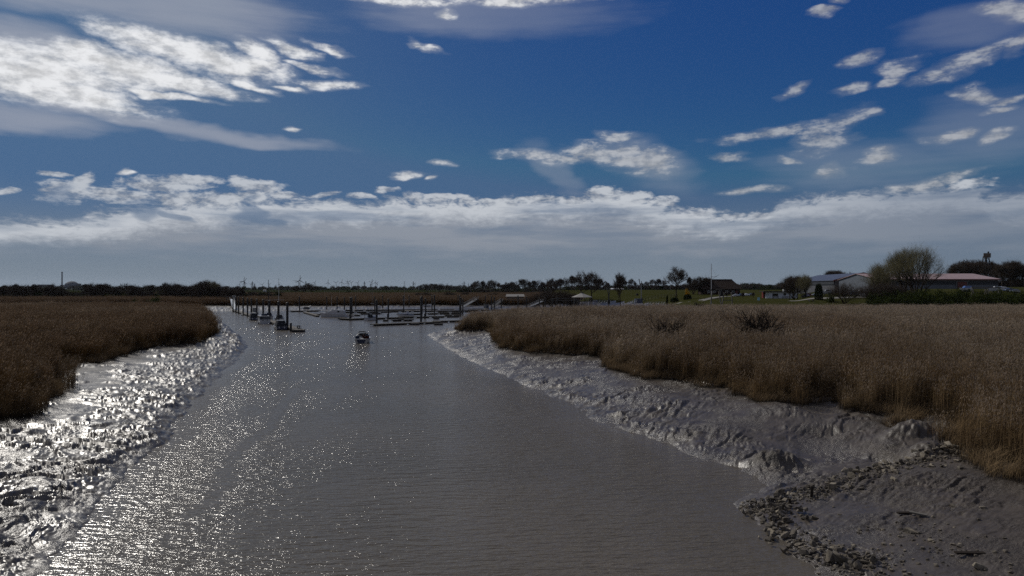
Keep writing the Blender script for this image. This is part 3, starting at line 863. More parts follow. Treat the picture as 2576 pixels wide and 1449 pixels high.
# ------------------------------------------------------------------ object helpers
class MB:
    """collects shapes into one mesh"""
    def __init__(self):
        self.v, self.f = [], []
    def add(self, vs, fs):
        i = len(self.v)
        self.v.extend([tuple(map(float, q)) for q in vs]); self.f.extend([tuple(i + k for k in q) for q in fs])
        return self
    def box(self, c, s, rz=0.0, taper=1.0):
        cx, cy, cz = c; x, y, z = s[0] / 2, s[1] / 2, s[2] / 2
        ca, sa = math.cos(rz), math.sin(rz)
        vs = []
        for dz, k in ((-z, 1.0), (z, taper)):
            for dx, dy in ((-x, -y), (x, -y), (x, y), (-x, y)):
                dx *= k; dy *= k
                vs.append((cx + dx * ca - dy * sa, cy + dx * sa + dy * ca, cz + dz))
        return self.add(vs, [(3, 2, 1, 0), (4, 5, 6, 7), (0, 1, 5, 4), (1, 2, 6, 5), (2, 3, 7, 6), (3, 0, 4, 7)])
    def tube(self, p, q, r0, r1=None, n=6, cap=True):
        r1 = r0 if r1 is None else r1
        p, q = Vector(p), Vector(q)
        d = (q - p)
        if d.length < 1e-6:
            return self
        d.normalize()
        a = d.orthogonal().normalized(); b = d.cross(a)
        vs = []
        for c, r in ((p, r0), (q, r1)):
            for k in range(n):
                t = 2 * math.pi * k / n
                vs.append(c + (a * math.cos(t) + b * math.sin(t)) * r)
        fs = [(k, (k + 1) % n, n + (k + 1) % n, n + k) for k in range(n)]
        if cap:
            fs += [tuple(range(n - 1, -1, -1)), tuple(range(n, 2 * n))]
        return self.add(vs, fs)
    def path(self, pts, r, n=5):
        for a, b in zip(pts[:-1], pts[1:]):
            self.tube(a, b, r, r, n)
        return self
    def bar(self, p, q, w, h):
        p, q = Vector(p), Vector(q)
        d = (q - p).normalized()
        up = Vector((0, 0, 1)) if abs(d.z) < 0.95 else Vector((0, 1, 0))
        s = d.cross(up).normalized() * w / 2; u = s.cross(d).normalized() * h / 2
        vs = [c + x * s + y * u for c in (p, q) for x, y in ((-1, -1), (1, -1), (1, 1), (-1, 1))]
        return self.add(vs, [(3, 2, 1, 0), (4, 5, 6, 7), (0, 1, 5, 4), (1, 2, 6, 5), (2, 3, 7, 6), (3, 0, 4, 7)])
    def loft(self, secs, cap=True):
        """secs: list of equal-length closed rings"""
        n = len(secs[0]); vs = [p for s in secs for p in s]; fs = []
        for i in range(len(secs) - 1):
            for k in range(n):
                a, b = i * n + k, i * n + (k + 1) % n
                fs.append((a, b, b + n, a + n))
        if cap:
            fs += [tuple(range(n - 1, -1, -1)), tuple(range((len(secs) - 1) * n, len(secs) * n))]
        return self.add(vs, fs)
    def prism(self, outline, y0, y1):
        """outline in (x, z), pushed from y0 to y1"""
        return self.loft([[(x, y0, z) for x, z in outline], [(x, y1, z) for x, z in outline]])
    def lathe(self, prof, n=16, c=(0, 0, 0)):
        return self.loft([[(c[0] + r * math.cos(2 * math.pi * k / n), c[1] + r * math.sin(2 * math.pi * k / n), c[2] + z) for k in range(n)] for r, z in prof])
    def ball(self, c, r, n=10, m=6, sz=1.0):
        prof = [(max(1e-3, r * math.sin(math.pi * i / m)), -r * sz * math.cos(math.pi * i / m)) for i in range(m + 1)]
        return self.lathe(prof, n, c)
    def build(self, name, m, parent=None, smooth=False, loc=None):
        me = bpy.data.meshes.new(name)
        me.from_pydata(self.v, [], self.f)
        bm = bmesh.new(); bm.from_mesh(me); bmesh.ops.recalc_face_normals(bm, faces=bm.faces); bm.to_mesh(me); bm.free()
        if smooth:
            me.polygons.foreach_set('use_smooth', [True] * len(me.polygons))
        me.materials.append(m)
        o = bpy.data.objects.new(name, me)
        COL.objects.link(o)
        if parent:
            o.parent = parent
        if loc:
            o.location = loc
        return o


def thing(name, loc, rz=0.0, label=None, cat=None, group=None):
    o = bpy.data.objects.new(name, None)
    o.empty_display_size = 0.5
    COL.objects.link(o)
    o.location = loc; o.rotation_euler = (0, 0, rz)
    return tag(o, label, cat, group)


def copy_tree(o, parent=None):
    c = o.copy(); COL.objects.link(c)
    if parent:
        c.parent = parent
    for ch in list(o.children):
        copy_tree(ch, c)
    return c


def gx(px, y): return (px - CX) / F * y
def zpx(py, y): return H - (py - HY) / F * y
ORD = ['first', 'second', 'third', 'fourth', 'fifth', 'sixth', 'seventh', 'eighth', 'ninth', 'tenth', 'eleventh', 'twelfth', 'thirteenth', 'fourteenth', 'fifteenth', 'sixteenth', 'seventeenth', 'eighteenth',
       'nineteenth', 'twentieth', 'twenty-first', 'twenty-second', 'twenty-third', 'twenty-fourth', 'twenty-fifth', 'twenty-sixth', 'twenty-seventh', 'twenty-eighth', 'twenty-ninth', 'thirtieth',
       'thirty-first', 'thirty-second', 'thirty-third', 'thirty-fourth', 'thirty-fifth', 'thirty-sixth', 'thirty-seventh', 'thirty-eighth', 'thirty-ninth', 'fortieth', 'forty-first', 'forty-second', 'forty-third', 'forty-fourth', 'forty-fifth']

M['bark'] = simple("dark bark", (0.050, 0.040, 0.032), 0.95, 0.1, 0.3, 2.0)
M['twig'] = simple("bare twigs", (0.072, 0.056, 0.044), 0.95, 0.1, 0.3, 1.0)
M['willow'] = simple("budding willow twigs", (0.19, 0.17, 0.095), 0.95, 0.1, 0.3, 0.8)
M['deadwood'] = simple("dead wood", (0.030, 0.024, 0.020), 0.95, 0.1, 0.3, 2.0)


def leaf_material(name, c1, c2):
    m, b, out = mat(name)
    rnd = b.n('ShaderNodeTexCoord').outputs['Object']
    c = b.mix(b.sm(b.noise(rnd, 1.6, 4, 0.65).outputs[0], 0.3, 0.7), (*c1, 1), (*c2, 1))
    df = b.n('ShaderNodeBsdfDiffuse'); b.l(c, df.inputs[0])
    tr = b.n('ShaderNodeBsdfTranslucent'); b.l(c, tr.inputs[0])
    mx = b.n('ShaderNodeMixShader'); mx.inputs[0].default_value = 0.3
    b.l(df.outputs[0], mx.inputs[1]); b.l(tr.outputs[0], mx.inputs[2]); b.l(mx.outputs[0], out.inputs[0])
    return m


M['bramble'] = leaf_material("bramble leaves", (0.020, 0.028, 0.010), (0.055, 0.068, 0.020))
M['conifer'] = leaf_material("evergreen leaves", (0.010, 0.016, 0.006), (0.026, 0.036, 0.012))
M['forsythia'] = leaf_material("yellow blossom", (0.30, 0.17, 0.02), (0.45, 0.27, 0.03))


# ------------------------------------------------------------------ trees
def tree_meshes(kind, seed):
    """bare tree of unit height (1 m tall): stems and limbs in one mesh, the twigs of the crown in another"""
    rg = random.Random(seed)
    T, V, Fc = MB(), [], []
    spec = dict(round=(5, 0.27, 0.85, 0.80, 0.40), upright=(5, 0.22, 0.45, 0.78, 0.30), willow=(5, 0.08, 0.46, 0.80, 0.42), bush=(4, 0.02, 0.75, 0.74, 0.5), snag=(3, 0.05, 0.62, 0.72, 0.5))[kind]
    depth, bole, spread, shrink, bend = spec
    tw = dict(willow=0.00055, snag=0.0).get(kind, 0.0009)
    env = dict(round=(0.60, 0.40, 0.42), upright=(0.60, 0.24, 0.44), willow=(0.52, 0.48, 0.50), bush=(0.40, 0.62, 0.62), snag=(0.5, 0.9, 0.9))[kind]    # crown: centre height, half width, half height
    def twig(p, d, L, k=1.0):
        sd = d.cross(Vector((rg.uniform(-1, 1), rg.uniform(-1, 1), rg.uniform(-1, 1))))
        if sd.length < 1e-4: return
        sd = sd.normalized() * tw * k * rg.uniform(0.7, 1.3)
        q = p + d * L
        i = len(V)
        V.extend((p - sd, p + sd, q + sd * .3, q - sd * .3)); Fc.append((i, i + 1, i + 2, i + 3))
    def grow(p, d, L, r, lev):
        seg = 4 if lev < 3 else 3
        pts = [p.copy()]
        for i in range(seg):
            d = (d + Vector((rg.gauss(0, .14), rg.gauss(0, .14), rg.gauss(0.05, .08)))).normalized()
            p = p + d * L / seg
            pts.append(p.copy())
            ex = (p.x * p.x + p.y * p.y) / env[1] ** 2 + ((p.z - env[0]) / env[2]) ** 2
            if ex > rg.uniform(0.55, 1.25) and lev >= 1:
                break
            if lev >= 1 and lev < depth:
                n = rg.choice((1, 2, 2)) if lev < depth - 1 else 2
                for _ in range(n):
                    if lev >= depth - 1 or i > 0 or lev > 1:
                        side = Vector((rg.gauss(0, 1), rg.gauss(0, 1), rg.gauss(0.15, .6))).normalized()
                        nd = (d + side * rg.uniform(0.5, 1.1) * (spread + 0.35)).normalized()
                        grow_child(p.copy(), nd, L * rg.uniform(0.45, 0.72), r * (1 - 0.6 * i / seg) * 0.55, lev + 1)
        if lev <= 2:
            for i, (a, b) in enumerate(zip(pts[:-1], pts[1:])):
                T.tube(a, b, r * (1 - 0.6 * i / seg), r * (1 - 0.6 * (i + 1) / seg), 5 if lev else 7, False)
        else:
            for a, b in zip(pts[:-1], pts[1:]):
                if kind == 'snag':
                    T.tube(a, b, r * 1.3, r * .9, 4, False)
                else:
                    twig(a, (b - a).normalized(), (b - a).length, 3.2 if lev == 3 else 1.9 if lev == 4 else 1.2)
        if lev >= depth - 1 and kind != 'snag':
            for a in pts[1:]:
                for _ in range(1 if kind == 'willow' else 2):
                    nd = (d + Vector((rg.gauss(0, .4), rg.gauss(0, .4), rg.gauss(0.25, .3)))).normalized()
                    twig(a, nd, L * rg.uniform(0.5, 1.1))
    def grow_child(p, d, L, r, lev):
        if lev <= depth and L > 0.012:
            grow(p, d, L, r, lev)
    if kind in ('round', 'upright'):
        p = Vector((0, 0, 0)); d = Vector((rg.gauss(0, .03), rg.gauss(0, .03), 1)).normalized()
        top = p + d * bole
        T.tube(p, top, 0.024, 0.017, 8)
        T.tube(top, top + Vector((rg.gauss(0, .01), rg.gauss(0, .01), 0.28)), 0.015, 0.006, 6)
        n = 9
        for k in range(n):
            a = 2 * math.pi * (k + rg.uniform(-.3, .3)) / n
            s = spread * rg.uniform(0.5, 1.25) if k else 0.08
            grow(top + d * rg.uniform(-0.04, 0.24), Vector((math.cos(a) * s, math.sin(a) * s, 1.0 if kind == 'upright' else 0.62)).normalized(), rg.uniform(0.36, 0.52), 0.010, 1)
    else:
        n = {'willow': 9, 'bush': 12, 'snag': 9}[kind]
        for k in range(n):
            a = 2 * math.pi * (k + rg.uniform(-.3, .3)) / n
            s = spread * rg.uniform(0.3, 1.2)
            L = {'willow': 0.62, 'bush': 0.6, 'snag': 0.62}[kind] * rg.uniform(0.75, 1.1)
            grow(Vector((rg.gauss(0, .015), rg.gauss(0, .015), 0)), Vector((math.cos(a) * s, math.sin(a) * s, 1)).normalized(), L, {'willow': .016, 'bush': .010, 'snag': .020}[kind], 1)
    zs = [q[2] for q in T.v] + [q.z for q in V]
    k = 1.0 / max(sorted(zs)[int(len(zs) * 0.995)], 0.2)
    T.v = [(x * k, y * k, z * k) for x, y, z in T.v]
    return T, np.array([tuple(q * k) for q in V]) if V else None, np.array(Fc) if V else None


TREES = {}


def tree_kind(kind, n, twig_m, thick=1.0):
    for i in range(n):
        T, V, Fc = tree_meshes(kind, 1000 + 37 * i + len(kind))
        tm = T.build('trunk', M['bark'] if kind != 'snag' else M['deadwood'], None, True)
        t_data = tm.data; bpy.data.objects.remove(tm)
        c_data = None
        if V is not None:
            co = mesh_np('crown', V, Fc, M[twig_m]); c_data = co.data; bpy.data.objects.remove(co)
        TREES.setdefault(kind, []).append((t_data, c_data))


for kd, n, tm in (('round', 4, 'twig'), ('upright', 3, 'twig'), ('willow', 3, 'willow'), ('bush', 4, 'twig'), ('snag', 2, 'bark')):
    tree_kind(kd, n, tm)


def leafy_mesh(seed, n=2600, size=0.05, m='bramble', flat=1.0):
    """bush of unit height made of many leaf faces in uneven clumps"""
    rg = np.random.default_rng(seed)
    cl = rg.normal(0, 1, (26, 3)); cl /= np.linalg.norm(cl, axis=1, keepdims=True)
    cl *= rg.uniform(0.30, 0.85, (26, 1)); cl[:, 2] = np.abs(cl[:, 2])
    c = cl[rg.integers(0, 26, n)] + rg.normal(0, 0.13, (n, 3))
    if m == 'conifer':
        dv = rg.normal(0, 1, (n, 3)); dv[:, 2] = np.abs(dv[:, 2]); dv /= np.linalg.norm(dv, axis=1, keepdims=True)
        c = np.sign(dv) * np.abs(dv) ** 0.8 * rg.uniform(0.72, 1.0, (n, 1)) + rg.normal(0, .03, (n, 3))
    c[:, 2] = np.clip(np.abs(c[:, 2]), 0.01, 1.05)
    c[:, :2] *= 0.75 * flat
    a = rg.normal(0, 1, (n, 3)); a /= np.linalg.norm(a, axis=1, keepdims=True)
    b = np.cross(a, rg.normal(0, 1, (n, 3))); b /= np.linalg.norm(b, axis=1, keepdims=True)
    s = size * rg.uniform(0.5, 1.3, (n, 1))
    V = np.stack([c - a * s, c + b * s * .6, c + a * s, c - b * s * .6], 1).reshape(-1, 3)
    o = mesh_np('foliage', V, np.arange(4 * n).reshape(-1, 4), M[m])
    d = o.data; bpy.data.objects.remove(o)
    return d


LEAFY = {'bramble': [leafy_mesh(s, 2600, 0.05, 'bramble', 1.3) for s in (1, 2, 3)], 'conifer': [leafy_mesh(4, 3000, 0.05, 'conifer', 0.8)], 'forsythia': [leafy_mesh(5, 1500, 0.06, 'forsythia', 1.0)]}
trng = random.Random(11)


def put_tree(name, kind, px, py_top, y, label, cat='tree', group=None, wide=1.0, base=None, parts=True, var=None):
    """a bare tree standing at depth y whose top shows at py_top"""
    x = gx(px, y)
    z = ground_z(x, y) if base is None else base
    h = zpx(py_top, y) - z
    v = TREES[kind]
    td, cd = v[trng.randrange(len(v)) if var is None else var]
    t = thing(name, (x, y, z - 0.05), trng.uniform(0, 6.28), label, cat, group)
    sc = (h * wide, h * wide, h)
    for nm, d in (('trunk', td), ('crown', cd)):
        if d is not None:
            o = bpy.data.objects.new(nm, d); COL.objects.link(o); o.parent = t; o.scale = sc
    return t


def put_bush(name, kind, px, py_top, y, width_px, label, cat='bush', group=None, base=None):
    x = gx(px, y)
    z = ground_z(x, y) if base is None else base
    h = (zpx(py_top, y) - z) * 1.15
    w = width_px / F * y / 1.9
    v = LEAFY[kind]
    o = bpy.data.objects.new(name, v[trng.randrange(len(v))]); COL.objects.link(o)
    o.location = (x, y, z - 0.1); o.rotation_euler = (0, 0, trng.uniform(0, 6.28)); o.scale = (w, w, h)
    return tag(o, label, cat, group)

# ------------------------------------------------------------------ trees and shrubs
def build_trees():
    A = lambda X, Y: (X / 5.04, 638.9 + Y / 5.04)
    B = lambda X, Y: (447.2 + X / 6.48, 670.8 + Y / 6.48)
    D = lambda X, Y: (1022.2 + X / 6.72, 670.8 + Y / 6.72)
    E = lambda X, Y: (1341.7 + X / 6.72, 651.7 + Y / 6.72)
    Fv = lambda X, Y: (1661.1 + X / 6.72, 651.7 + Y / 6.72)
    G = lambda X, Y: (1916.7 + X / 6.72, 607 + Y / 6.72)
    Hh = lambda X, Y: (2192.7 + X / 6.72, 607 + Y / 6.72)
    def row(pts, conv, y0, fmt, group, kinds, wide=(0.8, 1.15), jitter=25):
        for i, (X, Y) in enumerate(sorted(pts)):
            px, py = conv(X, Y)
            kd = kinds[i % len(kinds)]
            put_tree('bare_tree', kd, px, py, y0 + trng.uniform(-jitter, jitter), fmt.format(ORD[i]), 'tree', group, trng.uniform(*wide))
    row([(20, 415), (60, 395), (110, 395), (150, 400), (200, 380), (250, 395), (340, 385), (430, 385), (470, 390)], A, 480, "bare tree of the marsh treeline left of the chimney, {} from the left edge", 'bare trees of the marsh treeline', ['round', 'upright', 'bush'])
    row([(590, 425), (680, 380), (730, 418), (765, 425)], A, 478, "thin bare tree between low block and tall chimney, {} from the left", 'bare trees of the marsh treeline', ['upright', 'bush'])
    row([(1090, 380), (1140, 378), (1180, 375), (1240, 380), (1290, 378), (1340, 375), (1385, 392), (1470, 410), (1560, 375), (1620, 375), (1700, 390), (1760, 405), (1830, 390), (1920, 390)], A, 482,
        "bare tree of the even treeline right of the dome, {} from the dome", 'bare trees of the marsh treeline', ['round', 'round', 'bush', 'round'])
    row([(2100, 365), (2160, 370), (2240, 380), (2290, 390), (2350, 410), (2430, 400), (2500, 380), (2560, 370)], A, 470, "dark bushy tree left of the big tree clump, {} from the left", 'bare trees of the marsh treeline', ['round', 'bush'], (0.9, 1.3))
    row([(150, 320), (230, 310), (310, 280), (360, 300)], B, 455, "low bare tree at the big clump's left foot, {} from the left", 'bare trees of the marsh treeline', ['bush', 'round'])
    row([(440, 230), (520, 225), (590, 262)], B, 440, "tall dense tree of the big clump ending the treeline, {} from the left", 'bare trees of the big clump', ['round', 'willow'], (1.0, 1.3), 8)
    row([(650, 290), (690, 320), (740, 340), (820, 325), (960, 330), (1050, 345)], B, 445, "small bare shrub right of the big tree clump, {} from the clump", 'bare shrubs beyond the gangway', ['bush', 'bush', 'upright'])
    # groves across the meadow
    row([(1850, 325), (1920, 305), (1990, 300), (2060, 300), (2130, 268), (2180, 278)], B, 1000, "dark tree of the grove under the twin turbines, {} from the left", 'trees of the turbine grove', ['round', 'bush'], (1.0, 1.3), 30)
    row([(1640, 330), (1690, 305)], B, 1300, "small bare tree left of the turbine grove, {} from the left", 'small trees by the turbine grove', ['round'])
    row([(215, 320), (280, 295), (350, 290), (420, 285), (490, 290), (560, 287), (620, 298), (680, 305), (730, 325)], D, 1400, "dark tree of the long low horizon grove, {} from the left", 'trees of the horizon grove', ['round', 'round', 'bush'], (1.0, 1.4), 40)
    row([(1150, 250), (1200, 240), (1290, 240), (1350, 262), (1440, 225), (1500, 242), (1560, 275), (1640, 298), (1690, 265), (1740, 272), (1790, 255), (1850, 250), (1960, 210), (2030, 215), (2080, 252), (2160, 235), (2250, 230), (2310, 262), (2400, 285)], D, 950,
        "bare tree on the meadow's far side behind the boathouse, {} from the left", 'bare trees behind the boathouse', ['round', 'round', 'upright', 'round'], (0.9, 1.2), 30)
    row([(300, 350), (340, 330), (460, 330), (530, 310), (590, 330), (650, 280), (700, 300), (1050, 335), (1130, 335), (1210, 370), (1260, 400)], E, 720, "bare tree of the row around the two tall crowns, {} from the left", 'bare trees behind the pavilion', ['round', 'round', 'upright'], (0.9, 1.2), 30)
    row([(1390, 420), (1560, 370), (1660, 335), (1720, 400), (1830, 400), (1910, 380), (2020, 345), (2120, 335), (2200, 360)], E, 900, "bare tree at the meadow edge left of the round tree, {} from the left", 'bare trees on the far meadow edge', ['round', 'upright', 'round'], (0.9, 1.2), 30)
    px, py = E(815, 205); put_tree('bare_tree', 'round', px, py, 405, "tall bare tree with a round crown above the pavilion roof, left of its twin", 'tree', 'two tall trees by the pavilion', 0.95, var=0)
    px, py = E(985, 228); put_tree('bare_tree', 'round', px, py, 400, "tall bare tree with a flat wide crown right of the pavilion's peak", 'tree', 'two tall trees by the pavilion', 1.1, var=1)
    px, py = E(1470, 250); put_tree('bare_tree', 'upright', px, py, 355, "slender bare tree on the lawn in front of the pale-roofed barn", 'tree', None, 0.85)
    px, py = Fv(265, 140); put_tree('bare_tree', 'round', px, py, 365, "big bare tree with a perfectly round crown standing alone on the lawn", 'tree', None, 1.02, var=2)
    px, py = Fv(490, 300); put_tree('bare_tree', 'upright', px, py, 420, "narrow bare tree just right of the big round tree", 'tree', None, 0.7)
    row([(560, 350), (640, 300), (720, 298), (790, 312)], Fv, 440, "bushy bare tree beside the dark-roofed house, {} from the left", 'bushy trees by the house', ['bush', 'round'], (0.95, 1.2), 10)
    # scrub on the basin shore
    row([(40, 570), (170, 535), (300, 515), (430, 520), (560, 540), (680, 580)], E, 372, "bare scrub on the shore between boathouse and pavilion, {} from left", 'bare scrub on the basin shore', ['bush'], (0.9, 1.2), 12)
    row([(200, 440), (330, 430), (420, 460), (720, 420), (800, 440), (1000, 420), (1400, 450), (1500, 440)], D, 560, "bare shrub between reeds and meadow behind the piles, {} from left", 'bare shrubs on the far bank', ['bush'], (1.1, 1.5), 30)
    # by the halls
    row([(470, 600), (540, 578), (600, 590)], G, 330, "fan-shaped bare tree before the grey hall's left end, {} from left", 'bare trees before the grey hall', ['upright', 'bush'], (0.9, 1.2), 6)
    row([(690, 575), (740, 562)], G, 322, "olive-tinged bare tree before the grey hall's left end, {} from left", 'bare trees before the grey hall', ['willow'], (0.6, 0.8), 6)
    row([(1150, 515), (1220, 490), (1290, 508), (1470, 525)], G, 520, "bare treetop over the ridge of the grey hall, {} from left", 'treetops behind the grey hall', ['round'], (1.0, 1.3), 8)
    px, py = G(1400, 700); put_tree('bare_bush', 'bush', px, py, 285, "round dark bare bush at the path in front of the grey hall's gable", 'bush', None, 1.5)
    px, py = G(960, 742); put_bush('clipped_evergreen', 'conifer', px, py, 300, 31, "dome-shaped clipped evergreen beside the parked cars", 'bush')
    px, py = G(1160, 855); put_bush('low_shrub', 'bramble', px, py, 292, 24, "low green shrub between the clipped evergreen and the dark bare bush", 'bush')
    px, py = Hh(770, 92); put_tree('willow_tree', 'willow', px, py, 285, "huge many-stemmed willow with budding twigs before the pink-roofed hall", 'tree', None, 1.05, var=0)
    px, py = Hh(540, 140); put_tree('willow_tree', 'willow', px, py, 292, "left half of the willow pair, slightly lower, before the pink-roofed hall", 'tree', None, 0.85, var=1)
    px, py = Hh(235, 350); put_tree('willow_tree', 'willow', px, py, 287, "mid-sized willow on the left flank of the huge willow", 'tree', None, 0.95, var=2)
    px, py = Hh(70, 440); put_tree('willow_tree', 'willow', px, py, 283, "outermost and lowest willow, between the hall sign and the huge willow", 'tree', None, 0.9, var=1)
    row([(1430, 385), (1520, 350), (1600, 322), (1700, 330), (1790, 322), (1850, 345)], Hh, 470, "bare tree behind the pink roof left of the tower, {} from left", 'bare trees behind the pink roof', ['round'], (1.0, 1.2), 10)
    row([(2030, 345), (2110, 385)], Hh, 475, "thin bare tree just right of the lattice tower, {} from the tower", 'bare trees behind the pink roof', ['upright'], (0.9, 1.1), 6)
    row([(2200, 400), (2280, 345), (2370, 335), (2460, 350), (2560, 385)], Hh, 440, "dense bare tree in the clump right of the tower, {} from left", 'bare trees on the right edge', ['round', 'bush'], (1.0, 1.25), 10)
    # bramble hedge above the reeds
    hedge = [(60, 900, 260), (250, 850, 300), (470, 830, 320), (700, 850, 330), (930, 840, 330), (1150, 835, 330), (1370, 845, 330), (1600, 840, 340), (1830, 850, 330), (2060, 835, 340), (2290, 855, 330), (2500, 870, 330)]
    hedge = sorted([(X, Y - 25, w, 268) for X, Y, w in hedge] + [(X + 110, Y + 35, w, 259) for X, Y, w in hedge])
    for i, (X, Y, w, dd) in enumerate(hedge):
        px, py = Hh(X, Y)
        put_bush('bramble_bush', 'bramble', px, py, dd, w / 6.72 * 1.4, "dark green bramble bush in the hedge behind the reeds, %s from left" % ORD[i], 'bush', 'bramble hedge behind the reeds')
    row([(30, 720), (160, 690), (300, 720), (430, 740)], Hh, 272, "bare brown shrub in the bramble hedge under the willows, {} from left", 'bare shrubs in the bramble hedge', ['bush'], (1.1, 1.4), 4)
    # garden shrubs
    px, py = Fv(450, 512); put_bush('forsythia_bush', 'forsythia', px, py, 378, 19, "yellow flowering forsythia right of the big round tree", 'bush')
    px, py = Fv(460, 600); put_bush('clipped_evergreen', 'conifer', px, py, 345, 31, "low dark evergreen mound below the yellow forsythia", 'bush')
    px, py = Fv(240, 655); put_bush('low_shrub', 'conifer', px, py, 345, 34, "low dark hedge on the lawn under the big round tree", 'hedge')
    px, py = Fv(115, 630); put_bush('low_shrub', 'conifer', px, py, 340, 9, "small dark shrub at the left end of the low lawn hedge", 'bush')
    px, py = C_(920, 365); put_bush('low_shrub', 'bramble', px, py, 830, 14, "single round bush on the meadow behind the middle piles", 'bush')
    # dead snags in the reeds and small bushes of the left bed
    put_tree('dead_shrub', 'snag', 1915, 770, 92, "large black dead shrub with sprawling twigs in the right reed bed", 'shrub', 'dead shrubs in the right reed bed', 1.25, var=0)
    put_tree('dead_shrub', 'snag', 1680, 787, 96, "smaller black dead shrub with upright stems in the right reed bed", 'shrub', 'dead shrubs in the right reed bed', 0.95, var=1)
    b_ = put_tree('bare_bush', 'bush', 1920, 818, 93, "fine-twigged bush at the foot of the large dead shrub", 'bush', None, 1.7)
    put_tree('dead_shrub', 'snag', 1757, 754, 225, "thin dead shrub at the far edge of the right reeds below the crane frame", 'shrub', 'dead shrubs in the right reed bed', 0.8, var=1)
    for i, (X, Y, y) in enumerate([(1050, 590, 300), (340, 760, 165), (430, 780, 160), (680, 750, 180), (930, 790, 160), (1200, 700, 230), (1960, 690, 240)]):
        px, py = A(X, Y); put_tree('dead_shrub', 'snag', px, py, y, "thin dark dead shrub in the left reed bed, %s from left" % ORD[sorted([1050, 340, 430, 680, 930, 1200, 1960]).index(X)], 'shrub', 'dead shrubs in the left reed bed', 0.6)
    for i, (X, Y, y, w) in enumerate([(1720, 545, 330, 26), (1950, 520, 345, 40), (1660, 640, 240, 40), (1400, 780, 185, 30), (2060, 640, 250, 26)]):
        px, py = A(X, Y); put_bush('green_bush', 'bramble', px, py, y, w, "low green bush in the left reed bed, %s from the left" % ORD[sorted([1720, 1950, 1660, 1400, 2060]).index(X)], 'bush', 'green bushes in the left reed bed')


C_ = lambda X, Y: (734.7 + X / 6.48, 670.8 + Y / 6.48)
build_trees()


def build_far_woods():
    """thickets and woods that read as one mass"""
    rng = np.random.default_rng(77)
    cb = sub_coll("thicket_shapes")
    for i, (td, cd) in enumerate(TREES['bush']):
        o = bpy.data.objects.new('thicket_shape', cd); cb.objects.link(o)
    for d in LEAFY['conifer'] + LEAFY['bramble'][:1]:
        o = bpy.data.objects.new('thicket_shape', d); cb.objects.link(o)
    def mass(name, segs):
        pts, hs = [], []
        for x0, y0, x1, y1, h, n, dep in segs:
            t = rng.uniform(0, 1, n)
            x = x0 + (x1 - x0) * t; y = y0 + (y1 - y0) * t + rng.uniform(-dep, dep, n)
            z = terrain(x, y, False)[0]
            pts.append(np.stack([x, y, z - 0.2], 1)); hs.append(h * rng.uniform(0.55, 1.1, n))
        pts, hs = np.concatenate(pts), np.concatenate(hs)
        o = scatter(name, pts, cb, rng, 1, 1, np.zeros(len(pts)), None)
        o.data.attributes['size'].data.foreach_set('value', hs.astype(np.float32))
        tag(o, kind='stuff')
    px = lambda p, y: gx(p, y)
    mass('thicket', [(px(-150, 490), 490, px(700, 480), 480, 5.6, 360, 12), (px(-100, 520), 520, px(600, 520), 520, 6.2, 200, 12), (px(560, 700), 700, px(720, 760), 760, 5.0, 60, 10)])
    mass('distant_woods', [(px(-300, 2300), 2300, px(1180, 2500), 2500, 15, 420, 60), (px(1150, 1050), 1050, px(1720, 1000), 1000, 6.5, 260, 25), (px(1700, 1050), 1050, px(2000, 1200), 1200, 9, 120, 25),
                           (px(1100, 3000), 3000, px(2800, 3000), 3000, 20, 400, 80), (px(1840, 2000), 2000, px(2020, 2000), 2000, 21, 90, 40), (px(2450, 480), 480, px(2700, 480), 480, 9, 50, 12)])


build_far_woods()

# ------------------------------------------------------------------ marina
M['pile'] = simple("tarred steel pile", (0.018, 0.018, 0.020), 0.6, 0.4, 0.3, 2.0)
M['deck'] = simple("weathered planks", (0.13, 0.12, 0.105), 0.8, 0.2, 0.2, 3.0)
M['darkwood'] = simple("dark wet timber", (0.030, 0.027, 0.024), 0.8, 0.3, 0.3, 2.0)
M['float'] = simple("black float", (0.022, 0.022, 0.024), 0.7, 0.3, 0.2, 2.0)
M['gel'] = simple("white hull", (0.42, 0.43, 0.45), 0.3, 0.5, 0.06, 1.0)
M['cream'] = simple("cream hull", (0.40, 0.39, 0.36), 0.35, 0.5, 0.06, 1.0)
M['navy'] = simple("navy paint", (0.012, 0.022, 0.060), 0.35, 0.5, 0.1, 1.0)
M['black'] = simple("black rubber", (0.012, 0.012, 0.013), 0.6, 0.3, 0.1, 2.0)
M['canvas'] = simple("dark canvas", (0.028, 0.032, 0.038), 0.9, 0.1, 0.25, 3.0)
M['navycanvas'] = simple("navy canvas", (0.012, 0.020, 0.045), 0.9, 0.1, 0.2, 3.0)
M['glass'] = simple("dark glass", (0.012, 0.014, 0.017), 0.08, 0.6, 0.05, 1.0)
M['alu'] = simple("bare aluminium", (0.55, 0.56, 0.57), 0.35, 0.5, 0.08, 2.0, 0.8)
M['galv'] = simple("galvanised steel", (0.20, 0.205, 0.21), 0.5, 0.5, 0.1, 2.0, 0.3)
M['rope'] = simple("grey rope", (0.2, 0.19, 0.17), 0.9, 0.1)
M['orange'] = simple("orange life vest", (0.40, 0.10, 0.015), 0.7, 0.2)
M['redcloth'] = simple("dark red jacket", (0.035, 0.007, 0.006), 0.9, 0.1)
M['denim'] = simple("dark trousers", (0.02, 0.025, 0.04), 0.9, 0.1)
M['skin'] = simple("skin", (0.42, 0.25, 0.18), 0.6, 0.3, 0.05)
M['hair'] = simple("dark hair", (0.02, 0.015, 0.01), 0.7, 0.3)
M['redpaint'] = simple("red paint", (0.14, 0.018, 0.014), 0.5, 0.4)
M['fender'] = simple("pale fender", (0.5, 0.5, 0.52), 0.5, 0.4)


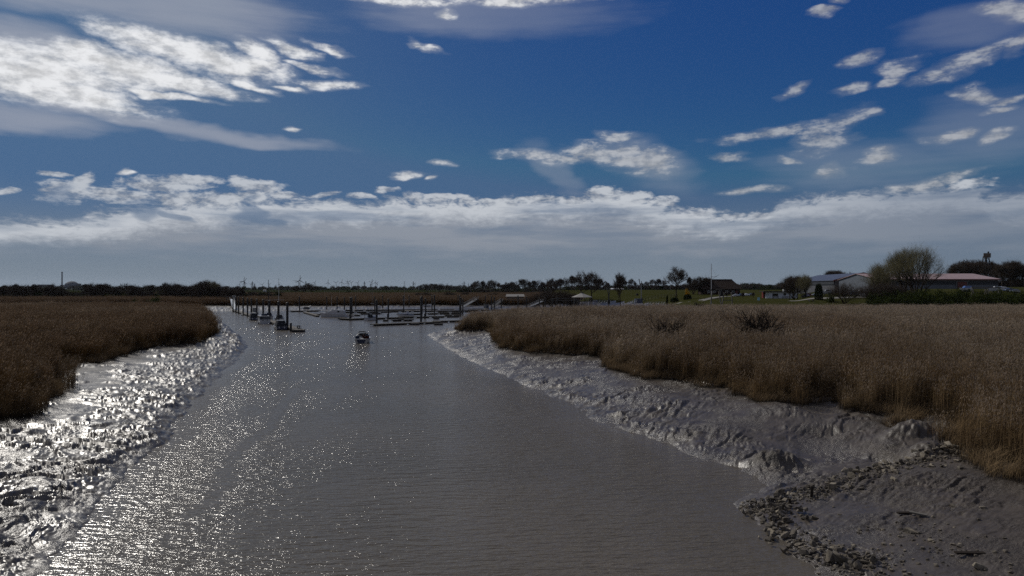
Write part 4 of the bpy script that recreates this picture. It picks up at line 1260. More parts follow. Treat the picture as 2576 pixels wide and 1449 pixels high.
def hull(L, B, fb, bow=0.9, tr=0.85, sheer=0.35, draft=0.35, n=9, grow=0.0):
    """boat hull, bow towards +Y, waterline z = 0"""
    secs = []
    for i in range(n):
        s = i / (n - 1)
        y = (s - 0.5) * L
        w = B / 2 * (tr + (1 - tr) * math.sin(min(s / 0.45, 1) * math.pi / 2)) * (1 - max(0, (s - 0.45) / 0.55) ** 2.2 * 0.97) + grow
        top = fb + sheer * s * s
        rake = bow * max(0, s - 0.8) / 0.2 * 0.5
        secs.append([(-w, y + rake, top), (-w * 0.9, y + rake * .5, 0.12), (-w * 0.45, y, -draft), (w * 0.45, y, -draft), (w * 0.9, y + rake * .5, 0.12), (w, y + rake, top)])
    return MB().loft(secs)


def gunwale(L, B, fb, bow, tr, sheer, z0=-0.10, z1=0.02, out=0.04, n=9):
    mb = MB(); secs = []
    for i in range(n):
        s = i / (n - 1); y = (s - 0.5) * L
        w = B / 2 * (tr + (1 - tr) * math.sin(min(s / 0.45, 1) * math.pi / 2)) * (1 - max(0, (s - 0.45) / 0.55) ** 2.2 * 0.97) + out
        top = fb + sheer * s * s; rake = bow * max(0, s - 0.8) / 0.2 * 0.5
        secs.append([(-w, y + rake, top + z0), (-w, y + rake, top + z1), (w, y + rake, top + z1), (w, y + rake, top + z0)])
    return mb.loft(secs)


def cabin(x0, x1, yb, yf, z0, z1, inset=0.25, rake=0.5, back=0.1):
    w0, w1 = (x1 - x0) / 2, (x1 - x0) / 2 - inset
    cx = (x0 + x1) / 2
    return MB().loft([[(cx - w0, yb, z0), (cx + w0, yb, z0), (cx + w0, yf, z0), (cx - w0, yf, z0)], [(cx - w1, yb + back, z1), (cx + w1, yb + back, z1), (cx + w1, yf - rake, z1), (cx - w1, yf - rake, z1)]])


def make_person(loc, rz, label, seated=True):
    """one continuous skinned body, hair and clothing as children"""
    t = thing('person', loc, rz, label, 'person')
    def skin(name, pts, edges, rad, m, root=0, lvl=2):
        me = bpy.data.meshes.new(name)
        me.from_pydata(pts, edges, []); me.update()
        o = bpy.data.objects.new(name, me); COL.objects.link(o); o.parent = t
        sk = o.modifiers.new('skin', 'SKIN'); 
        if not me.skin_vertices:
            bpy.context.view_layer.objects.active = o
        sv = me.skin_vertices[0].data if me.skin_vertices else None
        if sv is None:
            me.attributes  # no skin layer yet
        for i, r in enumerate(rad):
            sv[i].radius = (r, r)
            sv[i].use_root = (i == root)
        sb = o.modifiers.new('sub', 'SUBSURF'); sb.levels = sb.render_levels = lvl
        me.materials.append(m)
        return o
    return t, skin


def seated_person(loc, rz, label):
    t = thing('person', loc, rz, label, 'person')
    def loftbody(name, m, rings, n=10):
        mb = MB()
        for chain in rings:
            secs = []
            for k, (p, r) in enumerate(chain):
                p = Vector(p)
                q = Vector(chain[min(k + 1, len(chain) - 1)][0]) - Vector(chain[max(k - 1, 0)][0])
                q.normalize(); a = q.orthogonal().normalized(); b = q.cross(a)
                if abs(q.z) > 0.7: a, b = Vector((1, 0, 0)), Vector((0, 1, 0))
                rx, ry = r if isinstance(r, tuple) else (r, r)
                secs.append([tuple(p + a * rx * math.cos(2 * math.pi * j / n) + b * ry * math.sin(2 * math.pi * j / n)) for j in range(n)])
            mb.loft(secs)
        return mb.build(name, m, t, True)
    # body: pelvis, chest, neck and head in one skin; the hands stay bare
    loftbody('body', M['skin'], [[((0, 0, .02), (.14, .10)), ((0, 0, .25), (.14, .10)), ((0, .0, .45), (.17, .11)), ((0, .0, .56), (.08, .07)), ((0, .01, .60), (.055, .055)), ((0, .02, .66), (.06, .065)), ((0, .03, .72), (.075, .095)), ((0, .03, .79), (.078, .10)), ((0, .02, .86), (.06, .075)), ((0, .02, .89), (.02, .02))],
                              [((-.30, .36, .22), .035), ((-.30, .42, .22), .04), ((-.29, .47, .21), .03), ((-.29, .51, .20), .015)], [((.30, .36, .22), .035), ((.30, .42, .22), .04), ((.29, .47, .21), .03), ((.29, .51, .20), .015)]])
    loftbody('jacket', M['redcloth'], [[((0, 0, -.04), (.19, .14)), ((0, 0, .20), (.18, .135)), ((0, 0, .40), (.215, .14)), ((0, 0, .51), (.19, .12)), ((0, 0, .57), (.075, .075))]] +
             [[((sx * .19, 0, .49), .07), ((sx * .27, .03, .38), .06), ((sx * .31, .08, .24), .05), ((sx * .31, .24, .22), .046), ((sx * .30, .37, .22), .04)] for sx in (-1, 1)])
    loftbody('trousers', M['denim'], [[((sx * .09, -.02, .0), .10), ((sx * .11, .22, .03), .088), ((sx * .12, .44, .02), .072), ((sx * .12, .47, -.16), .06), ((sx * .12, .44, -.42), .05), ((sx * .12, .55, -.45), .045)] for sx in (-1, 1)])
    loftbody('hair', M['hair'], [[((0, .0, .74), (.082, .085)), ((0, .0, .82), (.088, .10)), ((0, .01, .89), (.06, .07)), ((0, .01, .92), (.02, .02))]])
    loftbody('life_vest', M['orange'], [[((sx * .10, .13, .16), (.05, .03)), ((sx * .10, .15, .34), (.055, .035)), ((sx * .08, .11, .50), (.04, .03))] for sx in (-1, 1)])
    return t


# ---- mooring piles
def pile(x, y, ztop, r, label, group, zbase=-1.4):
    t = thing('mooring_pile', (x, y, zbase), 0, label, 'pile', group)
    h = ztop - zbase; r *= 1.25
    MB().tube((0, 0, 0), (0, 0, h), r, r * 0.94, 10).build('shaft', M['pile'], t, False)
    MB().lathe([(r * 1.12, h - 0.12), (r * 1.12, h + 0.02), (r * 0.5, h + 0.16), (0.01, h + 0.2)], 10).build('cap', M['black'], t)
    return t


LP0, LP1 = Vector((-131, 336)), Vector((-54.5, 181))          # line of the left pontoon
def on_left(px, side=0.0):
    k = (px - CX) / F
    d = LP1 - LP0
    t = (k * LP0.y - LP0.x) / (d.x - k * d.y)
    p = LP0 + d * t
    nrm = Vector((-d.y, d.x)).normalized()
    return p + nrm * side


for i, px in enumerate([594.1, 601.7, 608.6, 620.5, 632, 642, 656.3, 672.8, 689.6, 712.9, 736]):
    p = on_left(px, -1.35)
    pile(p.x, p.y, 7.1, 0.24 if i < 9 else 0.27, "tall dark mooring pile of the left pontoon, %s counted from the gangway" % ORD[i], 'mooring piles of the left pontoon')
pmid = [(753.2, 745.6, 784), (822, 747, 781), (848, 747, 780.5), (866.3, 748, 785.7), (882, 748.7, 802), (885.2, 748, 792), (895, 745, 780.3), (942.6, 745.6, 785), (947.5, 755.6, 813.5), (962.8, 743.3, 779.6), (977, 752.6, 799),
        (1015, 745, 782.7), (1029, 743.3, 777.3), (1059.2, 748, 809.6), (1061.6, 745, 789.6), (1070.7, 751, 799), (1086.7, 744, 782.7), (1093, 742.5, 792.7), (1152, 742.3, 775), (1156.6, 743.7, 787), (1159.2, 749, 792.8), (1164.3, 752.3, 794.3),
        (1201, 752, 772), (1203.5, 752, 772), (1221, 743.7, 778), (1236.5, 745.2, 780.2), (1244, 747.4, 780.2), (1261, 752, 780.2), (1303, 743.8, 764), (1324, 746.8, 766), (1357, 750, 775), (1372, 749, 772), (1390, 752, 773), (1402, 748, 773), (1446, 752, 772)]
for i, (px, pt, pb) in enumerate(sorted(pmid)):
    y = min(H * F / (pb - HY), 392.0)
    if px > 1290: y = 318.0 + (px % 17)
    zb = -1.4 if px < 1290 else ground_z(gx(px, y), y) - 0.5
    pile(gx(px, y), y, zpx(pt, y), 0.22 if pb < 800 else 0.27, "dark mooring pile in the middle and right marina, %s from the left" % ORD[i], 'mooring piles of the middle marina', zb)
for px, pt, pb, lab in ((731.6, 813, 829, "short thick bollard pile beside the outer end of the left pontoon"), (975.5, 790.5, 799, "short thick bollard pile on the second pontoon near the white sailboat"), (1068.8, 789, 799, "short thick bollard pile on the second pontoon near the reeds"), (880.6, 792, 803, "stubby bollard pile at the second pontoon's left end")):
    y = 10.5 * F / (pb - HY)
    t = thing('bollard_pile', (gx(px, y), y, -1.0), 0, lab, 'bollard', 'short bollard piles')
    h = zpx(pt, y) + 1.0
    MB().tube((0, 0, 0), (0, 0, h), 0.28, 0.27, 10).build('shaft', M['pile'], t)
    MB().lathe([(0.32, h - 0.1), (0.32, h + 0.03), (0.01, h + 0.08)], 10).build('cap', M['black'], t)


# ---- pontoons
def pontoon(p, q, w, label, z=0.55, name='pontoon'):
    p, q = Vector(p), Vector(q)
    L = (q - p).length; rz = math.atan2(q.y - p.y, q.x - p.x)
    t = thing(name, ((p.x + q.x) / 2, (p.y + q.y) / 2, 0), rz, label, 'pontoon', 'floating pontoons')
    MB().box((0, 0, z - 0.05), (L, w, 0.10)).build('deck', M['deck'], t)
    mb = MB()
    for s in (-1, 1):
        mb.box((0, s * (w / 2 + 0.05), z - 0.12), (L + .1, 0.10, 0.3))
    mb.build('fender_beam', M['darkwood'], t)
    n = max(2, int(L / 5))
    for k in range(n):
        MB().box(((k + .5) / n * L - L / 2, 0, z / 2 - 0.22), (L / n * 0.72, w * 0.86, z + 0.2)).build('float', M['float'], t)
    return t


def fingers(p, q, items, w=0.7):
    pass


pontoon(LP0 + Vector((-1, 2)), LP1, 2.2, "long left pontoon running from the gangway towards the open river")
endp = thing('pontoon_end', (gx(751, 178.5), 178.5, 0), R(4), "wider outer end of the left pontoon with a rounded guard rail", 'pontoon', 'floating pontoons')
MB().box((0, 0, 0.5), (2.9, 2.6, 0.16)).build('deck', M['deck'], endp)
MB().box((0, 0, 0.16), (2.8, 2.5, 0.5)).build('float', M['float'], endp)
MB().path([(-0.85, -1.0, .58), (-0.85, -1.0, 1.45), (-0.7, -1.0, 1.62), (0.7, -1.0, 1.62), (0.85, -1.0, 1.45), (0.85, -1.0, .58)], 0.035, 6).path([(-0.85, -1.0, .9), (0.85, -1.0, .9)], 0.02, 5).build('guard_rail', M['galv'], endp)
lb = thing('lifebuoy', (gx(751, 177.4), 177.4, 1.62), R(4), "dark horseshoe lifebuoy hanging on the guard rail of the pontoon end", 'lifebuoy')
MB().path([(-0.3, 0, -.02), (-0.3, 0, -.45), (-0.18, 0, -.68), (0, 0, -.75), (0.18, 0, -.68), (0.3, 0, -.45), (0.3, 0, -.02)], 0.11, 8).build('ring', M['canvas'], lb, True)
MB().box((0, -.02, -.12), (0.5, 0.12, 0.2)).build('strap', M['canvas'], lb)

W0 = lambda px, py: P(px, py, 0.3)
pontoon(W0(936, 817.5), W0(1109, 811), 2.0, "front middle pontoon, the nearest dark one left of the reeds' point")
pontoon(W0(1092, 809.5), W0(1165, 807.5), 1.8, "front middle pontoon's second leg running in behind the reed tips")
pontoon(W0(857, 802), W0(889, 803.5), 2.2, "pale-decked left tip of the second middle pontoon")
pontoon(W0(888, 803), W0(1012, 799.5), 1.7, "second middle pontoon with the white sailboat moored at it")
pontoon(W0(1005, 799), W0(1158, 796), 1.7, "second middle pontoon's right half reaching the reeds")
pontoon(W0(1074, 789.6), W0(1162, 788), 1.6, "short pontoon between second and third rows, just before the reeds")
pontoon(W0(864, 786), W0(985, 784.5), 1.6, "third middle pontoon behind the motor yacht")
pontoon(W0(975, 784), W0(1186, 781.6), 1.6, "third middle pontoon's long right half")
pontoon(W0(1178, 780.5), W0(1262, 780), 1.6, "pontoon under the small shed near the right gangway")
pontoon(W0(862, 781), W0(1100, 778.8), 1.5, "fourth and farthest middle pontoon below the muddy bank")
pontoon(W0(1098, 784.8), W0(1200, 783.6), 1.5, "pontoon just beyond the third row, running in behind the tall piles")
pontoon(W0(1108, 778.6), W0(1215, 777.6), 1.4, "farthest right pontoon at the foot of the long grey gangway")
pontoon(W0(1000, 791.5), W0(1062, 790.2), 1.4, "short dark pontoon between the bright white sailboat and the fifth row")
pontoon(W0(905, 789.6), W0(960, 788.6), 1.3, "narrow pontoon with low dinghies right of the motor yacht")
pontoon(W0(1118, 793.2), W0(1160, 792.6), 1.4, "short pontoon tucked behind the reed point")
pontoon(W0(985, 806.5), W0(1040, 805.2), 1.0, "narrow walkway float between the front and second pontoons")
pontoon(W0(728, 783.5), W0(805, 782), 1.6, "far left pontoon with the covered white cruiser behind it")
pontoon(W0(766, 785.5), W0(800, 795), 1.4, "short slanting pontoon left of the motor yacht")
pontoon(W0(868, 791.5), W0(905, 793.5), 1.3, "short finger pontoon right of the motor yacht's stern")
for i, (px, py, w_) in enumerate([(972, 815.5, 3.2), (1044, 815, 2.4), (1103, 815, 2.6), (1009, 802, 1.8), (1098, 801, 2.0), (970, 806, 1.5)]):
    x, y = W0(px, py)
    t = thing('float_block', (x, y, 0), 0, "dark float sticking out in front of the middle pontoons, %s from the left" % ORD[sorted([972, 1044, 1103, 1009, 1098, 970]).index(px)], 'float', 'outrigger floats')
    MB().box((0, 0, 0.15), (w_, 1.5, 0.55)).build('float', M['float'], t)
    MB().box((0, 0, 0.46), (w_ + .1, 1.6, 0.07)).build('deck', M['darkwood'], t)


# ---- boats
def boat(name, xy, rz, label, group=None, cat='boat'):
    return thing(name, (xy[0], xy[1], 0.0), rz, label, cat, group)


RZL = R(26.6)
def covered_cruiser(xy, rz, label, L, B, fb, h, hullm, roof):
    t = boat('cabin_cruiser', xy, rz, label)
    hull(L, B, fb, 0.9, 0.9, 0.35).build('hull', M[hullm], t)
    gunwale(L, B, fb, 0.9, 0.9, 0.35).build('rub_rail', M['gel'], t)
    cabin(-B * .46, B * .46, -L * .47, L * .12, fb, fb + h, B * .17, 0.7, 0.55).build('canopy', M['canvas'], t)
    cabin(-B * .40, B * .40, L * .12, L * .36, fb + .2, fb + .75, B * .1, 1.0, 0.0).build('foredeck_cabin', M['gel'], t)
    MB().box((0, -L * .12, fb + h + .05), (B * .62, L * .34, 0.12)).build('roof', M[roof], t)
    for s in (-1, 1):
        MB().tube((s * B * .22, -L * .492, fb + .05), (s * B * .22, -L * .492, fb - .55), 0.13, 0.13, 8).build('fender', M['fender'], t, True)
    MB().box((0, -L * .5 - .12, 0.2), (B * .7, .35, .08)).build('swim_platform', M['darkwood'], t)
    return t


d = Vector((-78, 155)).normalized()
xy = P(709, 830.5); c = Vector(xy) + d * 3.6
covered_cruiser((c.x, c.y), RZL, "nearest moored cruiser with dark trapezoid canvas cover at the left pontoon's outer end", 7.4, 3.0, 0.85, 1.55, 'navy', 'gel')
xy = P(640, 806); c = Vector(xy) + d * 3.6
covered_cruiser((c.x, c.y), RZL, "dark covered cruiser with two pale fenders on its stern, midway along the left pontoon", 7.0, 2.9, 0.75, 1.6, 'navy', 'gel')

xy = P(667, 815.5); c = Vector(xy) + d * 4.2
t = boat('motor_cruiser', (c.x, c.y), RZL, "broad white motor cruiser with flat stern and two portholes at the left pontoon")
hull(8.6, 3.3, 1.5, 0.9, 0.95, 0.3).build('hull', M['gel'], t)
gunwale(8.6, 3.3, 1.5, 0.9, 0.95, 0.3).build('rub_rail', M['navy'], t)
cabin(-1.55, 1.55, -4.0, 1.8, 1.5, 2.35, 0.12, 0.9, 0.12).build('window_band', M['glass'], t)
MB().box((0, -1.2, 2.42), (3.0, 5.4, 0.12)).build('roof', M['gel'], t)
MB().box((0.2, -1.0, 2.75), (1.7, 2.2, 0.55), 0, 0.85).build('flybridge', M['navycanvas'], t)
for s in (-0.62, 0.62):
    MB().tube((s, -4.26, 1.15), (s, -4.34, 1.15), 0.15, 0.15, 10).build('porthole', M['glass'], t)
MB().box((-1.75, -3.2, 0.3), (0.28, 0.5, 0.5)).build('fender', M['black'], t)


def mast_set(t, x, y, z0, h, boom=2.6, m='alu', spreader=(0.55, 1.1), top=True, r=0.07):
    MB().tube((x, y, z0), (x, y, h), r, r * .7, 8).build('mast', M[m], t)
    if boom:
        MB().tube((x, y - .1, z0 + 1.0), (x, y - boom, z0 + 1.1), 0.06, 0.06, 6).build('boom', M[m], t)
    if spreader:
        MB().tube((x - spreader[1], y, z0 + (h - z0) * spreader[0]), (x + spreader[1], y, z0 + (h - z0) * spreader[0]), 0.05, 0.05, 5).build('spreader', M['gel'], t)
    if top:
        MB().box((x, y, h + .12), (.12, .12, .3)).build('masthead', M['black'], t)


def sailboat(xy, rz, label, L=8.0, B=2.7, fb=0.9, mast_top=11.0, hullm='gel', hood='navycanvas', mastm='alu', spreader=(0.55, 1.2), boomcover=True, mr=0.07):
    t = boat('sailboat', xy, rz, label, None, 'sailboat')
    hull(L, B, fb, 1.2, 0.6, 0.35, 0.3).build('hull', M[hullm], t)
    gunwale(L, B, fb, 1.2, 0.6, 0.35, -0.14, 0.02).build('rub_rail', M['navy'], t)
    cabin(-B * .33, B * .33, -L * .08, L * .27, fb + .1, fb + .55, B * .06, 0.7, 0.05).build('cabin', M['gel'], t)
    cabin(-B * .36, B * .36, -L * .16, L * .0, fb + .2, fb + 1.15, B * .12, 0.55, 0.1).build('sprayhood', M[hood], t)
    mast_set(t, 0, L * .1, fb + .5, mast_top, L * .36, mastm, spreader, True, mr)
    if boomcover:
        MB().tube((0, L * .08, fb + 1.7), (0, -L * .24, fb + 1.75), 0.2, 0.12, 8).build('sail_cover', M[hood], t, True)
    MB().path([(0, -L * .48, fb), (0, -L * .48, fb + .75)], .02).path([(-B * .28, -L * .47, fb + .7), (B * .28, -L * .47, fb + .7)], .02).path([(-B * .28, -L * .47, fb), (-B * .28, -L * .47, fb + .7)], .02).path([(B * .28, -L * .47, fb), (B * .28, -L * .47, fb + .7)], .02).build('pushpit', M['galv'], t)
    MB().path([(0, L * .1, mast_top), (0, L * .56, fb + .5)], .012).path([(0, L * .1, mast_top), (0, -L * .49, fb + .2)], .012).build('rigging', M['galv'], t)
    return t


y = 255; p = Vector((gx(676, y), y)); sailboat((p.x, p.y), RZL, "sailboat with tall black mast and white crosstree right of the left pontoon", 8.4, 2.8, 1.0, zpx(705, y), 'cream', 'navycanvas', 'black', (0.42, 1.6), True, 0.12)
y = 236; p = Vector((gx(702, y), y)); t = sailboat((p.x, p.y), RZL, "sailboat with arched dark sprayhood and thin pale mast behind the nearest cruiser", 8.6, 3.0, 1.0, zpx(703, y), 'cream', 'canvas', 'alu', (0.45, 1.7), False, 0.06)
MB().tube((-0.2, 0.9, 1.3), (-0.2, 0.9, 5.6), .04).tube((0.5, -2.6, 1.2), (0.5, -2.6, 4.4), .04).build('antenna_pole', M['galv'], t)
MB().path([(-1.2, -2.2, 1.1), (-1.15, -2.2, 2.3), (-.6, -2.2, 2.75), (.6, -2.2, 2.75), (1.15, -2.2, 2.3), (1.2, -2.2, 1.1)], 0.05).build('stern_arch', M['galv'], t)
MB().tube((-1.35, -3.6, .6), (-1.35, -3.6, 1.4), .18, .14, 8).build('outboard', M['black'], t)
y = 300; p = Vector((gx(641, y), y))
t = boat('fishing_boat', (p.x, p.y), RZL, "small workboat with open grey wheelhouse half hidden behind the dark covered cruiser")
hull(7, 2.6, .8, .9, .85).build('hull', M['cream'], t); cabin(-.9, .9, -.6, 1.4, .8, 2.7, .08, .1, .05).build('wheelhouse', M['galv'], t); cabin(-.94, .94, -.3, 1.2, 1.8, 2.45, .04, .05, .02).build('window_band', M['glass'], t); MB().path([(-1.1, -2.8, .8), (-1.1, -2.8, 2.4), (1.1, -2.8, 2.4), (1.1, -2.8, .8)], .05).build('gantry', M['black'], t)
for i, (px, py, lab) in enumerate([(611, 793, "flat dark dinghy tied up along the inner left pontoon"), (800, 791.5, "dark open boat under a tarpaulin left of the motor yacht's bow")]):
    x, y = P(px, py)
    t = boat('dinghy', (x, y), RZL + R(60 * i), lab); hull(3.8, 1.6, .38, .6, .8, .12, .15).build('hull', M['black'], t); gunwale(3.8, 1.6, .38, .6, .8, .12, -.05, .03).build('rub_rail', M['galv'], t); MB().tube((0, -2.0, -.1), (0, -2.0, .8), .12, .16, 8).build('outboard', M['black'], t); MB().box((0, 0, .36), (1.2, .25, .05)).build('thwart', M['deck'], t)

# the boat under way in mid river
x, y = P(906, 864)
t = boat('river_boat', (x, y + 3.2), R(4), "small white and navy boat heading upriver in mid channel, seen from astern")
hull(6.6, 2.75, 0.82, 0.9, 0.9, 0.35).build('hull', M['cream'], t)
MB().loft([[(-.95, -3.34, .76), (.95, -3.34, .76), (.6, -3.34, .06), (-.6, -3.34, .06)], [(-.95, -3.28, .76), (.95, -3.28, .76), (.6, -3.28, .06), (-.6, -3.28, .06)]]).build('transom', M['navy'], t)
gunwale(6.6, 2.75, 0.82, 0.9, 0.9, 0.35, -.14, -.06, .05).build('stripe', M['navy'], t)
gunwale(6.6, 2.75, 0.82, 0.9, 0.9, 0.35, -.04, .04, .05).build('rub_rail', M['gel'], t)
MB().box((-1.0, -1.6, 1.12), (.62, 1.6, .55)).build('side_curtain', M['navycanvas'], t)
MB().box((.95, -1.6, 1.2), (.62, 1.6, .68)).build('cockpit_cover', M['redcloth'], t)
MB().box((1.0, -1.6, 1.56), (.85, 1.8, .06)).build('cover_board', M['navy'], t)
cabin(-1.1, .5, .3, 2.2, .9, 1.62, .2, .7, .05).build('cabin', M['gel'], t)
cabin(-.85, .62, -.1, .35, 1.35, 1.85, .1, .2, .0).build('windscreen', M['glass'], t)
mb = MB()
for yy in (-1.9, -.7):
    mb.path([(-.82, yy, .9), (-.82, yy, 1.95), (-.6, yy, 2.25), (.45, yy, 2.22), (.6, yy, 2.0), (.6, yy, .9)], .045, 6)
mb.path([(-.6, -1.9, 2.25), (-.6, -.7, 2.25)], .04).path([(.45, -1.9, 2.22), (.45, -.7, 2.22)], .04).path([(-.82, -1.9, 1.75), (.6, -1.9, 1.75)], .035)
mb.build('canopy_frame', M['black'], t)
MB().box((-.05, -1.3, 2.2), (1.0, .5, .14)).build('folded_canopy', M['canvas'], t)
MB().bar((-1.35, -1.0, 1.3), (-.85, -.6, 1.85), .08, .04).build('boat_hook', M['gel'], t)
MB().ball((1.02, -2.2, 1.78), .2, 10, 6).build('fender', M['black'], t, True)
MB().ball((.72, -2.2, 1.74), .12, 8, 6).build('mooring_buoy', M['black'], t, True)
c = Vector((x, y + 3.2, 0)) + Matrix.Rotation(R(4), 3, 'Z') @ Vector((.28, -1.75, 1.0))
seated_person(c, R(4), "person in a dark red jacket seated in the stern of the boat under way")

# motor yacht, side on, bow to the left
x, y = P(838, 798)
t = boat('motor_yacht', (x, y + 1.2), R(86), "long white motor yacht moored side on, bow to the left, raked cabin windows")
hull(9.2, 3.0, 1.15, 1.6, 0.92, 0.55).build('hull', M['gel'], t)
gunwale(9.2, 3.0, 1.15, 1.6, 0.92, 0.55, -.1, .02).build('rub_rail', M['fender'], t)
MB().prism([(-4.0, 1.15), (-4.0, 2.55), (-1.0, 2.75), (.3, 2.6), (2.0, 1.75), (3.4, 1.6), (3.4, 1.2)], -1.2, 1.2)
mb = MB().prism([(-4.1, 1.15), (-4.1, 2.5), (-3.8, 2.66), (-.8, 2.74), (.35, 2.6), (1.9, 1.8), (3.2, 1.55), (3.2, 1.2)], -1.18, 1.18)
mb.v = [(-b_, a, c_) for a, b_, c_ in mb.v]
mb.build('cabin', M['gel'], t)
for s in (-1, 1):
    mb = MB().prism([(-2.5, 1.85), (-2.4, 2.4), (-1.7, 2.45), (-1.7, 1.85)], s * 1.19 - .02, s * 1.19 + .02); mb.v = [(-b_, a, c_) for a, b_, c_ in mb.v]; mb.build('side_window', M['glass'], t)
    mb = MB().prism([(-1.4, 1.85), (-1.4, 2.45), (.1, 2.48), (1.2, 1.9)], s * 1.19 - .02, s * 1.19 + .02); mb.v = [(-b_, a, c_) for a, b_, c_ in mb.v]; mb.build('side_window', M['fender'], t)
    for k in (0.6, 1.6, 2.5):
        MB().tube((s * 1.44 * (1.0 if k < 1.5 else .86), k, .85), (s * 1.50 * (1.0 if k < 1.5 else .86), k, .85), .11, .11, 8).build('porthole', M['glass'], t)
MB().box((0, -4.9, .35), (2.4, .9, .12)).build('swim_platform', M['fender'], t)
MB().path([(-1.2, 1.5, 1.4), (-1.0, 2.6, 2.1), (-.5, 4.4, 2.3), (0, 4.9, 2.35), (.5, 4.4, 2.3), (1.0, 2.6, 2.1), (1.2, 1.5, 1.4)], .025).build('bow_rail', M['galv'], t)
x, y = P(879, 796.5)
t = boat('tender', (x, y + .6), R(86), "little white tender with a red stripe lying astern of the motor yacht"); hull(3.4, 1.5, .55, .7, .8, .2, .2).build('hull', M['gel'], t); gunwale(3.4, 1.5, .55, .7, .8, .2, -.2, -.08).build('stripe', M['redpaint'], t); MB().box((0, 0, .5), (1.2, .3, .05)).build('thwart', M['deck'], t)

x, y = P(930, 806.5)
t = sailboat((x, y + 2.5), R(-20), "white sailboat with round arched hood moored at the second middle pontoon", 6.6, 2.5, .95, zpx(705, y), 'gel', 'canvas', 'galv', (0.35, .8), False, .06)
MB().path([(-1.1, -2.4, 1.0), (-1.1, -2.4, 1.9), (-.7, -2.4, 2.35), (.5, -2.4, 2.35), (1.0, -2.4, 1.9), (1.1, -2.4, 1.0)], .07).build('stern_arch', M['black'], t)
x, y = P(1020, 796.5)
t = sailboat((x, y + 1), R(62), "bright white sailboat with low cabin moored side on behind the second pontoon", 6.8, 2.5, .8, zpx(709, y), 'gel', 'fender', 'galv', (0.42, 1.7), False, .07)
x, y = P(1065, 777.2)
t = boat('motor_yacht', (x, y), R(88), "far grey white yacht with long low superstructure near the muddy bank"); hull(9.6, 2.9, .95, 1.3, .9, .4).build('hull', M['fender'], t); cabin(-1.1, 1.1, -4.4, 1.2, .95, 2.1, .2, 1.2, .1).build('cabin', M['fender'], t); cabin(-1.14, 1.14, -3.8, .4, 1.35, 1.8, .05, .5, .05).build('window_band', M['glass'], t); MB().box((0, -3.2, 2.3), (1.5, 2.0, .4)).build('flybridge', M['fender'], t)
x, y = P(767, 780.8)
t = boat('cabin_cruiser', (x, y), R(84), "low white cruiser with a shining cover behind the far left pontoon"); hull(5.4, 2.2, .8, .9, .9, .3).build('hull', M['fender'], t); cabin(-.9, .9, -2.2, 1.0, .8, 1.6, .25, .9, .2).build('canopy', M['canvas'], t); gunwale(5.4, 2.2, .8, .9, .9, .3).build('rub_rail', M['gel'], t)
x, y = P(954, 779.5)
t = boat('sailboat', (x, y), R(10), "small white-hooded boat with a thin dark mast on the far pontoon", None, 'sailboat'); hull(5.5, 2.2, .8, .9, .8, .3).build('hull', M['cream'], t); cabin(-.8, .8, -2, .8, .8, 2.1, .2, .5, .1).build('sprayhood', M['gel'], t); MB().tube((0, .8, 1), (0, .8, zpx(727, y)), .07, .05).build('mast', M['black'], t)
for i, (px, top, yb, lab) in enumerate([(823.7, 748, 372, "short white mast pole standing left of the tall piles behind the motor yacht"), (836.6, 746.5, 362, "taller white mast pole straight behind the motor yacht's cabin")]):
    x = gx(px, yb)
    t = boat('day_sailer', (x, yb), R(70), lab.replace("mast pole standing", "masted dinghy lying").replace("mast pole straight", "masted dinghy straight"), None, 'sailboat'); hull(4.6, 1.7, .5, .8, .8, .2, .2).build('hull', M['fender'], t); MB().tube((0, .6, .4), (0, .6, zpx(top, yb)), .08, .06).build('mast', M['gel'], t); MB().box((0, -.3, .55), (1.3, 2.6, .12), 0, .8).build('cover', M['canvas'], t)
x, y = P(1262, 777)
# tiny launches tucked under the right gangway
for i, (px, py) in enumerate([(1169, 777.5), (1186, 777.2)]):
    x, y = P(px, py); t = boat('dinghy', (x, y), R(80), ["white dinghy at the foot of the right gangway, left one", "white dinghy at the foot of the right gangway, right one"][i]); hull(4.2, 1.7, .55, .6, .8, .15).build('hull', M['gel'], t); MB().box((0, -.4, .7), (1.3, 1.8, .3), 0, .8).build('cover', M['fender'], t)

# ---- gangways, shed, jetties
def gangway(a, b, w, label, m='alu', rail=1.0, group='gangways'):
    a, b = Vector(a), Vector(b)
    t = thing('gangway', a, 0, label, 'gangway', group)
    v = b - a; s = v.cross(Vector((0, 0, 1))).normalized() * w / 2
    MB().bar((0, 0, 0), v, w, 0.12).build('deck', M[m], t)
    for k in (-1, 1):
        MB().bar(s * k + Vector((0, 0, rail)), v + s * k + Vector((0, 0, rail)), .1, .1).build('handrail', M['galv'], t)
        mb = MB(); n = max(4, int(v.length / 2.2))
        for i in range(n + 1):
            mb.bar(s * k + v * i / n, s * k + v * i / n + Vector((0, 0, rail)), .06, .06)
            if i < n: mb.bar(s * k + v * i / n, s * k + v * (i + 1) / n + Vector((0, 0, rail)), .04, .04)
        mb.build('truss', M['galv'], t)
    return t


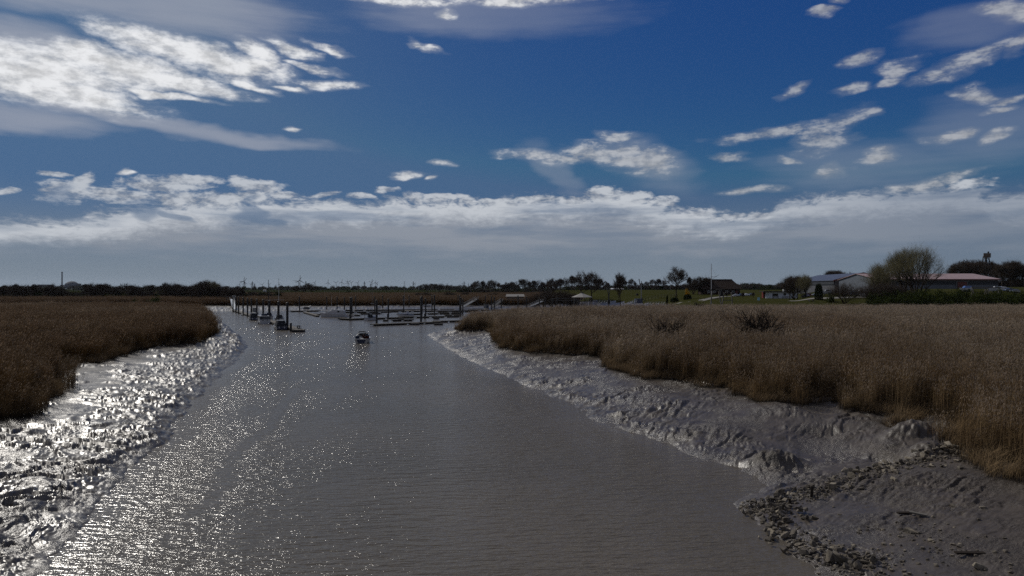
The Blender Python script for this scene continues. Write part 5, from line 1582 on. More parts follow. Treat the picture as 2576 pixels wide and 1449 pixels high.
foot = on_left(590.5)
gangway((foot.x - .5, foot.y + 1, .8), (gx(583, 384), 384, 5.0), 2.0, "gleaming aluminium gangway climbing from the left pontoon to its landing stage")
t = thing('landing_stage', (gx(582, 388), 388, 0), R(20), "dark landing stage on posts at the top of the gleaming gangway", 'landing stage')
MB().box((0, 0, 4.85), (5.5, 5, .25)).build('deck', M['darkwood'], t)
for sx in (-2.3, 2.3):
    for sy in (-2, 2):
        MB().tube((sx, sy, 0), (sx, sy, 6.4), .16).build('post', M['pile'], t)
MB().path([(-2.3, -2, 6.2), (-2.3, 2, 6.2), (2.3, 2, 6.2)], .07).build('guard_rail', M['galv'], t)
MB().box((1.2, .8, 5.9), (1.8, 1.4, 2.0)).build('cabinet', M['galv'], t)
gangway((gx(1163, 371), 371, 1.0), (gx(1201, 397), 397, 5.0), 1.8, "long grey gangway with slanting rails behind the tall piles, right marina", 'galv', 1.3)
gangway((gx(1238, 362), 362, .9), (gx(1262, 384), 384, 4.2), 1.6, "steep dark gangway below the boathouse jetty", 'darkwood', 1.1)
gangway((gx(1330, 330), 330, 2.2), (gx(1364, 344), 344, 4.6), 1.5, "short pale gangway at the left end of the right-hand jetty", 'galv', 1.0)
x, y = P(1223.5, 778.5)
t = thing('pontoon_shed', (x, y, 0.6), 0, "small grey shed standing on the pontoon below the boathouse", 'shed')
MB().box((0, 0, 1.0), (2.6, 2.2, 2.0)).build('wall', M['galv'], t); MB().box((0, 0, 2.08), (3.0, 2.6, .16)).build('roof', M['darkwood'], t); MB().box((.5, -1.12, .9), (.8, .05, 1.7)).build('door', M['navy'], t)


def jetty(p, q, w, label, legs=5, rail=True, braces=False):
    p, q = Vector(p), Vector(q)
    t = thing('jetty', p, 0, label, 'jetty', 'jetties')
    v = q - p; s = v.cross(Vector((0, 0, 1))).normalized() * w / 2
    MB().bar((0, 0, 0), v, w, .22).build('deck', M['darkwood'], t)
    for i in range(legs):
        c = v * (i + .3) / legs
        for k in (-1, 1):
            gz = ground_z(p.x + c.x, p.y + c.y)
            MB().tube(c + s * k * .8 + Vector((0, 0, min(gz, 1.5) - p.z - .6)), c + s * k * .8, .13).build('leg', M['pile'], t)
    if rail:
        mb = MB()
        for k in (-1,):
            mb.bar(s * k + Vector((0, 0, 1.0)), v + s * k + Vector((0, 0, 1.0)), .07, .07)
            n = int(v.length / 2.5)
            for i in range(n + 1): mb.bar(s * k + v * i / n, s * k + v * i / n + Vector((0, 0, 1.0)), .06, .06)
        mb.build('guard_rail', M['galv'], t)
    return t


jetty((gx(1262, 392), 392, 4.2), (gx(1366, 378), 378, 4.4), 2.0, "long dark jetty on legs in front of the boathouse", 8)
jetty((gx(1385, 342), 342, 4.9), (gx(1448, 336), 336, 5.0), 2.2, "dark jetty on legs below the white van", 6)
jetty((gx(1450, 335), 335, 4.6), (gx(1506, 330), 330, 4.8), 2.0, "plain jetty below the pavilion", 5)


def braced_railing(p, q, n, label):
    p, q = Vector(p), Vector(q); v = q - p
    t = thing('braced_railing', p, 0, label, 'railing', 'braced railings along the quay')
    MB().bar((0, 0, 1.15), v + Vector((0, 0, 1.15)), .1, .1).bar((0, 0, .12), v + Vector((0, 0, .12)), .14, .2).build('rail', M['galv'], t)
    mb = MB()
    for i in range(n):
        a = v * (i + .1) / n; b = v * (i + .8) / n
        mb.bar(a + Vector((0, 0, .12)), b + Vector((0, 0, 1.2)), .14, .1)
    mb.build('brace', M['alu'], t)
    mb = MB()
    for i in range(n + 1): mb.bar(v * i / n, v * i / n + Vector((0, 0, 1.2)), .08, .08)
    mb.build('post', M['galv'], t)


braced_railing((gx(1504, 300), 300, zpx(763.5, 300)), (gx(1537, 300), 300, zpx(763.5, 300)), 5, "pale braced railing beside the forked post")
braced_railing((gx(1570, 285), 278, zpx(768.5, 278)), (gx(1604, 300), 300, zpx(760, 300)), 5, "pale braced railing climbing to the mast crane's base")
braced_railing((gx(1626, 295), 295, zpx(767, 295)), (gx(1674, 295), 295, zpx(766.5, 295)), 7, "pale braced railing right of the mast crane")
t = thing('forked_post', (gx(1531.5, 300), 300, 2.0), 0, "black forked post shaped like the letter Y beside the quay", 'post')
h = zpx(727, 300) - 2.0
MB().tube((0, 0, 0), (0, 0, h * .66), .33, .28, 8).build('shaft', M['pile'], t)
for s in (-1, 1): MB().tube((0, 0, h * .62), (s * .55, 0, h), .2, .16, 8).build('fork', M['pile'], t)
MB().box((0, 0, h * .36), (.95, .9, 1.5)).build('collar', M['black'], t)
t = thing('mast_crane', (gx(1609, 300), 300, zpx(764, 300)), 0, "pale two-spar mast crane on the quay with a dark machinery block", 'crane')
hz = lambda py: zpx(py, 300) - zpx(764, 300); hx = lambda px: gx(px, 300) - gx(1609, 300)
MB().tube((hx(1613.3), 0, .5), (hx(1613.3), 0, hz(707)), .22, .16, 8).build('column', M['galv'], t)
MB().tube((hx(1611), 0, hz(724)), (hx(1607), -.5, hz(701.5)), .14, .2, 8).build('jib', M['galv'], t)
MB().box((hx(1606), 0, hz(757)), (3.4, 2.4, 2.0), 0, .8).build('machinery', M['navy'], t)
MB().bar((hx(1614), 0, hz(749)), (hx(1623), 0, hz(758)), .2, .2).build('stay', M['black'], t)
MB().box((hx(1603), 0, hz(741)), (.9, .8, .9)).build('counterweight', M['black'], t)
t = thing('boat_hoist_frame', (gx(1814, 275), 275, zpx(767, 275)), 0, "weathered grey frame of two wooden trestles carrying a beam, before the flagpole", 'frame')
qx = lambda px: gx(px, 275) - gx(1814, 275); qz = lambda py: zpx(py, 275) - zpx(767, 275)
for a, b, ta, tb in ((1787.5, 1792, 766, 731), (1814, 1808, 766, 731), (1816.5, 1822, 766, 735), (1842, 1840, 765, 735)):
    MB().bar((qx(a), 0, qz(ta)), (qx(b), 0, qz(tb)), .38, .38).build('leg', M['deck'], t)
MB().bar((qx(1788), 0, qz(729.5)), (qx(1842), 0, qz(730)), .4, .5).build('beam', M['darkwood'], t)
MB().bar((qx(1801), -.3, qz(727.6)), (qx(1816), -.3, qz(727.8)), .3, .35).build('cap_board', M['deck'], t)
for a, b, ta, tb in ((1793, 1802, 738, 731), (1828, 1834, 736, 731), (1790, 1812, 751.5, 751.5), (1819, 1841, 755.5, 755)):
    MB().bar((qx(a), 0, qz(ta)), (qx(b), 0, qz(tb)), .16, .22).build('brace', M['deck'], t)
MB().box((qx(1815), 0, qz(739)), (.9, .8, 2.0)).build('winch', M['black'], t)

# ------------------------------------------------------------------ buildings and vehicles on the shore
def corrugated(name, col, rough=0.5, period=0.5, metal=0.0):
    m, b, out = mat(name)
    pr = b.n('ShaderNodeBsdfPrincipled')
    tc = b.n('ShaderNodeTexCoord').outputs['Object']
    w = b.n('ShaderNodeTexWave', wave_type='BANDS', bands_direction='X'); w.inputs['Scale'].default_value = 0.314 / period
    b.l(tc, w.inputs['Vector'])
    nz = b.noise(tc, 0.6, 4).outputs[0]
    b.l(b.mix(1.0, (*col, 1), b.m('MULTIPLY', b.lin(w.outputs['Fac'], 0, 1, .88, 1.06), b.lin(nz, .3, .7, .85, 1.1)), 'MULTIPLY'), pr.inputs['Base Color'])
    pr.inputs['Roughness'].default_value = rough
    bp = b.n('ShaderNodeBump'); bp.inputs['Strength'].default_value = 0.5; bp.inputs['Distance'].default_value = 0.05
    b.l(w.outputs['Fac'], bp.inputs['Height']); b.l(bp.outputs[0], pr.inputs['Normal'])
    b.l(pr.outputs[0], out.inputs[0])
    return m


M['greywall'] = corrugated("grey sheet wall", (0.085, 0.085, 0.094))
M['bluewall'] = corrugated("blue grey sheet wall", (0.105, 0.118, 0.14))
M['solar'] = corrugated("slate solar roof", (0.075, 0.075, 0.092), 0.35, 1.6)
M['pinkroof'] = corrugated("faded red sheet roof", (0.36, 0.255, 0.245), 0.5)
M['redtrim'] = simple("dark red trim", (0.11, 0.022, 0.018), 0.6)
M['tiles'] = simple("dark brown roof tiles", (0.030, 0.019, 0.014), 0.85, 0.2, 0.25, 1.5, 0, .5, 6)
M['brick'] = simple("dark brick", (0.030, 0.018, 0.014), 0.9, 0.2, 0.25, 2.0)
M['whitewall'] = simple("white boards", (0.60, 0.63, 0.66), 0.7, 0.3, 0.06, 1.0)
M['tarroof'] = simple("tar roof", (0.025, 0.022, 0.022), 0.9, 0.2)
M['paleroof'] = simple("pale fibre roof", (0.24, 0.23, 0.215), 0.7, 0.3, 0.12, 1.5)
M['brownwall'] = simple("brown boards", (0.16, 0.125, 0.10), 0.9, 0.2, 0.2, 1.5)
M['concrete'] = simple("grey concrete", (0.13, 0.14, 0.16), 0.9, 0.2, 0.12, 0.2)
M['darksteel'] = simple("dark steel", (0.025, 0.028, 0.035), 0.6, 0.4)
M['signblue'] = simple("light blue panel", (0.25, 0.48, 0.62), 0.5, 0.3, 0.03)
M['signwhite'] = simple("white panel", (0.68, 0.78, 0.84), 0.5, 0.3, 0.03)
M['tyre'] = simple("tyre rubber", (0.014, 0.014, 0.015), 0.8, 0.2)
M['hub'] = simple("wheel rim", (0.4, 0.4, 0.42), 0.3, 0.5, 0.05, 1.0, 0.6)
M['lamp'] = simple("red tail lamp", (0.45, 0.03, 0.05), 0.25, 0.5)


def paint(name, col):
    m, b, out = mat(name)
    pr = b.n('ShaderNodeBsdfPrincipled')
    nz = b.noise(b.n('ShaderNodeTexCoord').outputs['Object'], 2.0, 3).outputs[0]
    b.l(b.mix(1.0, (*col, 1), b.lin(nz, .3, .7, .93, 1.05), 'MULTIPLY'), pr.inputs['Base Color'])
    pr.inputs['Roughness'].default_value = 0.28
    pr.inputs['Coat Weight'].default_value = 1.0; pr.inputs['Coat Roughness'].default_value = 0.08
    b.l(pr.outputs[0], out.inputs[0])
    return m


PAINT = {k: paint(k + " car paint", c) for k, c in dict(white=(.7, .71, .72), silver=(.42, .43, .45), black=(.015, .015, .018), darkblue=(.02, .035, .09), blue=(.05, .12, .32), grey=(.12, .125, .13), darkred=(.12, .015, .015)).items()}


def make_car(van=False):
    """car along X, nose at -X: body, glass, four wheels with rims, two lamps"""
    L, W, h = (4.9, 1.9, 1.95) if van else (4.3, 1.76, 1.46)
    if van:
        low = [(-L / 2, .35), (-L / 2, .78), (-L * .36, 1.02), (-L * .22, 1.75), (-L * .12, 1.92), (L * .47, 1.92), (L / 2, 1.1), (L / 2, .35)]
        gl = [(-L * .335, 1.06), (-L * .215, 1.72), (L * .30, 1.76), (L * .30, 1.12)]
    else:
        low = [(-L / 2, .3), (-L / 2, .62), (-L * .47, .74), (-L * .24, .88), (-L * .09, 1.30), (L * .02, 1.46), (L * .26, 1.44), (L * .40, 1.0), (L * .495, .92), (L / 2, .6), (L / 2, .3)]
        gl = [(-L * .205, .93), (-L * .075, 1.29), (L * .02, 1.40), (L * .24, 1.38), (L * .34, .98)]
    t = thing('parked_car', (0, 0, 0))
    n = len(low); secs = []
    for yy, k in ((-W / 2, .0), (-W / 2 + .12, 1.), (W / 2 - .12, 1.), (W / 2, .0)):
        secs.append([(x * (1 if k else .985), yy if z < .95 else yy * .86, z if k else min(z, z * .97)) for x, z in low])
    MB().loft(secs).build('body', PAINT['white'], t)
    for s in (-1, 1):
        MB().loft([[(x, s * (W / 2 - .015) * (1 if z < .95 else .865), z) for x, z in gl], [(x, s * (W / 2 + .012) * (1 if z < .95 else .875), z) for x, z in gl]]).build('side_window', M['glass'], t)
    a, b_ = (gl[0], gl[1])
    MB().bar((a[0] - .04, 0, a[1] + .02), (b_[0] - .04, 0, b_[1] + .02), W * .78, .03).build('windscreen', M['glass'], t)
    for sx in (-.31, .30):
        for s in (-1, 1):
            w = MB().tube((L * sx, s * (W / 2 - .2), .32), (L * sx, s * (W / 2 + .01), .32), .32, .32, 14).build('wheel', M['tyre'], t)
            MB().tube((L * sx, s * (W / 2), .32), (L * sx, s * (W / 2 + .02), .32), .19, .19, 10).build('rim', M['hub'], w)
    for s in (-1, 1):
        MB().box((-L * .49, s * W * .36, .68), (.10, .3, .14)).build('headlight', M['signwhite'], t)
        MB().box((L * .495, s * W * .38, .78), (.06, .22, .2)).build('tail_light', M['lamp'], t)
    return t


CAR, VAN = make_car(), make_car(True)
_used = set()


def park(px, d, heading, color, label, van=False, group='cars parked by the halls and house', dz=0.0):
    src = VAN if van else CAR
    key = src.name
    t = src if key not in _used else copy_tree(src)
    _used.add(key)
    x = gx(px, d)
    t.location = (x, d, ground_z(x, d) + dz); t.rotation_euler = (0, 0, R(heading))
    tag(t, label, 'van' if van else 'car', group)
    if van: t.name = 'parked_van'
    for ch in t.children:
        if ch.name.startswith('body'):
            ch.material_slots[0].link = 'OBJECT'; ch.material_slots[0].material = PAINT[color]
    return t


park(1420, 326, 4, 'white', "white van with a glinting windscreen parked left of the pavilion", True)
park(1850, 398, 18, 'silver', "silver car with a blazing sun glint, leftmost of the row by the dark-roofed house")
park(1863, 402, 12, 'darkblue', "dark blue car, second in the row by the dark-roofed house")
park(1876, 408, 20, 'white', "pale car with a bright roof, third in the row by the dark-roofed house")
park(1889, 412, 15, 'grey', "grey car, rightmost in the row by the dark-roofed house")
park(2026, 330, -70, 'black', "black car with a pink glint standing end-on right of the white cabin")
park(2037, 340, 168, 'darkred', "dark red car between the black end-on car and the clipped evergreen")
park(2055, 318, 8, 'silver', "silver car parked beside the clipped evergreen")
park(2150, 318, 5, 'black', "black van in the shade before the grey hall's gable", True)
park(2169, 312, 70, 'silver', "silver car with a white-hot windscreen glint right of the black van")
park(2537, 304, 10, 'darkblue', "dark blue car behind the brambles near the photo's right edge")
park(2553, 300, 20, 'black', "black car with a pink tail light behind the brambles near the right edge")
park(2519, 312, -12, 'silver', "silver car partly hidden by the end of the pale trestle")


def walls(t, x0, x1, y0, y1, z0, z1, m, name='wall'):
    for nm, c, s in (('f', ((x0 + x1) / 2, y0, (z0 + z1) / 2), (x1 - x0, .2, z1 - z0)), ('b', ((x0 + x1) / 2, y1, (z0 + z1) / 2), (x1 - x0, .2, z1 - z0)),
                     ('l', (x0, (y0 + y1) / 2, (z0 + z1) / 2), (.2, y1 - y0 - .21, z1 - z0)), ('r', (x1, (y0 + y1) / 2, (z0 + z1) / 2), (.2, y1 - y0 - .21, z1 - z0))):
        MB().box(c, s).build(name, m, t)


# ---- dark-roofed house
d = 434; x0 = gx(1817, d); zg = ground_z(x0, d)
t = thing('farm_house', (x0, d, zg), 0, "big dark house with a steep hipped brown roof behind the flagpole", 'house')
ez, rz_ = zpx(727, d) - zg, zpx(703, d) - zg
hw, rw = 52.5 / F * d, 33 / F * d
walls(t, -hw + 1.6, hw - 1.6, 1.2, 13, -.3, ez + .3, M['brick'])
MB().loft([[(-hw, 0, ez), (hw, 0, ez), (hw, 14.2, ez), (-hw, 14.2, ez)], [(-rw, 7.0, rz_), (rw, 7.0, rz_), (rw, 7.2, rz_), (-rw, 7.2, rz_)]]).build('roof', M['tiles'], t)
MB().box((0, 7.1, rz_ + .1), (2 * rw + .4, .5, .25)).build('ridge', M['tarroof'], t)
MB().box((4, 7.1, rz_ + .2), (.8, .8, .2)).build('chimney', M['brick'], t)
for xx in (-8, -4.5, -1, 3, 7):
    f = MB().box((xx, 1.02, 1.7), (1.5, .1, 1.3)).build('window', M['whitewall'], t); MB().box((xx, .95, 1.7), (1.2, .08, 1.0)).build('pane', M['glass'], f)
f = MB().box((9, 1.02, 1.2), (1.2, .1, 2.3)).build('door', M['redtrim'], t)
MB().loft([[(-hw + 4.6, 1.2, ez + 2.2), (-hw + 7.4, 1.2, ez + 2.2), (-hw + 7.4, 4.2, ez + 2.2), (-hw + 4.6, 4.2, ez + 2.2)], [(-hw + 4.8, 2.2, ez + 3.8), (-hw + 7.2, 2.2, ez + 3.8), (-hw + 7.2, 4.6, ez + 4.0), (-hw + 4.8, 4.6, ez + 4.0)]]).build('dormer', M['tiles'], t)
# ---- flagpole
d = 290; x0 = gx(1789.5, d); zg = ground_z(x0, d); top = zpx(663, d) - zg
t = thing('flagpole', (x0, d, zg), 0, "tall white flagpole with white yard and slanting gaff before the dark-roofed house", 'flagpole')
MB().tube((0, 0, 0), (0, 0, top), .17, .10, 10).build('pole', M['gel'], t)
yz = zpx(696.5, d) - zg
MB().tube((-1.35, 0, yz - .1), (2.2, 0, yz + .15), .07, .07, 6).build('yard', M['gel'], t)
MB().tube((.35, 0, yz - .85), (3.25, 0, yz + .95), .07, .05, 6).build('gaff', M['galv'], t)
MB().path([(0, 0, top - 1), (-1.3, 0, yz)], .015).path([(0, 0, top - 1), (2.1, 0, yz + .1)], .015).path([(2.2, 0, yz), (.9, 0, yz - 5)], .015).build('stay', M['galv'], t)
# ---- white cabin
d = 366; x0, x1 = gx(1933.5, d), gx(2007, d); zg = ground_z((x0 + x1) / 2, d); zt = zpx(734.6, d) - zg
t = thing('site_cabin', (x0, d, zg), 0, "long low white cabin with flat overhanging dark roof and three dark windows", 'cabin')
L = x1 - x0
walls(t, 0, L, 0, 5, -.2, zt, M['whitewall'])
MB().box((L / 2 - 1.0, 2.4, zt + .22), (L + 4.0, 7, .42)).build('roof', M['tarroof'], t)
for a, b_, c_, e_ in ((1942.8, 1957, 738.5, 744.5), (1970.7, 1977, 737, 743), (1993.8, 1999.3, 737, 743.2)):
    xa, xb, za, zb = gx(a, d) - x0, gx(b_, d) - x0, zpx(e_, d) - zg, zpx(c_, d) - zg
    f = MB().box(((xa + xb) / 2, -.13, (za + zb) / 2), (xb - xa + .2, .08, zb - za + .2)).build('window', M['whitewall'], t)
    MB().box(((xa + xb) / 2, -.19, (za + zb) / 2), (xb - xa, .06, zb - za)).build('pane', M['glass'], f)
for a, b_ in ((1943, 1959), (1968, 1988)):
    xa, xb = gx(a, d - 2), gx(b_, d - 2); zb = ground_z(xa, d - 2)
    t = thing('garden_bench', ((xa + xb) / 2, d - 2, zb), 0, "pale bench set against the white cabin, under its %s" % ("wide window" if a == 1943 else "two small windows"), 'bench', 'benches at the white cabin')
    MB().box((0, 0, .47), (xb - xa, .5, .08)).build('seat', M['deck'], t); MB().box((0, .26, .85), (xb - xa, .06, .4)).build('backrest', M['deck'], t)
    for s in (-1, 1): MB().box((s * (xb - xa) * .42, 0, .22), (.12, .5, .42)).build('leg', M['darkwood'], t)
# ---- pavilion
d = 326; x0 = gx(1464, d); zg = ground_z(x0, d); e, top = zpx(747.5, d) - zg, zpx(737, d) - zg; r = 26.5 / F * d
t = thing('pavilion', (x0, d, zg), 0, "round open pavilion with pale tent-shaped roof and little cap", 'pavilion')
MB().lathe([(r, e), (r * .96, e + .1), (r * .10, top - .15), (.01, top)], 8).build('roof', M['paleroof'], t)
MB().lathe([(.45, top - .05), (.5, top + .25), (.01, top + .6)], 8).build('finial', M['darkwood'], t)
for k in range(8):
    a = 2 * math.pi * (k + .5) / 8
    MB().tube((r * .82 * math.cos(a), r * .82 * math.sin(a), -.2), (r * .82 * math.cos(a), r * .82 * math.sin(a), e + .2), .12, .12, 6).build('post', M['darkwood'], t)
MB().lathe([(r * .74, 0), (r * .74, 1.1), (r * .7, 1.1), (r * .7, 0)], 16).build('parapet', M['brownwall'], t)
# ---- boathouse
d = 402; x0 = gx(1296, d); zg = 4.2; z1, z2 = zpx(746, d) - zg, zpx(740, d) - zg; hw = 22 / F * d
t = thing('boathouse', (x0, d, zg), 0, "small brown boathouse with pale lean roof on the jetty at the basin's end", 'boathouse')
walls(t, -hw + .3, hw - .3, 0, 5, -2.0, z1 + .2, M['brownwall'])
MB().loft([[(-hw - .5, -.6, z1), (hw + .5, -.6, z1), (hw + .5, -.4, z1 - .1), (-hw - .5, -.4, z1 - .1)], [(-hw, 2.6, z2), (hw, 2.6, z2), (hw, 2.7, z2 - .12), (-hw, 2.7, z2 - .12)]]).build('roof', M['paleroof'], t)
MB().loft([[(-hw, 2.7, z2), (hw, 2.7, z2), (hw, 2.8, z2 - .12), (-hw, 2.8, z2 - .12)], [(-hw - .5, 5.6, z1), (hw + .5, 5.6, z1), (hw + .5, 5.7, z1 - .12), (-hw - .5, 5.7, z1 - .12)]]).build('roof', M['tarroof'], t)
for xx in (-1.6, 1.6):
    f = MB().box((xx, -.13, .6), (1.3, .06, .9)).build('window', M['deck'], t); MB().box((xx, -.18, .6), (1.0, .05, .65)).build('pane', M['glass'], f)
# ---- grey hall
A_, B_ = Vector((191, 480)), Vector((181.5, 400)); ax = (A_ - B_).normalized(); bx = Vector((-ax.y, ax.x)); bx = -bx if bx.x < 0 else bx
Wd, Ln = 30.0, (A_ - B_).length; ev, rd = 15.3, 19.3; zg = min(ground_z(B_.x, B_.y), ground_z(A_.x, A_.y)) - .5
t = thing('grey_hall', (B_.x, B_.y, 0), 0, "large grey boat hall with slate solar roof and dark red verge", 'hall')
q = lambda u, v, z: ((bx * u + ax * v).x, (bx * u + ax * v).y, z)
for ring, nm, m_ in (([q(0, 0, zg), q(0, Ln, zg), q(0, Ln, ev), q(0, 0, ev)], 'side_wall', 'greywall'), ([q(Wd, 0, zg), q(Wd, Ln, zg), q(Wd, Ln, ev), q(Wd, 0, ev)], 'side_wall', 'greywall'),
                     ([q(0, 0, zg), q(Wd, 0, zg), q(Wd, 0, ev), q(Wd / 2, 0, rd), q(0, 0, ev)], 'gable_wall', 'greywall'), ([q(0, Ln, zg), q(Wd, Ln, zg), q(Wd, Ln, ev), q(Wd / 2, Ln, rd), q(0, Ln, ev)], 'gable_wall', 'greywall')):
    off = (bx if nm == 'side_wall' else ax) * .12
    MB().loft([ring, [(a + off.x, b_ + off.y, c_) for a, b_, c_ in ring]]).build(nm, M[m_], t)
for s, u0 in ((0, -1.0), (1, Wd + 1.0)):
    zz = ev - (rd - ev) / (Wd / 2) * 1.0
    ring = [q(u0, -1, zz + .3), q(u0, Ln + 1, zz + .3), q(Wd / 2, Ln + 1, rd + .3), q(Wd / 2, -1, rd + .3)]
    MB().loft([ring, [(a, b_, c_ - .25) for a, b_, c_ in ring]]).build('roof', M['solar'], t)
    MB().bar(q(u0, -1.15, zz + .1), q(Wd / 2, -1.15, rd + .1), .35, .8).build('verge_board', M['redtrim'], t)
MB().bar(q(-.35, 0, ev - 1.3), q(-.35, Ln, ev - 1.3), .3, 2.0).build('eave_shadow_board', M['darksteel'], t)
f = MB().bar(q(Wd * .5 - 3, -.2, zg + 3), q(Wd * .5 + 3, -.2, zg + 3), .15, 5).build('roller_door', M['bluewall'], t)
# ---- annex with the sign
d = 372; x0 = gx(2168, d); zg = ground_z(x0, d); Z = lambda py: zpx(py, d) - zg; X = lambda px: gx(px, d) - x0
t = thing('annex', (x0, d, zg), 0, "low annex with pale gable and dark red band between the two halls", 'building')
MB().box(((X(2144) + X(2218)) / 2, 4, Z(722) / 2 - .2), (X(2218) - X(2144), 8, Z(722))).build('wall', M['greywall'], t)
MB().box(((X(2146) + X(2216)) / 2, 4, (Z(722) + Z(713)) / 2), (X(2216) - X(2146), 8.3, Z(713) - Z(722))).build('fascia', M['redtrim'], t)
ring = [(X(2163.5), -.2, Z(713)), (X(2215), -.2, Z(713)), (X(2215), -.2, Z(697)), (X(2200), -.2, Z(697)), (X(2163.5), -.2, Z(705))]
MB().loft([ring, [(a, 6, c_) for a, b_, c_ in ring]]).build('gable_wall', M['paleroof'], t)
t = thing('banner_sign', (x0, d - .35, zg), 0, "light blue and white banner sign with small emblem on the annex front", 'sign')
xa, xb, za, zb = X(2163.8), X(2186.5), Z(721), Z(713.2)
MB().box(((xa + xb) / 2, 0, (za + zb) / 2), (xb - xa, .1, zb - za)).build('board', M['signwhite'], t)
MB().box(((xa + xb) / 2, -.06, za + .2), (xb - xa - .1, .05, .4)).build('lower_band', M['signblue'], t)
MB().loft([[(xa + .7 + .28 * math.cos(k * math.pi / 4), -.10, (za + zb) / 2 + .32 * math.sin(k * math.pi / 4)) for k in range(8)], [(xa + .7 + .28 * math.cos(k * math.pi / 4), -.06, (za + zb) / 2 + .32 * math.sin(k * math.pi / 4)) for k in range(8)]]).build('emblem', M['navy'], t)
mb = MB()
for row_, (zz, hh, w_) in enumerate((((za + zb) / 2 + .22, .34, .26), ((za + zb) / 2 - .28, .26, .22))):
    for k in range(9):
        if (row_ == 0 and k == 4): continue
        mb.box((xa + 1.35 + k * .27, -.08, zz), (w_ * .75, .04, hh * (1 if k % 3 else .8)))
mb.build('lettering', M['navy'], t)
# ---- pink-roofed hall
y0, y1, ym = 330.0, 370.0, 350.0; xa, xb = gx(2205, 330), gx(2518, 330); zg = min(ground_z(xa, 331), ground_z(xb, 331)) - .5; ev, rd = 15.0, 17.9
t = thing('red_roofed_hall', ((xa + xb) / 2, y0, 0), 0, "long blue-grey hall with faded pink roof and dark red door behind the willow", 'hall')
hw = (xb - xa) / 2
for ring, off, nm in (([(-hw + .6, 1, zg), (hw - .6, 1, zg), (hw - .6, 1, ev), (-hw + .6, 1, ev)], (0, .15), 'front_wall'), ([(-hw + .6, 39, zg), (hw - .6, 39, zg), (hw - .6, 39, ev), (-hw + .6, 39, ev)], (0, .15), 'rear_wall'),
                      ([(-hw + .6, 1.2, zg), (-hw + .6, 39, zg), (-hw + .6, 39, ev), (-hw + .6, 20, rd), (-hw + .6, 1.2, ev)], (.15, 0), 'gable_wall'), ([(hw - .6, 1.2, zg), (hw - .6, 39, zg), (hw - .6, 39, ev), (hw - .6, 20, rd), (hw - .6, 1.2, ev)], (-.15, 0), 'gable_wall')):
    MB().loft([ring, [(a + off[0], b_ + off[1], c_) for a, b_, c_ in ring]]).build(nm, M['bluewall'], t)
for ya, yb in ((0, 20), (40, 20)):
    ring = [(-hw, ya, ev), (hw, ya, ev), (hw, yb, rd), (-hw, yb, rd)]
    MB().loft([ring, [(a, b_, c_ + .2) for a, b_, c_ in ring]]).build('roof', M['pinkroof'], t)
MB().box((0, -.1, ev - .15), (2 * hw, .18, .4)).build('gutter', M['redtrim'], t)
MB().box((0, .85, ev - 1.6), (2 * hw - 1.4, .1, 1.6)).build('clerestory', M['darksteel'], t)
xc = gx(2423, 330) - (xa + xb) / 2; dw = 23 / F * 330; zt_ = zpx(709, 330)
f = MB().box((xc, .82, (zg + zt_ + .6) / 2), (dw + 1.2, .12, zt_ + .6 - zg)).build('door_frame', M['greywall'], t)
MB().box((xc, .70, (zg + zt_) / 2), (dw, .14, zt_ - zg)).build('door', M['redtrim'], t)
# ---- lattice tower
d = 470; x0 = gx(2480.5, d); zg = ground_z(x0, d); T_ = lambda py: zpx(py, d) - zg; U = lambda px: gx(px, d) - x0
t = thing('lattice_tower', (x0, d, zg), 0, "black lattice tower with board and ball on top, above the pink roof", 'tower')
tz = T_(644)
for sx in (-1, 1):
    for sy in (-1, 1):
        MB().bar((sx * 3.0, sy * 3.0, 0), (sx * 1.05, sy * 1.05, tz), .45, .45).build('leg', M['darksteel'], t)
MB().tube((0, 0, 0), (0, 0, tz), .55, .5, 8).build('core', M['darksteel'], t)
mb = MB()
for k in range(7):
    za, zb = tz * k / 7, tz * (k + 1) / 7; ra, rb = 3.0 - 1.95 * k / 7, 3.0 - 1.95 * (k + 1) / 7
    for s in (-1, 1):
        mb.bar((-ra, s * ra, za), (rb, s * rb, zb), .14, .14).bar((ra, s * ra, za), (-rb, s * rb, zb), .14, .14).bar((s * ra, -ra, za), (s * rb, rb, zb), .14, .14).bar((-rb, s * rb, zb), (rb, s * rb, zb), .18, .18).bar((s * rb, -rb, zb), (s * rb, rb, zb), .18, .18)
mb.build('lattice', M['darksteel'], t)
mb = MB()
for k in range(4):
    mb.box(((U(2471) + U(2489.5)) / 2, -1.3, T_(638.2 + k * 2.9)), (U(2489.5) - U(2471), .25, .62))
mb.build('board', M['brownwall'], t)
MB().box(((U(2471) + U(2489.5)) / 2, -.95, (T_(638) + T_(648)) / 2), (U(2489) - U(2472), .15, T_(638) - T_(648))).build('board_back', M['greywall'], t)
MB().tube((U(2486.3), 0, tz), (U(2486.3), 0, T_(636)), .25).build('mast', M['darksteel'], t)
MB().ball((U(2486.3), 0, T_(634.6)), .6, 12, 8).build('ball', M['darksteel'], t, True)
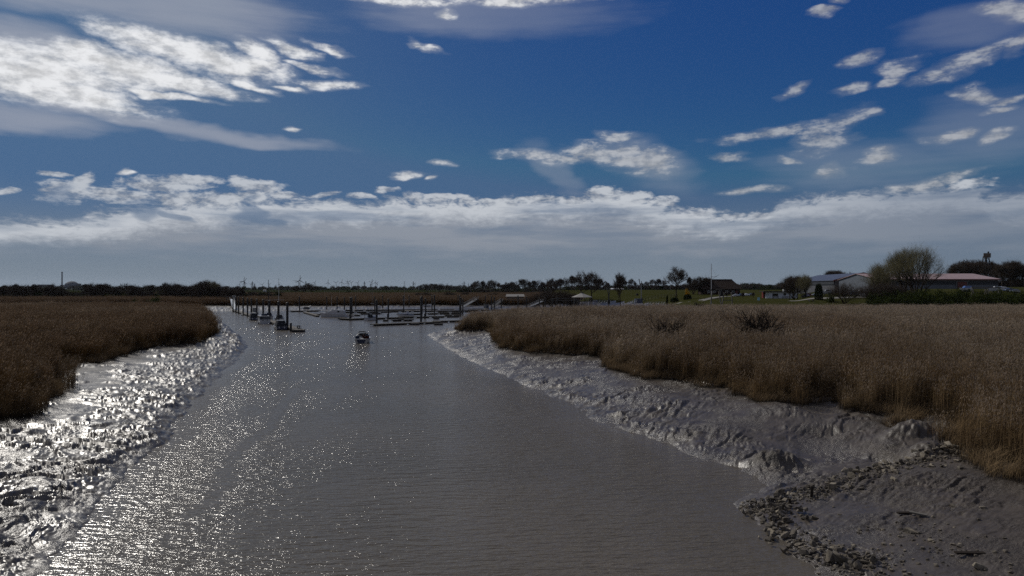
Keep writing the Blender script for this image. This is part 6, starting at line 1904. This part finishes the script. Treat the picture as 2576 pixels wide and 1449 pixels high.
# ---- small buildings far off
for px, d, wpx, top, base, wall, roof, lab in ((1553, 900, 34, 725.2, 731, 'brownwall', 'whitewall', "low dark barn with bright pale roof on the meadow behind the slender tree"), (665.5, 1500, 8, 728.4, 731, 'whitewall', 'paleroof', "tiny white shed at the far edge of the meadow beyond the tall black masts"),
                                               (1979, 480, 17, 718, 730, 'whitewall', 'brick', "small half-hidden pale house behind the white cabin")):
    x0 = gx(px, d); zg = ground_z(x0, d); w = wpx / F * d; h = max(zpx(top, d) - zg, 2.5)
    t = thing('small_barn', (x0, d, zg), 0, lab, 'barn')
    walls(t, -w / 2 + .4, w / 2 - .4, 0, w * .5, -.4, h * .55, M[wall])
    ring = [(-w / 2, -.5, h * .55), (w / 2, -.5, h * .55), (w * .42, w * .25, h), (-w * .42, w * .25, h)]
    MB().loft([ring, [(a, b_, c_ + .15) for a, b_, c_ in ring]]).build('roof', M[roof], t)
    ring = [(-w / 2, w * .5 + .5, h * .55), (w / 2, w * .5 + .5, h * .55), (w * .42, w * .25 + .1, h), (-w * .42, w * .25 + .1, h)]
    MB().loft([ring, [(a, b_, c_ + .15) for a, b_, c_ in ring]]).build('roof', M[roof], t)
    MB().box((0, -.08, h * .25), (w * .18, .12, h * .5)).build('door', M['darkwood'], t)
# ---- boats ashore, trestle, furniture
for px, d, L, lab in ((2080, 335, 5.5, "white cabin boat on land before the grey hall's long wall"), (2168, 345, 8.5, "long white boat on land below the banner sign"), (2190, 335, 6.0, "short white boat on land at the foot of the willows"), (2504, 300, 5.0, "pale upturned boat on land behind the pale trestle")):
    x0 = gx(px, d); zg = ground_z(x0, d)
    t = thing('boat_ashore', (x0, d, zg + 1.1), R(84), lab, 'boat', 'boats stored ashore')
    hull(L, L * .33, .7, .8, .9, .3, .5).build('hull', M['gel'], t); gunwale(L, L * .33, .7, .8, .9, .3, -.12, .02).build('rub_rail', M['fender'], t); cabin(-L * .13, L * .13, -L * .3, L * .2, .7, 1.5, .12, .6, .1).build('cabin', M['gel'], t); cabin(-L * .135, L * .135, -L * .22, L * .14, .95, 1.3, .04, .3, .05).build('window_band', M['glass'], t)
    MB().box((0, -L * .2, -.8), (1.2, .3, .7)).build('cradle', M['darkwood'], t); MB().box((0, L * .2, -.8), (1.0, .3, .7)).build('cradle', M['darkwood'], t)
x0 = gx(2430, 303); t = thing('covered_boat', (x0, 303, ground_z(x0, 303) + .9), R(88), "boat under a bright blue tarpaulin before the dark red hall door", 'boat', 'boats stored ashore')
hull(4.8, 1.9, .6, .7, .9, .2, .4).build('hull', M['fender'], t); cabin(-.9, .9, -2.2, 1.4, .6, 1.55, .2, .9, .3).build('tarpaulin', PAINT['blue'], t); MB().box((0, 0, -.6), (1.0, 2.2, .6)).build('cradle', M['darkwood'], t)
d = 290; xa, xb = gx(2443, d), gx(2516, d); zt_ = zpx(723.5, d); zg = zpx(735, d)
t = thing('timber_trestle', (xa, d, zg), 0, "long pale beam on splayed trestle legs behind the bramble hedge", 'trestle')
MB().bar((0, 0, zt_ - zg), (xb - xa, 0, zt_ - zg), .5, .4).build('beam', M['deck'], t)
for k in (.06, .5, .58, .97):
    c = (xb - xa) * k
    for s in (-1, 1): MB().bar((c, 0, zt_ - zg), (c + s * 1.0, s * .5, -2.5), .22, .22).build('leg', M['deck'], t)


def picnic(px, d, lab, w=2.4):
    x0 = gx(px, d); zg = ground_z(x0, d)
    t = thing('picnic_table', (x0, d, zg), R(5), lab, 'picnic table', 'picnic tables on the lawn')
    MB().box((0, 0, .76), (w, .8, .08)).build('tabletop', M['deck'], t)
    for s in (-1, 1):
        MB().box((0, s * .75, .46), (w, .3, .06)).build('seat', M['deck'], t)
        MB().box((s * w * .36, 0, .37), (.1, 1.4, .72), 0, .6).build('leg', M['darkwood'], t)


picnic(2058, 300, "pale picnic table below the silver car by the clipped evergreen")
picnic(2040, 296, "dark picnic table left of the pale one below the clipped evergreen")
picnic(1652, 318, "picnic table on the lawn right of the mast crane, left one", 2.0); picnic(1663, 318, "picnic table on the lawn right of the mast crane, right one", 2.0)
for px, d, lab in ((1648, 317, "dark litter bin beside the picnic tables right of the mast crane"), (1546, 325, "dark litter bin on the lawn beside the slender bare tree")):
    x0 = gx(px, d); t = thing('litter_bin', (x0, d, ground_z(x0, d)), 0, lab, 'bin'); MB().lathe([(.3, 0), (.36, .95), (.28, .95)], 10).build('body', M['darksteel'], t); MB().lathe([(.38, .95), (.38, 1.05), (.05, 1.2)], 10).build('lid', M['black'], t)
x0 = gx(1908.5, 300); t = thing('notice_board', (x0, 300, ground_z(x0, 300)), 0, "blue-grey notice board on the lawn left of the white cabin", 'sign'); MB().box((0, 0, 1.35), (.95, .08, 1.3)).build('panel', M['signblue'], t)
for s in (-1, 1): MB().tube((s * .42, .08, 0), (s * .42, .08, 2.0), .05).build('post', M['darkwood'], t)
x0 = gx(1922, 372); t = thing('red_container', (x0, 372, ground_z(x0, 372)), 0, "small red container behind the left end of the white cabin's roof", 'container'); MB().box((0, 0, 1.6), (1.6, 2.2, 3.2)).build('body', M['redpaint'], t); MB().box((0, -1.13, 1.6), (1.2, .06, 2.6)).build('door', M['redtrim'], t)
for i, px in enumerate((1828, 1869, 1895)):
    put_tree('pollard_tree', 'upright', px, 735.5, 330, "small clipped lawn tree before the parked cars, %s from the left" % ORD[i], 'tree', 'small clipped trees on the lawn', 0.9)
# meadow fence
d0 = 372
t = thing('meadow_fence', (gx(1560, d0), d0, 0), 0, "thin wire fence of dark posts between lawn and meadow", 'fence')
mb = MB(); w_ = MB(); prev = None
for i in range(19):
    x = gx(1560 + i * 8.0, d0) ; z = ground_z(x, d0)
    MB().tube((x - t.location.x, 0, z - .2), (x - t.location.x, 0, z + 2.0), .09, .08, 5).build('post', M['darkwood'], t)
    if prev:
        for h in (.7, 1.2, 1.8): w_.tube((prev[0], 0, prev[1] + h), (x - t.location.x, 0, z + h), .02, .02, 3, False)
    prev = (x - t.location.x, z)
w_.build('wire', M['galv'], t)


def path_strip(pts, w):
    V, Fq = [], []
    for i, (x, y) in enumerate(pts):
        a = Vector(pts[max(i - 1, 0)]); b_ = Vector(pts[min(i + 1, len(pts) - 1)]); n = (b_ - a).normalized(); n = Vector((-n.y, n.x)) * w / 2
        for s in (-1, 1):
            X_, Y_ = x + n.x * s, y + n.y * s
            V.append((X_, Y_, ground_z(X_, Y_) + .06))
    for i in range(len(pts) - 1): Fq.append((2 * i, 2 * i + 1, 2 * i + 3, 2 * i + 2))
    tag(mesh_np('path', V, Fq, M['path']), kind='structure')


def smooth_pts(ctrl, n=40):
    out = []
    for k in range(n + 1):
        t_ = k / n * (len(ctrl) - 1); i = min(int(t_), len(ctrl) - 2); f_ = t_ - i
        p0, p1, p2, p3 = (Vector(ctrl[max(0, min(len(ctrl) - 1, i + j))]) for j in (-1, 0, 1, 2))
        v = 0.5 * ((2 * p1) + (p2 - p0) * f_ + (2 * p0 - 5 * p1 + 4 * p2 - p3) * f_ * f_ + (3 * p1 - p0 - 3 * p2 + p3) * f_ ** 3)
        out.append((v.x, v.y))
    return out


A2 = lambda px, py: at(px, py, 256, 900)[:2]
path_strip(smooth_pts([A2(1700, 764), A2(1738, 761), A2(1765, 756), A2(1790, 750), A2(1818, 746.5), A2(1850, 745.5)]), 4.0)
path_strip(smooth_pts([A2(1985, 757), A2(2030, 753), A2(2070, 750.5), A2(2120, 748.5), A2(2190, 747)]), 4.5)

# ------------------------------------------------------------------ horizon: power station, wind turbines, pylons
d = 2600
t = thing('power_station_dome', (gx(181, d), d, 3), 0, "dark blue-grey reactor dome with flat annex on the left horizon", 'power station')
r = 19 / F * d; tz = zpx(707.2, d) - 3
MB().lathe([(r * math.cos(a), 6 + (tz - 6) * math.sin(a)) for a in [math.pi / 2 * k / 12 * .995 for k in range(13)]], 32).build('dome', M['concrete'], t, True)
MB().box((r * .9, -4, 9), (r * 1.0, 26, 18)).build('annex', M['concrete'], t)
MB().box((r * .85, 0, zpx(714, d) - 4), (r * .55, 10, 4)).build('roof_block', M['concrete'], t)
MB().box((r * 1.25, 0, zpx(716.6, d) - 3), (r * .9, 3, 2.0)).build('gantry', M['darksteel'], t)
for k in (1.15, 1.5): MB().box((r * k, 0, (zpx(716.6, d) - 3) / 2), (2.2, 2.5, zpx(716.6, d) - 3)).build('gantry_leg', M['darksteel'], t)
d = 2620
t = thing('power_station_chimney', (gx(156.1, d), d, 3), 0, "tall thin vent chimney beside the reactor dome", 'chimney')
tz = zpx(684, d) - 3
MB().tube((0, 0, 0), (0, 0, tz), 2.6, 1.9, 12).build('shaft', M['concrete'], t)
MB().tube((0, 0, tz - 3), (0, 0, tz), 2.7, 2.7, 12).build('head', M['darksteel'], t)
MB().box((1.5, 0, (zpx(716.5, d) - 3) / 2), (10, 9, zpx(716.5, d) - 3)).build('base_block', M['concrete'], t)
d = 2500
t = thing('power_station_block', (gx(115, d), d, 3), 0, "long flat dark block rising over the treeline left of the chimney", 'building')
MB().box((0, 0, (zpx(717.2, d) - 3) / 2), (30 / F * d, 30, zpx(717.2, d) - 3)).build('wall', M['concrete'], t)
MB().box((0, 0, zpx(716.6, d) - 3), (30 / F * d - 3, 26, 2.2)).build('parapet', M['darksteel'], t)
M['turbine'] = simple("grey turbine", (0.07, 0.075, 0.09), 0.6, 0.3, 0.03)


def make_turbine():
    t = thing('wind_turbine', (0, 0, 0))
    MB().tube((0, 0, -1.8), (0, 0, 0), .055, .034, 8).build('tower', M['turbine'], t)
    MB().box((0, .05, 0), (.085, .22, .09)).build('nacelle', M['turbine'], t)
    rt = MB().lathe([(.001, -.03), (.04, -.01), (.045, .02), (.001, .05)], 10).build('rotor', M['turbine'], t)
    rt.location = (0, -.1, 0); rt.rotation_euler = (R(90), 0, 0)
    for k in range(3):
        a = 2 * math.pi * k / 3
        c, s = math.sin(a), math.cos(a)
        pts = [(-.04, .0), (.035, .0), (.07, .22), (.03, 1.0), (-.02, 1.0), (-.045, .22)]
        ring = [(x * s + y * c, -x * c + y * s, -.008) for x, y in pts]
        MB().loft([ring, [(a_, b_, .012) for a_, b_, c_ in ring]]).build('blade', M['turbine'], rt)
    return t


TB = None
ROT = [(613.6, 707.8, 12, 10), (614.6, 708.6, 12, 35), (602.8, 715.6, 6.5, 20), (611, 714.8, 5.5, 40), (631.6, 715.6, 7, 50), (659.9, 715.9, 7.5, 47), (677.9, 714.8, 7, 60), (703.4, 715.6, 6.5, 15), (751.2, 707.8, 12.5, 37), (755.0, 705.5, 13.5, 2), (791.8, 711.2, 7.5, 28),
       (825.3, 711.2, 9, 5), (845.5, 711.2, 8, 55), (860, 710, 9, 8), (873.6, 711.2, 7.5, 3), (877, 709.4, 8.5, 46), (884, 710.6, 8, 57), (900, 711.7, 8, 32), (933.8, 710.1, 8, 53), (944.9, 711.2, 7.5, 8), (948.4, 712.2, 7, 42), (1044.5, 714, 5, 20), (1125, 714.5, 5.5, 40), (1164.2, 714.7, 6, 62), (1377, 704, 7, 50)]
ROT.sort()
for i, (px, py, b_, ang) in enumerate(ROT):
    if TB is None:
        TB = make_turbine(); t = TB
    else:
        t = copy_tree(TB)
    d = 46.0 * F / b_ if b_ > 10 else 34.0 * F / b_ * (1 + .0)
    d = min(d, 9000)
    k = b_ / F * d
    t.location = (gx(px, d), d, zpx(py, d)); t.scale = (k, k, k)
    if b_ < 9.5:
        big = "small"
    else:
        big = "large"
    for ch in t.children:
        if ch.name.startswith('rotor'): ch.rotation_euler = (R(90), R(ang), 0)
        if ch.name.startswith('tower'):
            hh = (zpx(py, d) - 3) / k
            ch.scale = (1, 1, hh / 1.8)
    tag(t, "%s grey wind turbine on the horizon, %s from the left" % (big, ORD[i]), 'wind turbine', 'wind turbines on the horizon')


def pylon(px, top, d, label):
    x0 = gx(px, d); zg = 3.5; h = zpx(top, d) - zg
    t = thing('power_pylon', (x0, d, zg), 0, label, 'pylon', 'power pylons on the horizon')
    w = h * .085
    for sx in (-1, 1):
        for sy in (-1, 1): MB().bar((sx * w, sy * w, 0), (sx * w * .16, sy * w * .16, h), .45, .45).build('leg', M['turbine'], t)
    mb = MB()
    for k in range(8):
        za, zb = h * k / 8, h * (k + 1) / 8; ra, rb = w * (1 - .84 * k / 8), w * (1 - .84 * (k + 1) / 8)
        mb.bar((-ra, -ra, za), (rb, -rb, zb), .3, .3).bar((ra, -ra, za), (-rb, -rb, zb), .3, .3)
    mb.build('lattice', M['turbine'], t)
    for zz, ww in ((.62, .22), (.76, .30), (.90, .18)):
        MB().bar((-ww * h * .6, 0, h * zz), (ww * h * .6, 0, h * zz), .6, .9).build('cross_arm', M['turbine'], t)


for i, (px, top, d) in enumerate(((635, 708, 2400), (640.7, 713, 3000), (694, 716, 3800), (769.4, 707, 2600), (917, 707.8, 2500), (932, 713.5, 3300), (1039.8, 708, 2500), (1167.7, 708, 2500), (1178.2, 713, 3200))):
    pylon(px, top, d, "lattice power pylon on the horizon, %s from the left" % ORD[i])
for px, top, base, d, lab in ((1185, 713.5, 726, 800, "short black pole beside the trees at the meadow's far edge"),):
    x0 = gx(px, d); t = thing('pole', (x0, d, ground_z(x0, d)), 0, lab, 'pole'); MB().tube((0, 0, 0), (0, 0, zpx(top, d) - ground_z(x0, d)), .55, .5).build('shaft', M['darksteel'], t)

# ------------------------------------------------------------------ stones of the groyne
def stone_material(name, dry, wet):
    m, b, out = mat(name)
    pr = b.n('ShaderNodeBsdfPrincipled')
    tc = b.n('ShaderNodeTexCoord').outputs['Object']
    rnd = b.n('ShaderNodeObjectInfo').outputs['Random']
    pos = b.n('ShaderNodeNewGeometry').outputs['Position']
    n = b.noise(b.vm('ADD', tc, b.vm('MULTIPLY', pos, (.3, .3, .3))), 3.0, 5, .65).outputs[0]
    xs = b.n('ShaderNodeSeparateXYZ'); b.l(pos, xs.inputs[0])
    c = b.mix(b.sm(n, .3, .7), (*dry, 1), (dry[0] * .72, dry[1] * .70, dry[2] * .68, 1))
    c = b.mix(b.m('MULTIPLY', b.sm(b.noise(pos, 2.2, 4).outputs[0], .42, .62), .65), c, (*wet, 1))       # mud left by the tide
    c = b.mix(1.0, c, b.lin(rnd, 0, 1, .70, 1.15), 'MULTIPLY')
    b.l(c, pr.inputs['Base Color']); pr.inputs['Roughness'].default_value = 0.8; pr.inputs['Specular IOR Level'].default_value = .3
    bp = b.n('ShaderNodeBump'); bp.inputs['Strength'].default_value = .7; bp.inputs['Distance'].default_value = .03
    b.l(b.noise(tc, 9.0, 5, .7).outputs[0], bp.inputs['Height']); b.l(bp.outputs[0], pr.inputs['Normal'])
    b.l(pr.outputs[0], out.inputs[0])
    return m


M['stone'] = stone_material("pale sandy stone", (0.27, 0.235, 0.18), (0.06, 0.05, 0.04))
M['darkstone'] = stone_material("wet dark stone", (0.14, 0.122, 0.098), (0.05, 0.042, 0.034))


def rock_mesh(seed, m, flat=0.55):
    rg = random.Random(seed)
    bm = bmesh.new()
    for _ in range(11):
        v = Vector((rg.gauss(0, 1), rg.gauss(0, 1), rg.gauss(0, 1))).normalized() * rg.uniform(.8, 1.0)
        v = Vector((math.copysign(abs(v.x) ** .7, v.x) * .55, math.copysign(abs(v.y) ** .7, v.y) * .42, math.copysign(abs(v.z) ** .6, v.z) * .42 * flat / .55))
        bm.verts.new(v)
    r = bmesh.ops.convex_hull(bm, input=bm.verts)
    bmesh.ops.delete(bm, geom=[v for v in bm.verts if not v.link_faces], context='VERTS')
    bmesh.ops.bevel(bm, geom=list(bm.edges), offset=.012, segments=1, affect='EDGES')
    me = bpy.data.meshes.new('stone'); bm.to_mesh(me); bm.free()
    me.materials.append(m)
    return me


ROCKS = {'pale': [rock_mesh(50 + i, M['stone'], (.30, .42, .24)[i % 3]) for i in range(9)], 'dark': [rock_mesh(80 + i, M['darkstone'], (.42, .32, .55)[i % 3]) for i in range(9)]}


def build_rocks():
    rg = random.Random(99)
    placed = []
    def zat(x, y): return float(terrain(np.array([x]), np.array([y]), True)[0][0])
    def along(line, n, wid, size, kind, label, group, lift=.0, heap=0.0):
        pts = [P(*q) for q in line]
        seg = [math.dist(a, b_) for a, b_ in zip(pts[:-1], pts[1:])]; tot = sum(seg)
        for _ in range(n):
            s = rg.uniform(0, tot); i = 0
            while s > seg[i] and i < len(seg) - 1: s -= seg[i]; i += 1
            a, b_ = Vector(pts[i]), Vector(pts[i + 1]); p = a.lerp(b_, min(1, s / max(seg[i], 1e-6)))
            nrm = Vector((-(b_ - a).y, (b_ - a).x)).normalized(); off = rg.gauss(0, .45)
            p = p + nrm * off * wid
            placed.append((p.x, p.y, heap * max(0, 1 - abs(off)) * rg.random(), rg.uniform(*size) * (1.0 if rg.random() < .8 else 1.35), kind if rg.random() < .85 else ('dark' if kind == 'pale' else 'pale'), label, group))
    G1 = 'stones of the pale upper groyne row'
    along([(2060, 1219, .9), (2130, 1196, .9), (2200, 1180, 1.0), (2270, 1168, 1.1), (2350, 1158, 1.2), (2430, 1146, 1.3), (2500, 1142, 1.4)], 105, .95, (.20, .46), 'pale', "pale angular stone in the dry upper row of the groyne, near the tall reeds", G1, heap=.35)
    along([(2230, 1192, .9), (2320, 1186, 1.0), (2420, 1180, 1.1), (2490, 1172, 1.2)], 26, .7, (.16, .38), 'pale', "flat pale stone lying just below the dry upper groyne row", 'flat stones below the upper row')
    along([(1930, 1256, .5), (1990, 1235, .6), (2060, 1222, .8)], 40, .9, (.18, .4), 'dark', "muddy stone in the middle of the groyne between its tip and the pale row", 'muddy stones of the groyne middle', heap=.25)
    along([(1885, 1275, .2), (1925, 1275, .4), (1975, 1280, .5), (2010, 1300, .6)], 62, 1.5, (.17, .42), 'dark', "grey stone heaped at the groyne's tip beside the water", 'stones of the groyne tip', heap=.45)
    along([(1930, 1325, .15), (1985, 1362, .2), (2040, 1385, .25), (2110, 1405, .3), (2200, 1418, .4)], 60, 1.25, (.17, .46), 'dark', "dark wet stone on the low bank edging the near water", 'wet stones along the near water', heap=.4)
    singles = [(2046, 1297, .5, 0.56, 'pale', "broad pale slab tilted on the stone heap behind the tip"), (2292, 1352, .5, 0.63, 'pale', "long pale slab lying alone on smooth mud inside the groyne"), (2398, 1292, .7, 0.36, 'pale', "lone upright pale stone on the bare mud right of the slab"), (2415, 1385, .6, 0.41, 'pale', "square pale block half sunk where the mud ridges begin"),
               (2470, 1298, .8, 0.33, 'pale', "lone light stone among the first mud ridges"), (2100, 1372, .4, 0.53, 'pale', "pointed pale slab standing among the dark wet stones"), (2140, 1420, .3, 0.49, 'dark', "round boulder at the lower end of the wet stones"), (2215, 1405, .4, 0.43, 'pale', "light wedge-shaped stone at the right end of the wet stones"),
               (2345, 1375, .5, 0.40, 'pale', "small tilted slab between the long slab and the mud ridges"), (2468, 1435, .6, 0.59, 'pale', "flat stone slab half buried in mud ridges at the lower edge"), (2250, 1215, .9, 0.46, 'pale', "flat pale slab below the groyne's upper row, on smooth mud"), (2420, 1195, 1.1, 0.49, 'dark', "long dark slab below the right end of the pale row")]
    for px, py, z, s, k, lab in singles:
        x, y = P(px, py, z); placed.append((x, y, 0, s, k, lab, None))
    for x, y, lift, s, k, lab, grp in placed:
        me = ROCKS[k][rg.randrange(9)]
        o = bpy.data.objects.new('stone', me); COL.objects.link(o)
        o.location = (x, y, max(zat(x, y), .02) + lift + s * .04)
        o.rotation_euler = (rg.gauss(0, .28), rg.gauss(0, .28), rg.uniform(0, 6.28)); o.scale = (s, s * rg.uniform(.75, 1.1), s * rg.uniform(.8, 1.2))
        tag(o, lab, 'stone', grp)
    # the small stuff between them: nobody could count it
    rng = np.random.default_rng(31)
    cs = sub_coll("pebble_shapes")
    for k in ('pale', 'dark'):
        for me in ROCKS[k][:4]:
            cs.objects.link(bpy.data.objects.new('pebble', me))
    pts = []
    for line, n, wid in (([(2060, 1219, .9), (2270, 1170, 1.1), (2500, 1142, 1.4)], 420, 1.1), ([(1880, 1275, .2), (1940, 1270, .4), (2060, 1222, .8)], 380, 1.1), ([(1900, 1300, .2), (1985, 1360, .2), (2110, 1405, .3), (2230, 1430, .4)], 520, 1.5), ([(2250, 1330, .5), (2350, 1390, .5), (2450, 1430, .6)], 90, 3.0)):
        q = np.array([P(*a) for a in line]); i = rng.integers(0, len(q) - 1, n); t_ = rng.uniform(0, 1, (n, 1))
        pts.append(q[i] * (1 - t_) + q[i + 1] * t_ + rng.normal(0, .45, (n, 2)) * wid)
    pts = np.concatenate(pts); z = terrain(pts[:, 0], pts[:, 1], True)[0]
    k = z > .0
    o = scatter('rubble', np.column_stack([pts[k], z[k] + .02]), cs, rng, .06, .24, np.zeros(k.sum()), None)
    tag(o, kind='stuff')
    # driftwood
    for px, py, z_, h, lean, lab in ((2040, 1250, .55, .62, .1, "thick black wooden stake standing in smooth mud behind the stone heap"), (1991, 1268, .5, .34, -.3, "short leaning black stake among the tip stones")):
        x, y = P(px, py, z_); zz = zat(x, y)
        o = MB().tube((0, 0, -.2), (lean * h, 0, h), .075, .06, 7).build('wooden_stake', M['deadwood']); o.location = (x, y, zz); tag(o, lab, 'stake', 'old stakes in the mud')
    for px, py, z_, L, a, lab in ((2282, 1300, .6, 1.0, .2, "dark plank lying on mud right of the stake"), (2310, 1310, .6, .7, -.6, "short pale plank crossing the dark plank on the mud"), (2440, 1405, .6, 1.2, .1, "black plank among the mud ridges")):
        x, y = P(px, py, z_); zz = zat(x, y)
        o = MB().box((0, 0, 0), (L, .16, .07)).build('driftwood_plank', M['deck'] if 'pale' in lab else M['deadwood']); o.location = (x, y, zz + .07); o.rotation_euler = (.1, .05, a); tag(o, lab, 'plank', 'driftwood on the mud')


build_rocks()


# ------------------------------------------------------------------ air: a thin haze over the plain
def build_haze():
    m = bpy.data.materials.new("haze")
    m.use_nodes = True
    m.node_tree.nodes.clear()
    b = NB(m.node_tree)
    out = b.n('ShaderNodeOutputMaterial'); v = b.n('ShaderNodeVolumePrincipled')
    v.inputs['Color'].default_value = (0.80, 0.88, 1.0, 1)
    v.inputs['Density'].default_value = HAZE
    v.inputs['Anisotropy'].default_value = 0.3
    b.l(v.outputs[0], out.inputs['Volume'])
    o = MB().box((0, 7500, 88), (34000, 19000, 182)).build('haze', m)
    tag(o, kind='stuff')


HAZE = 1.2e-5
build_haze()
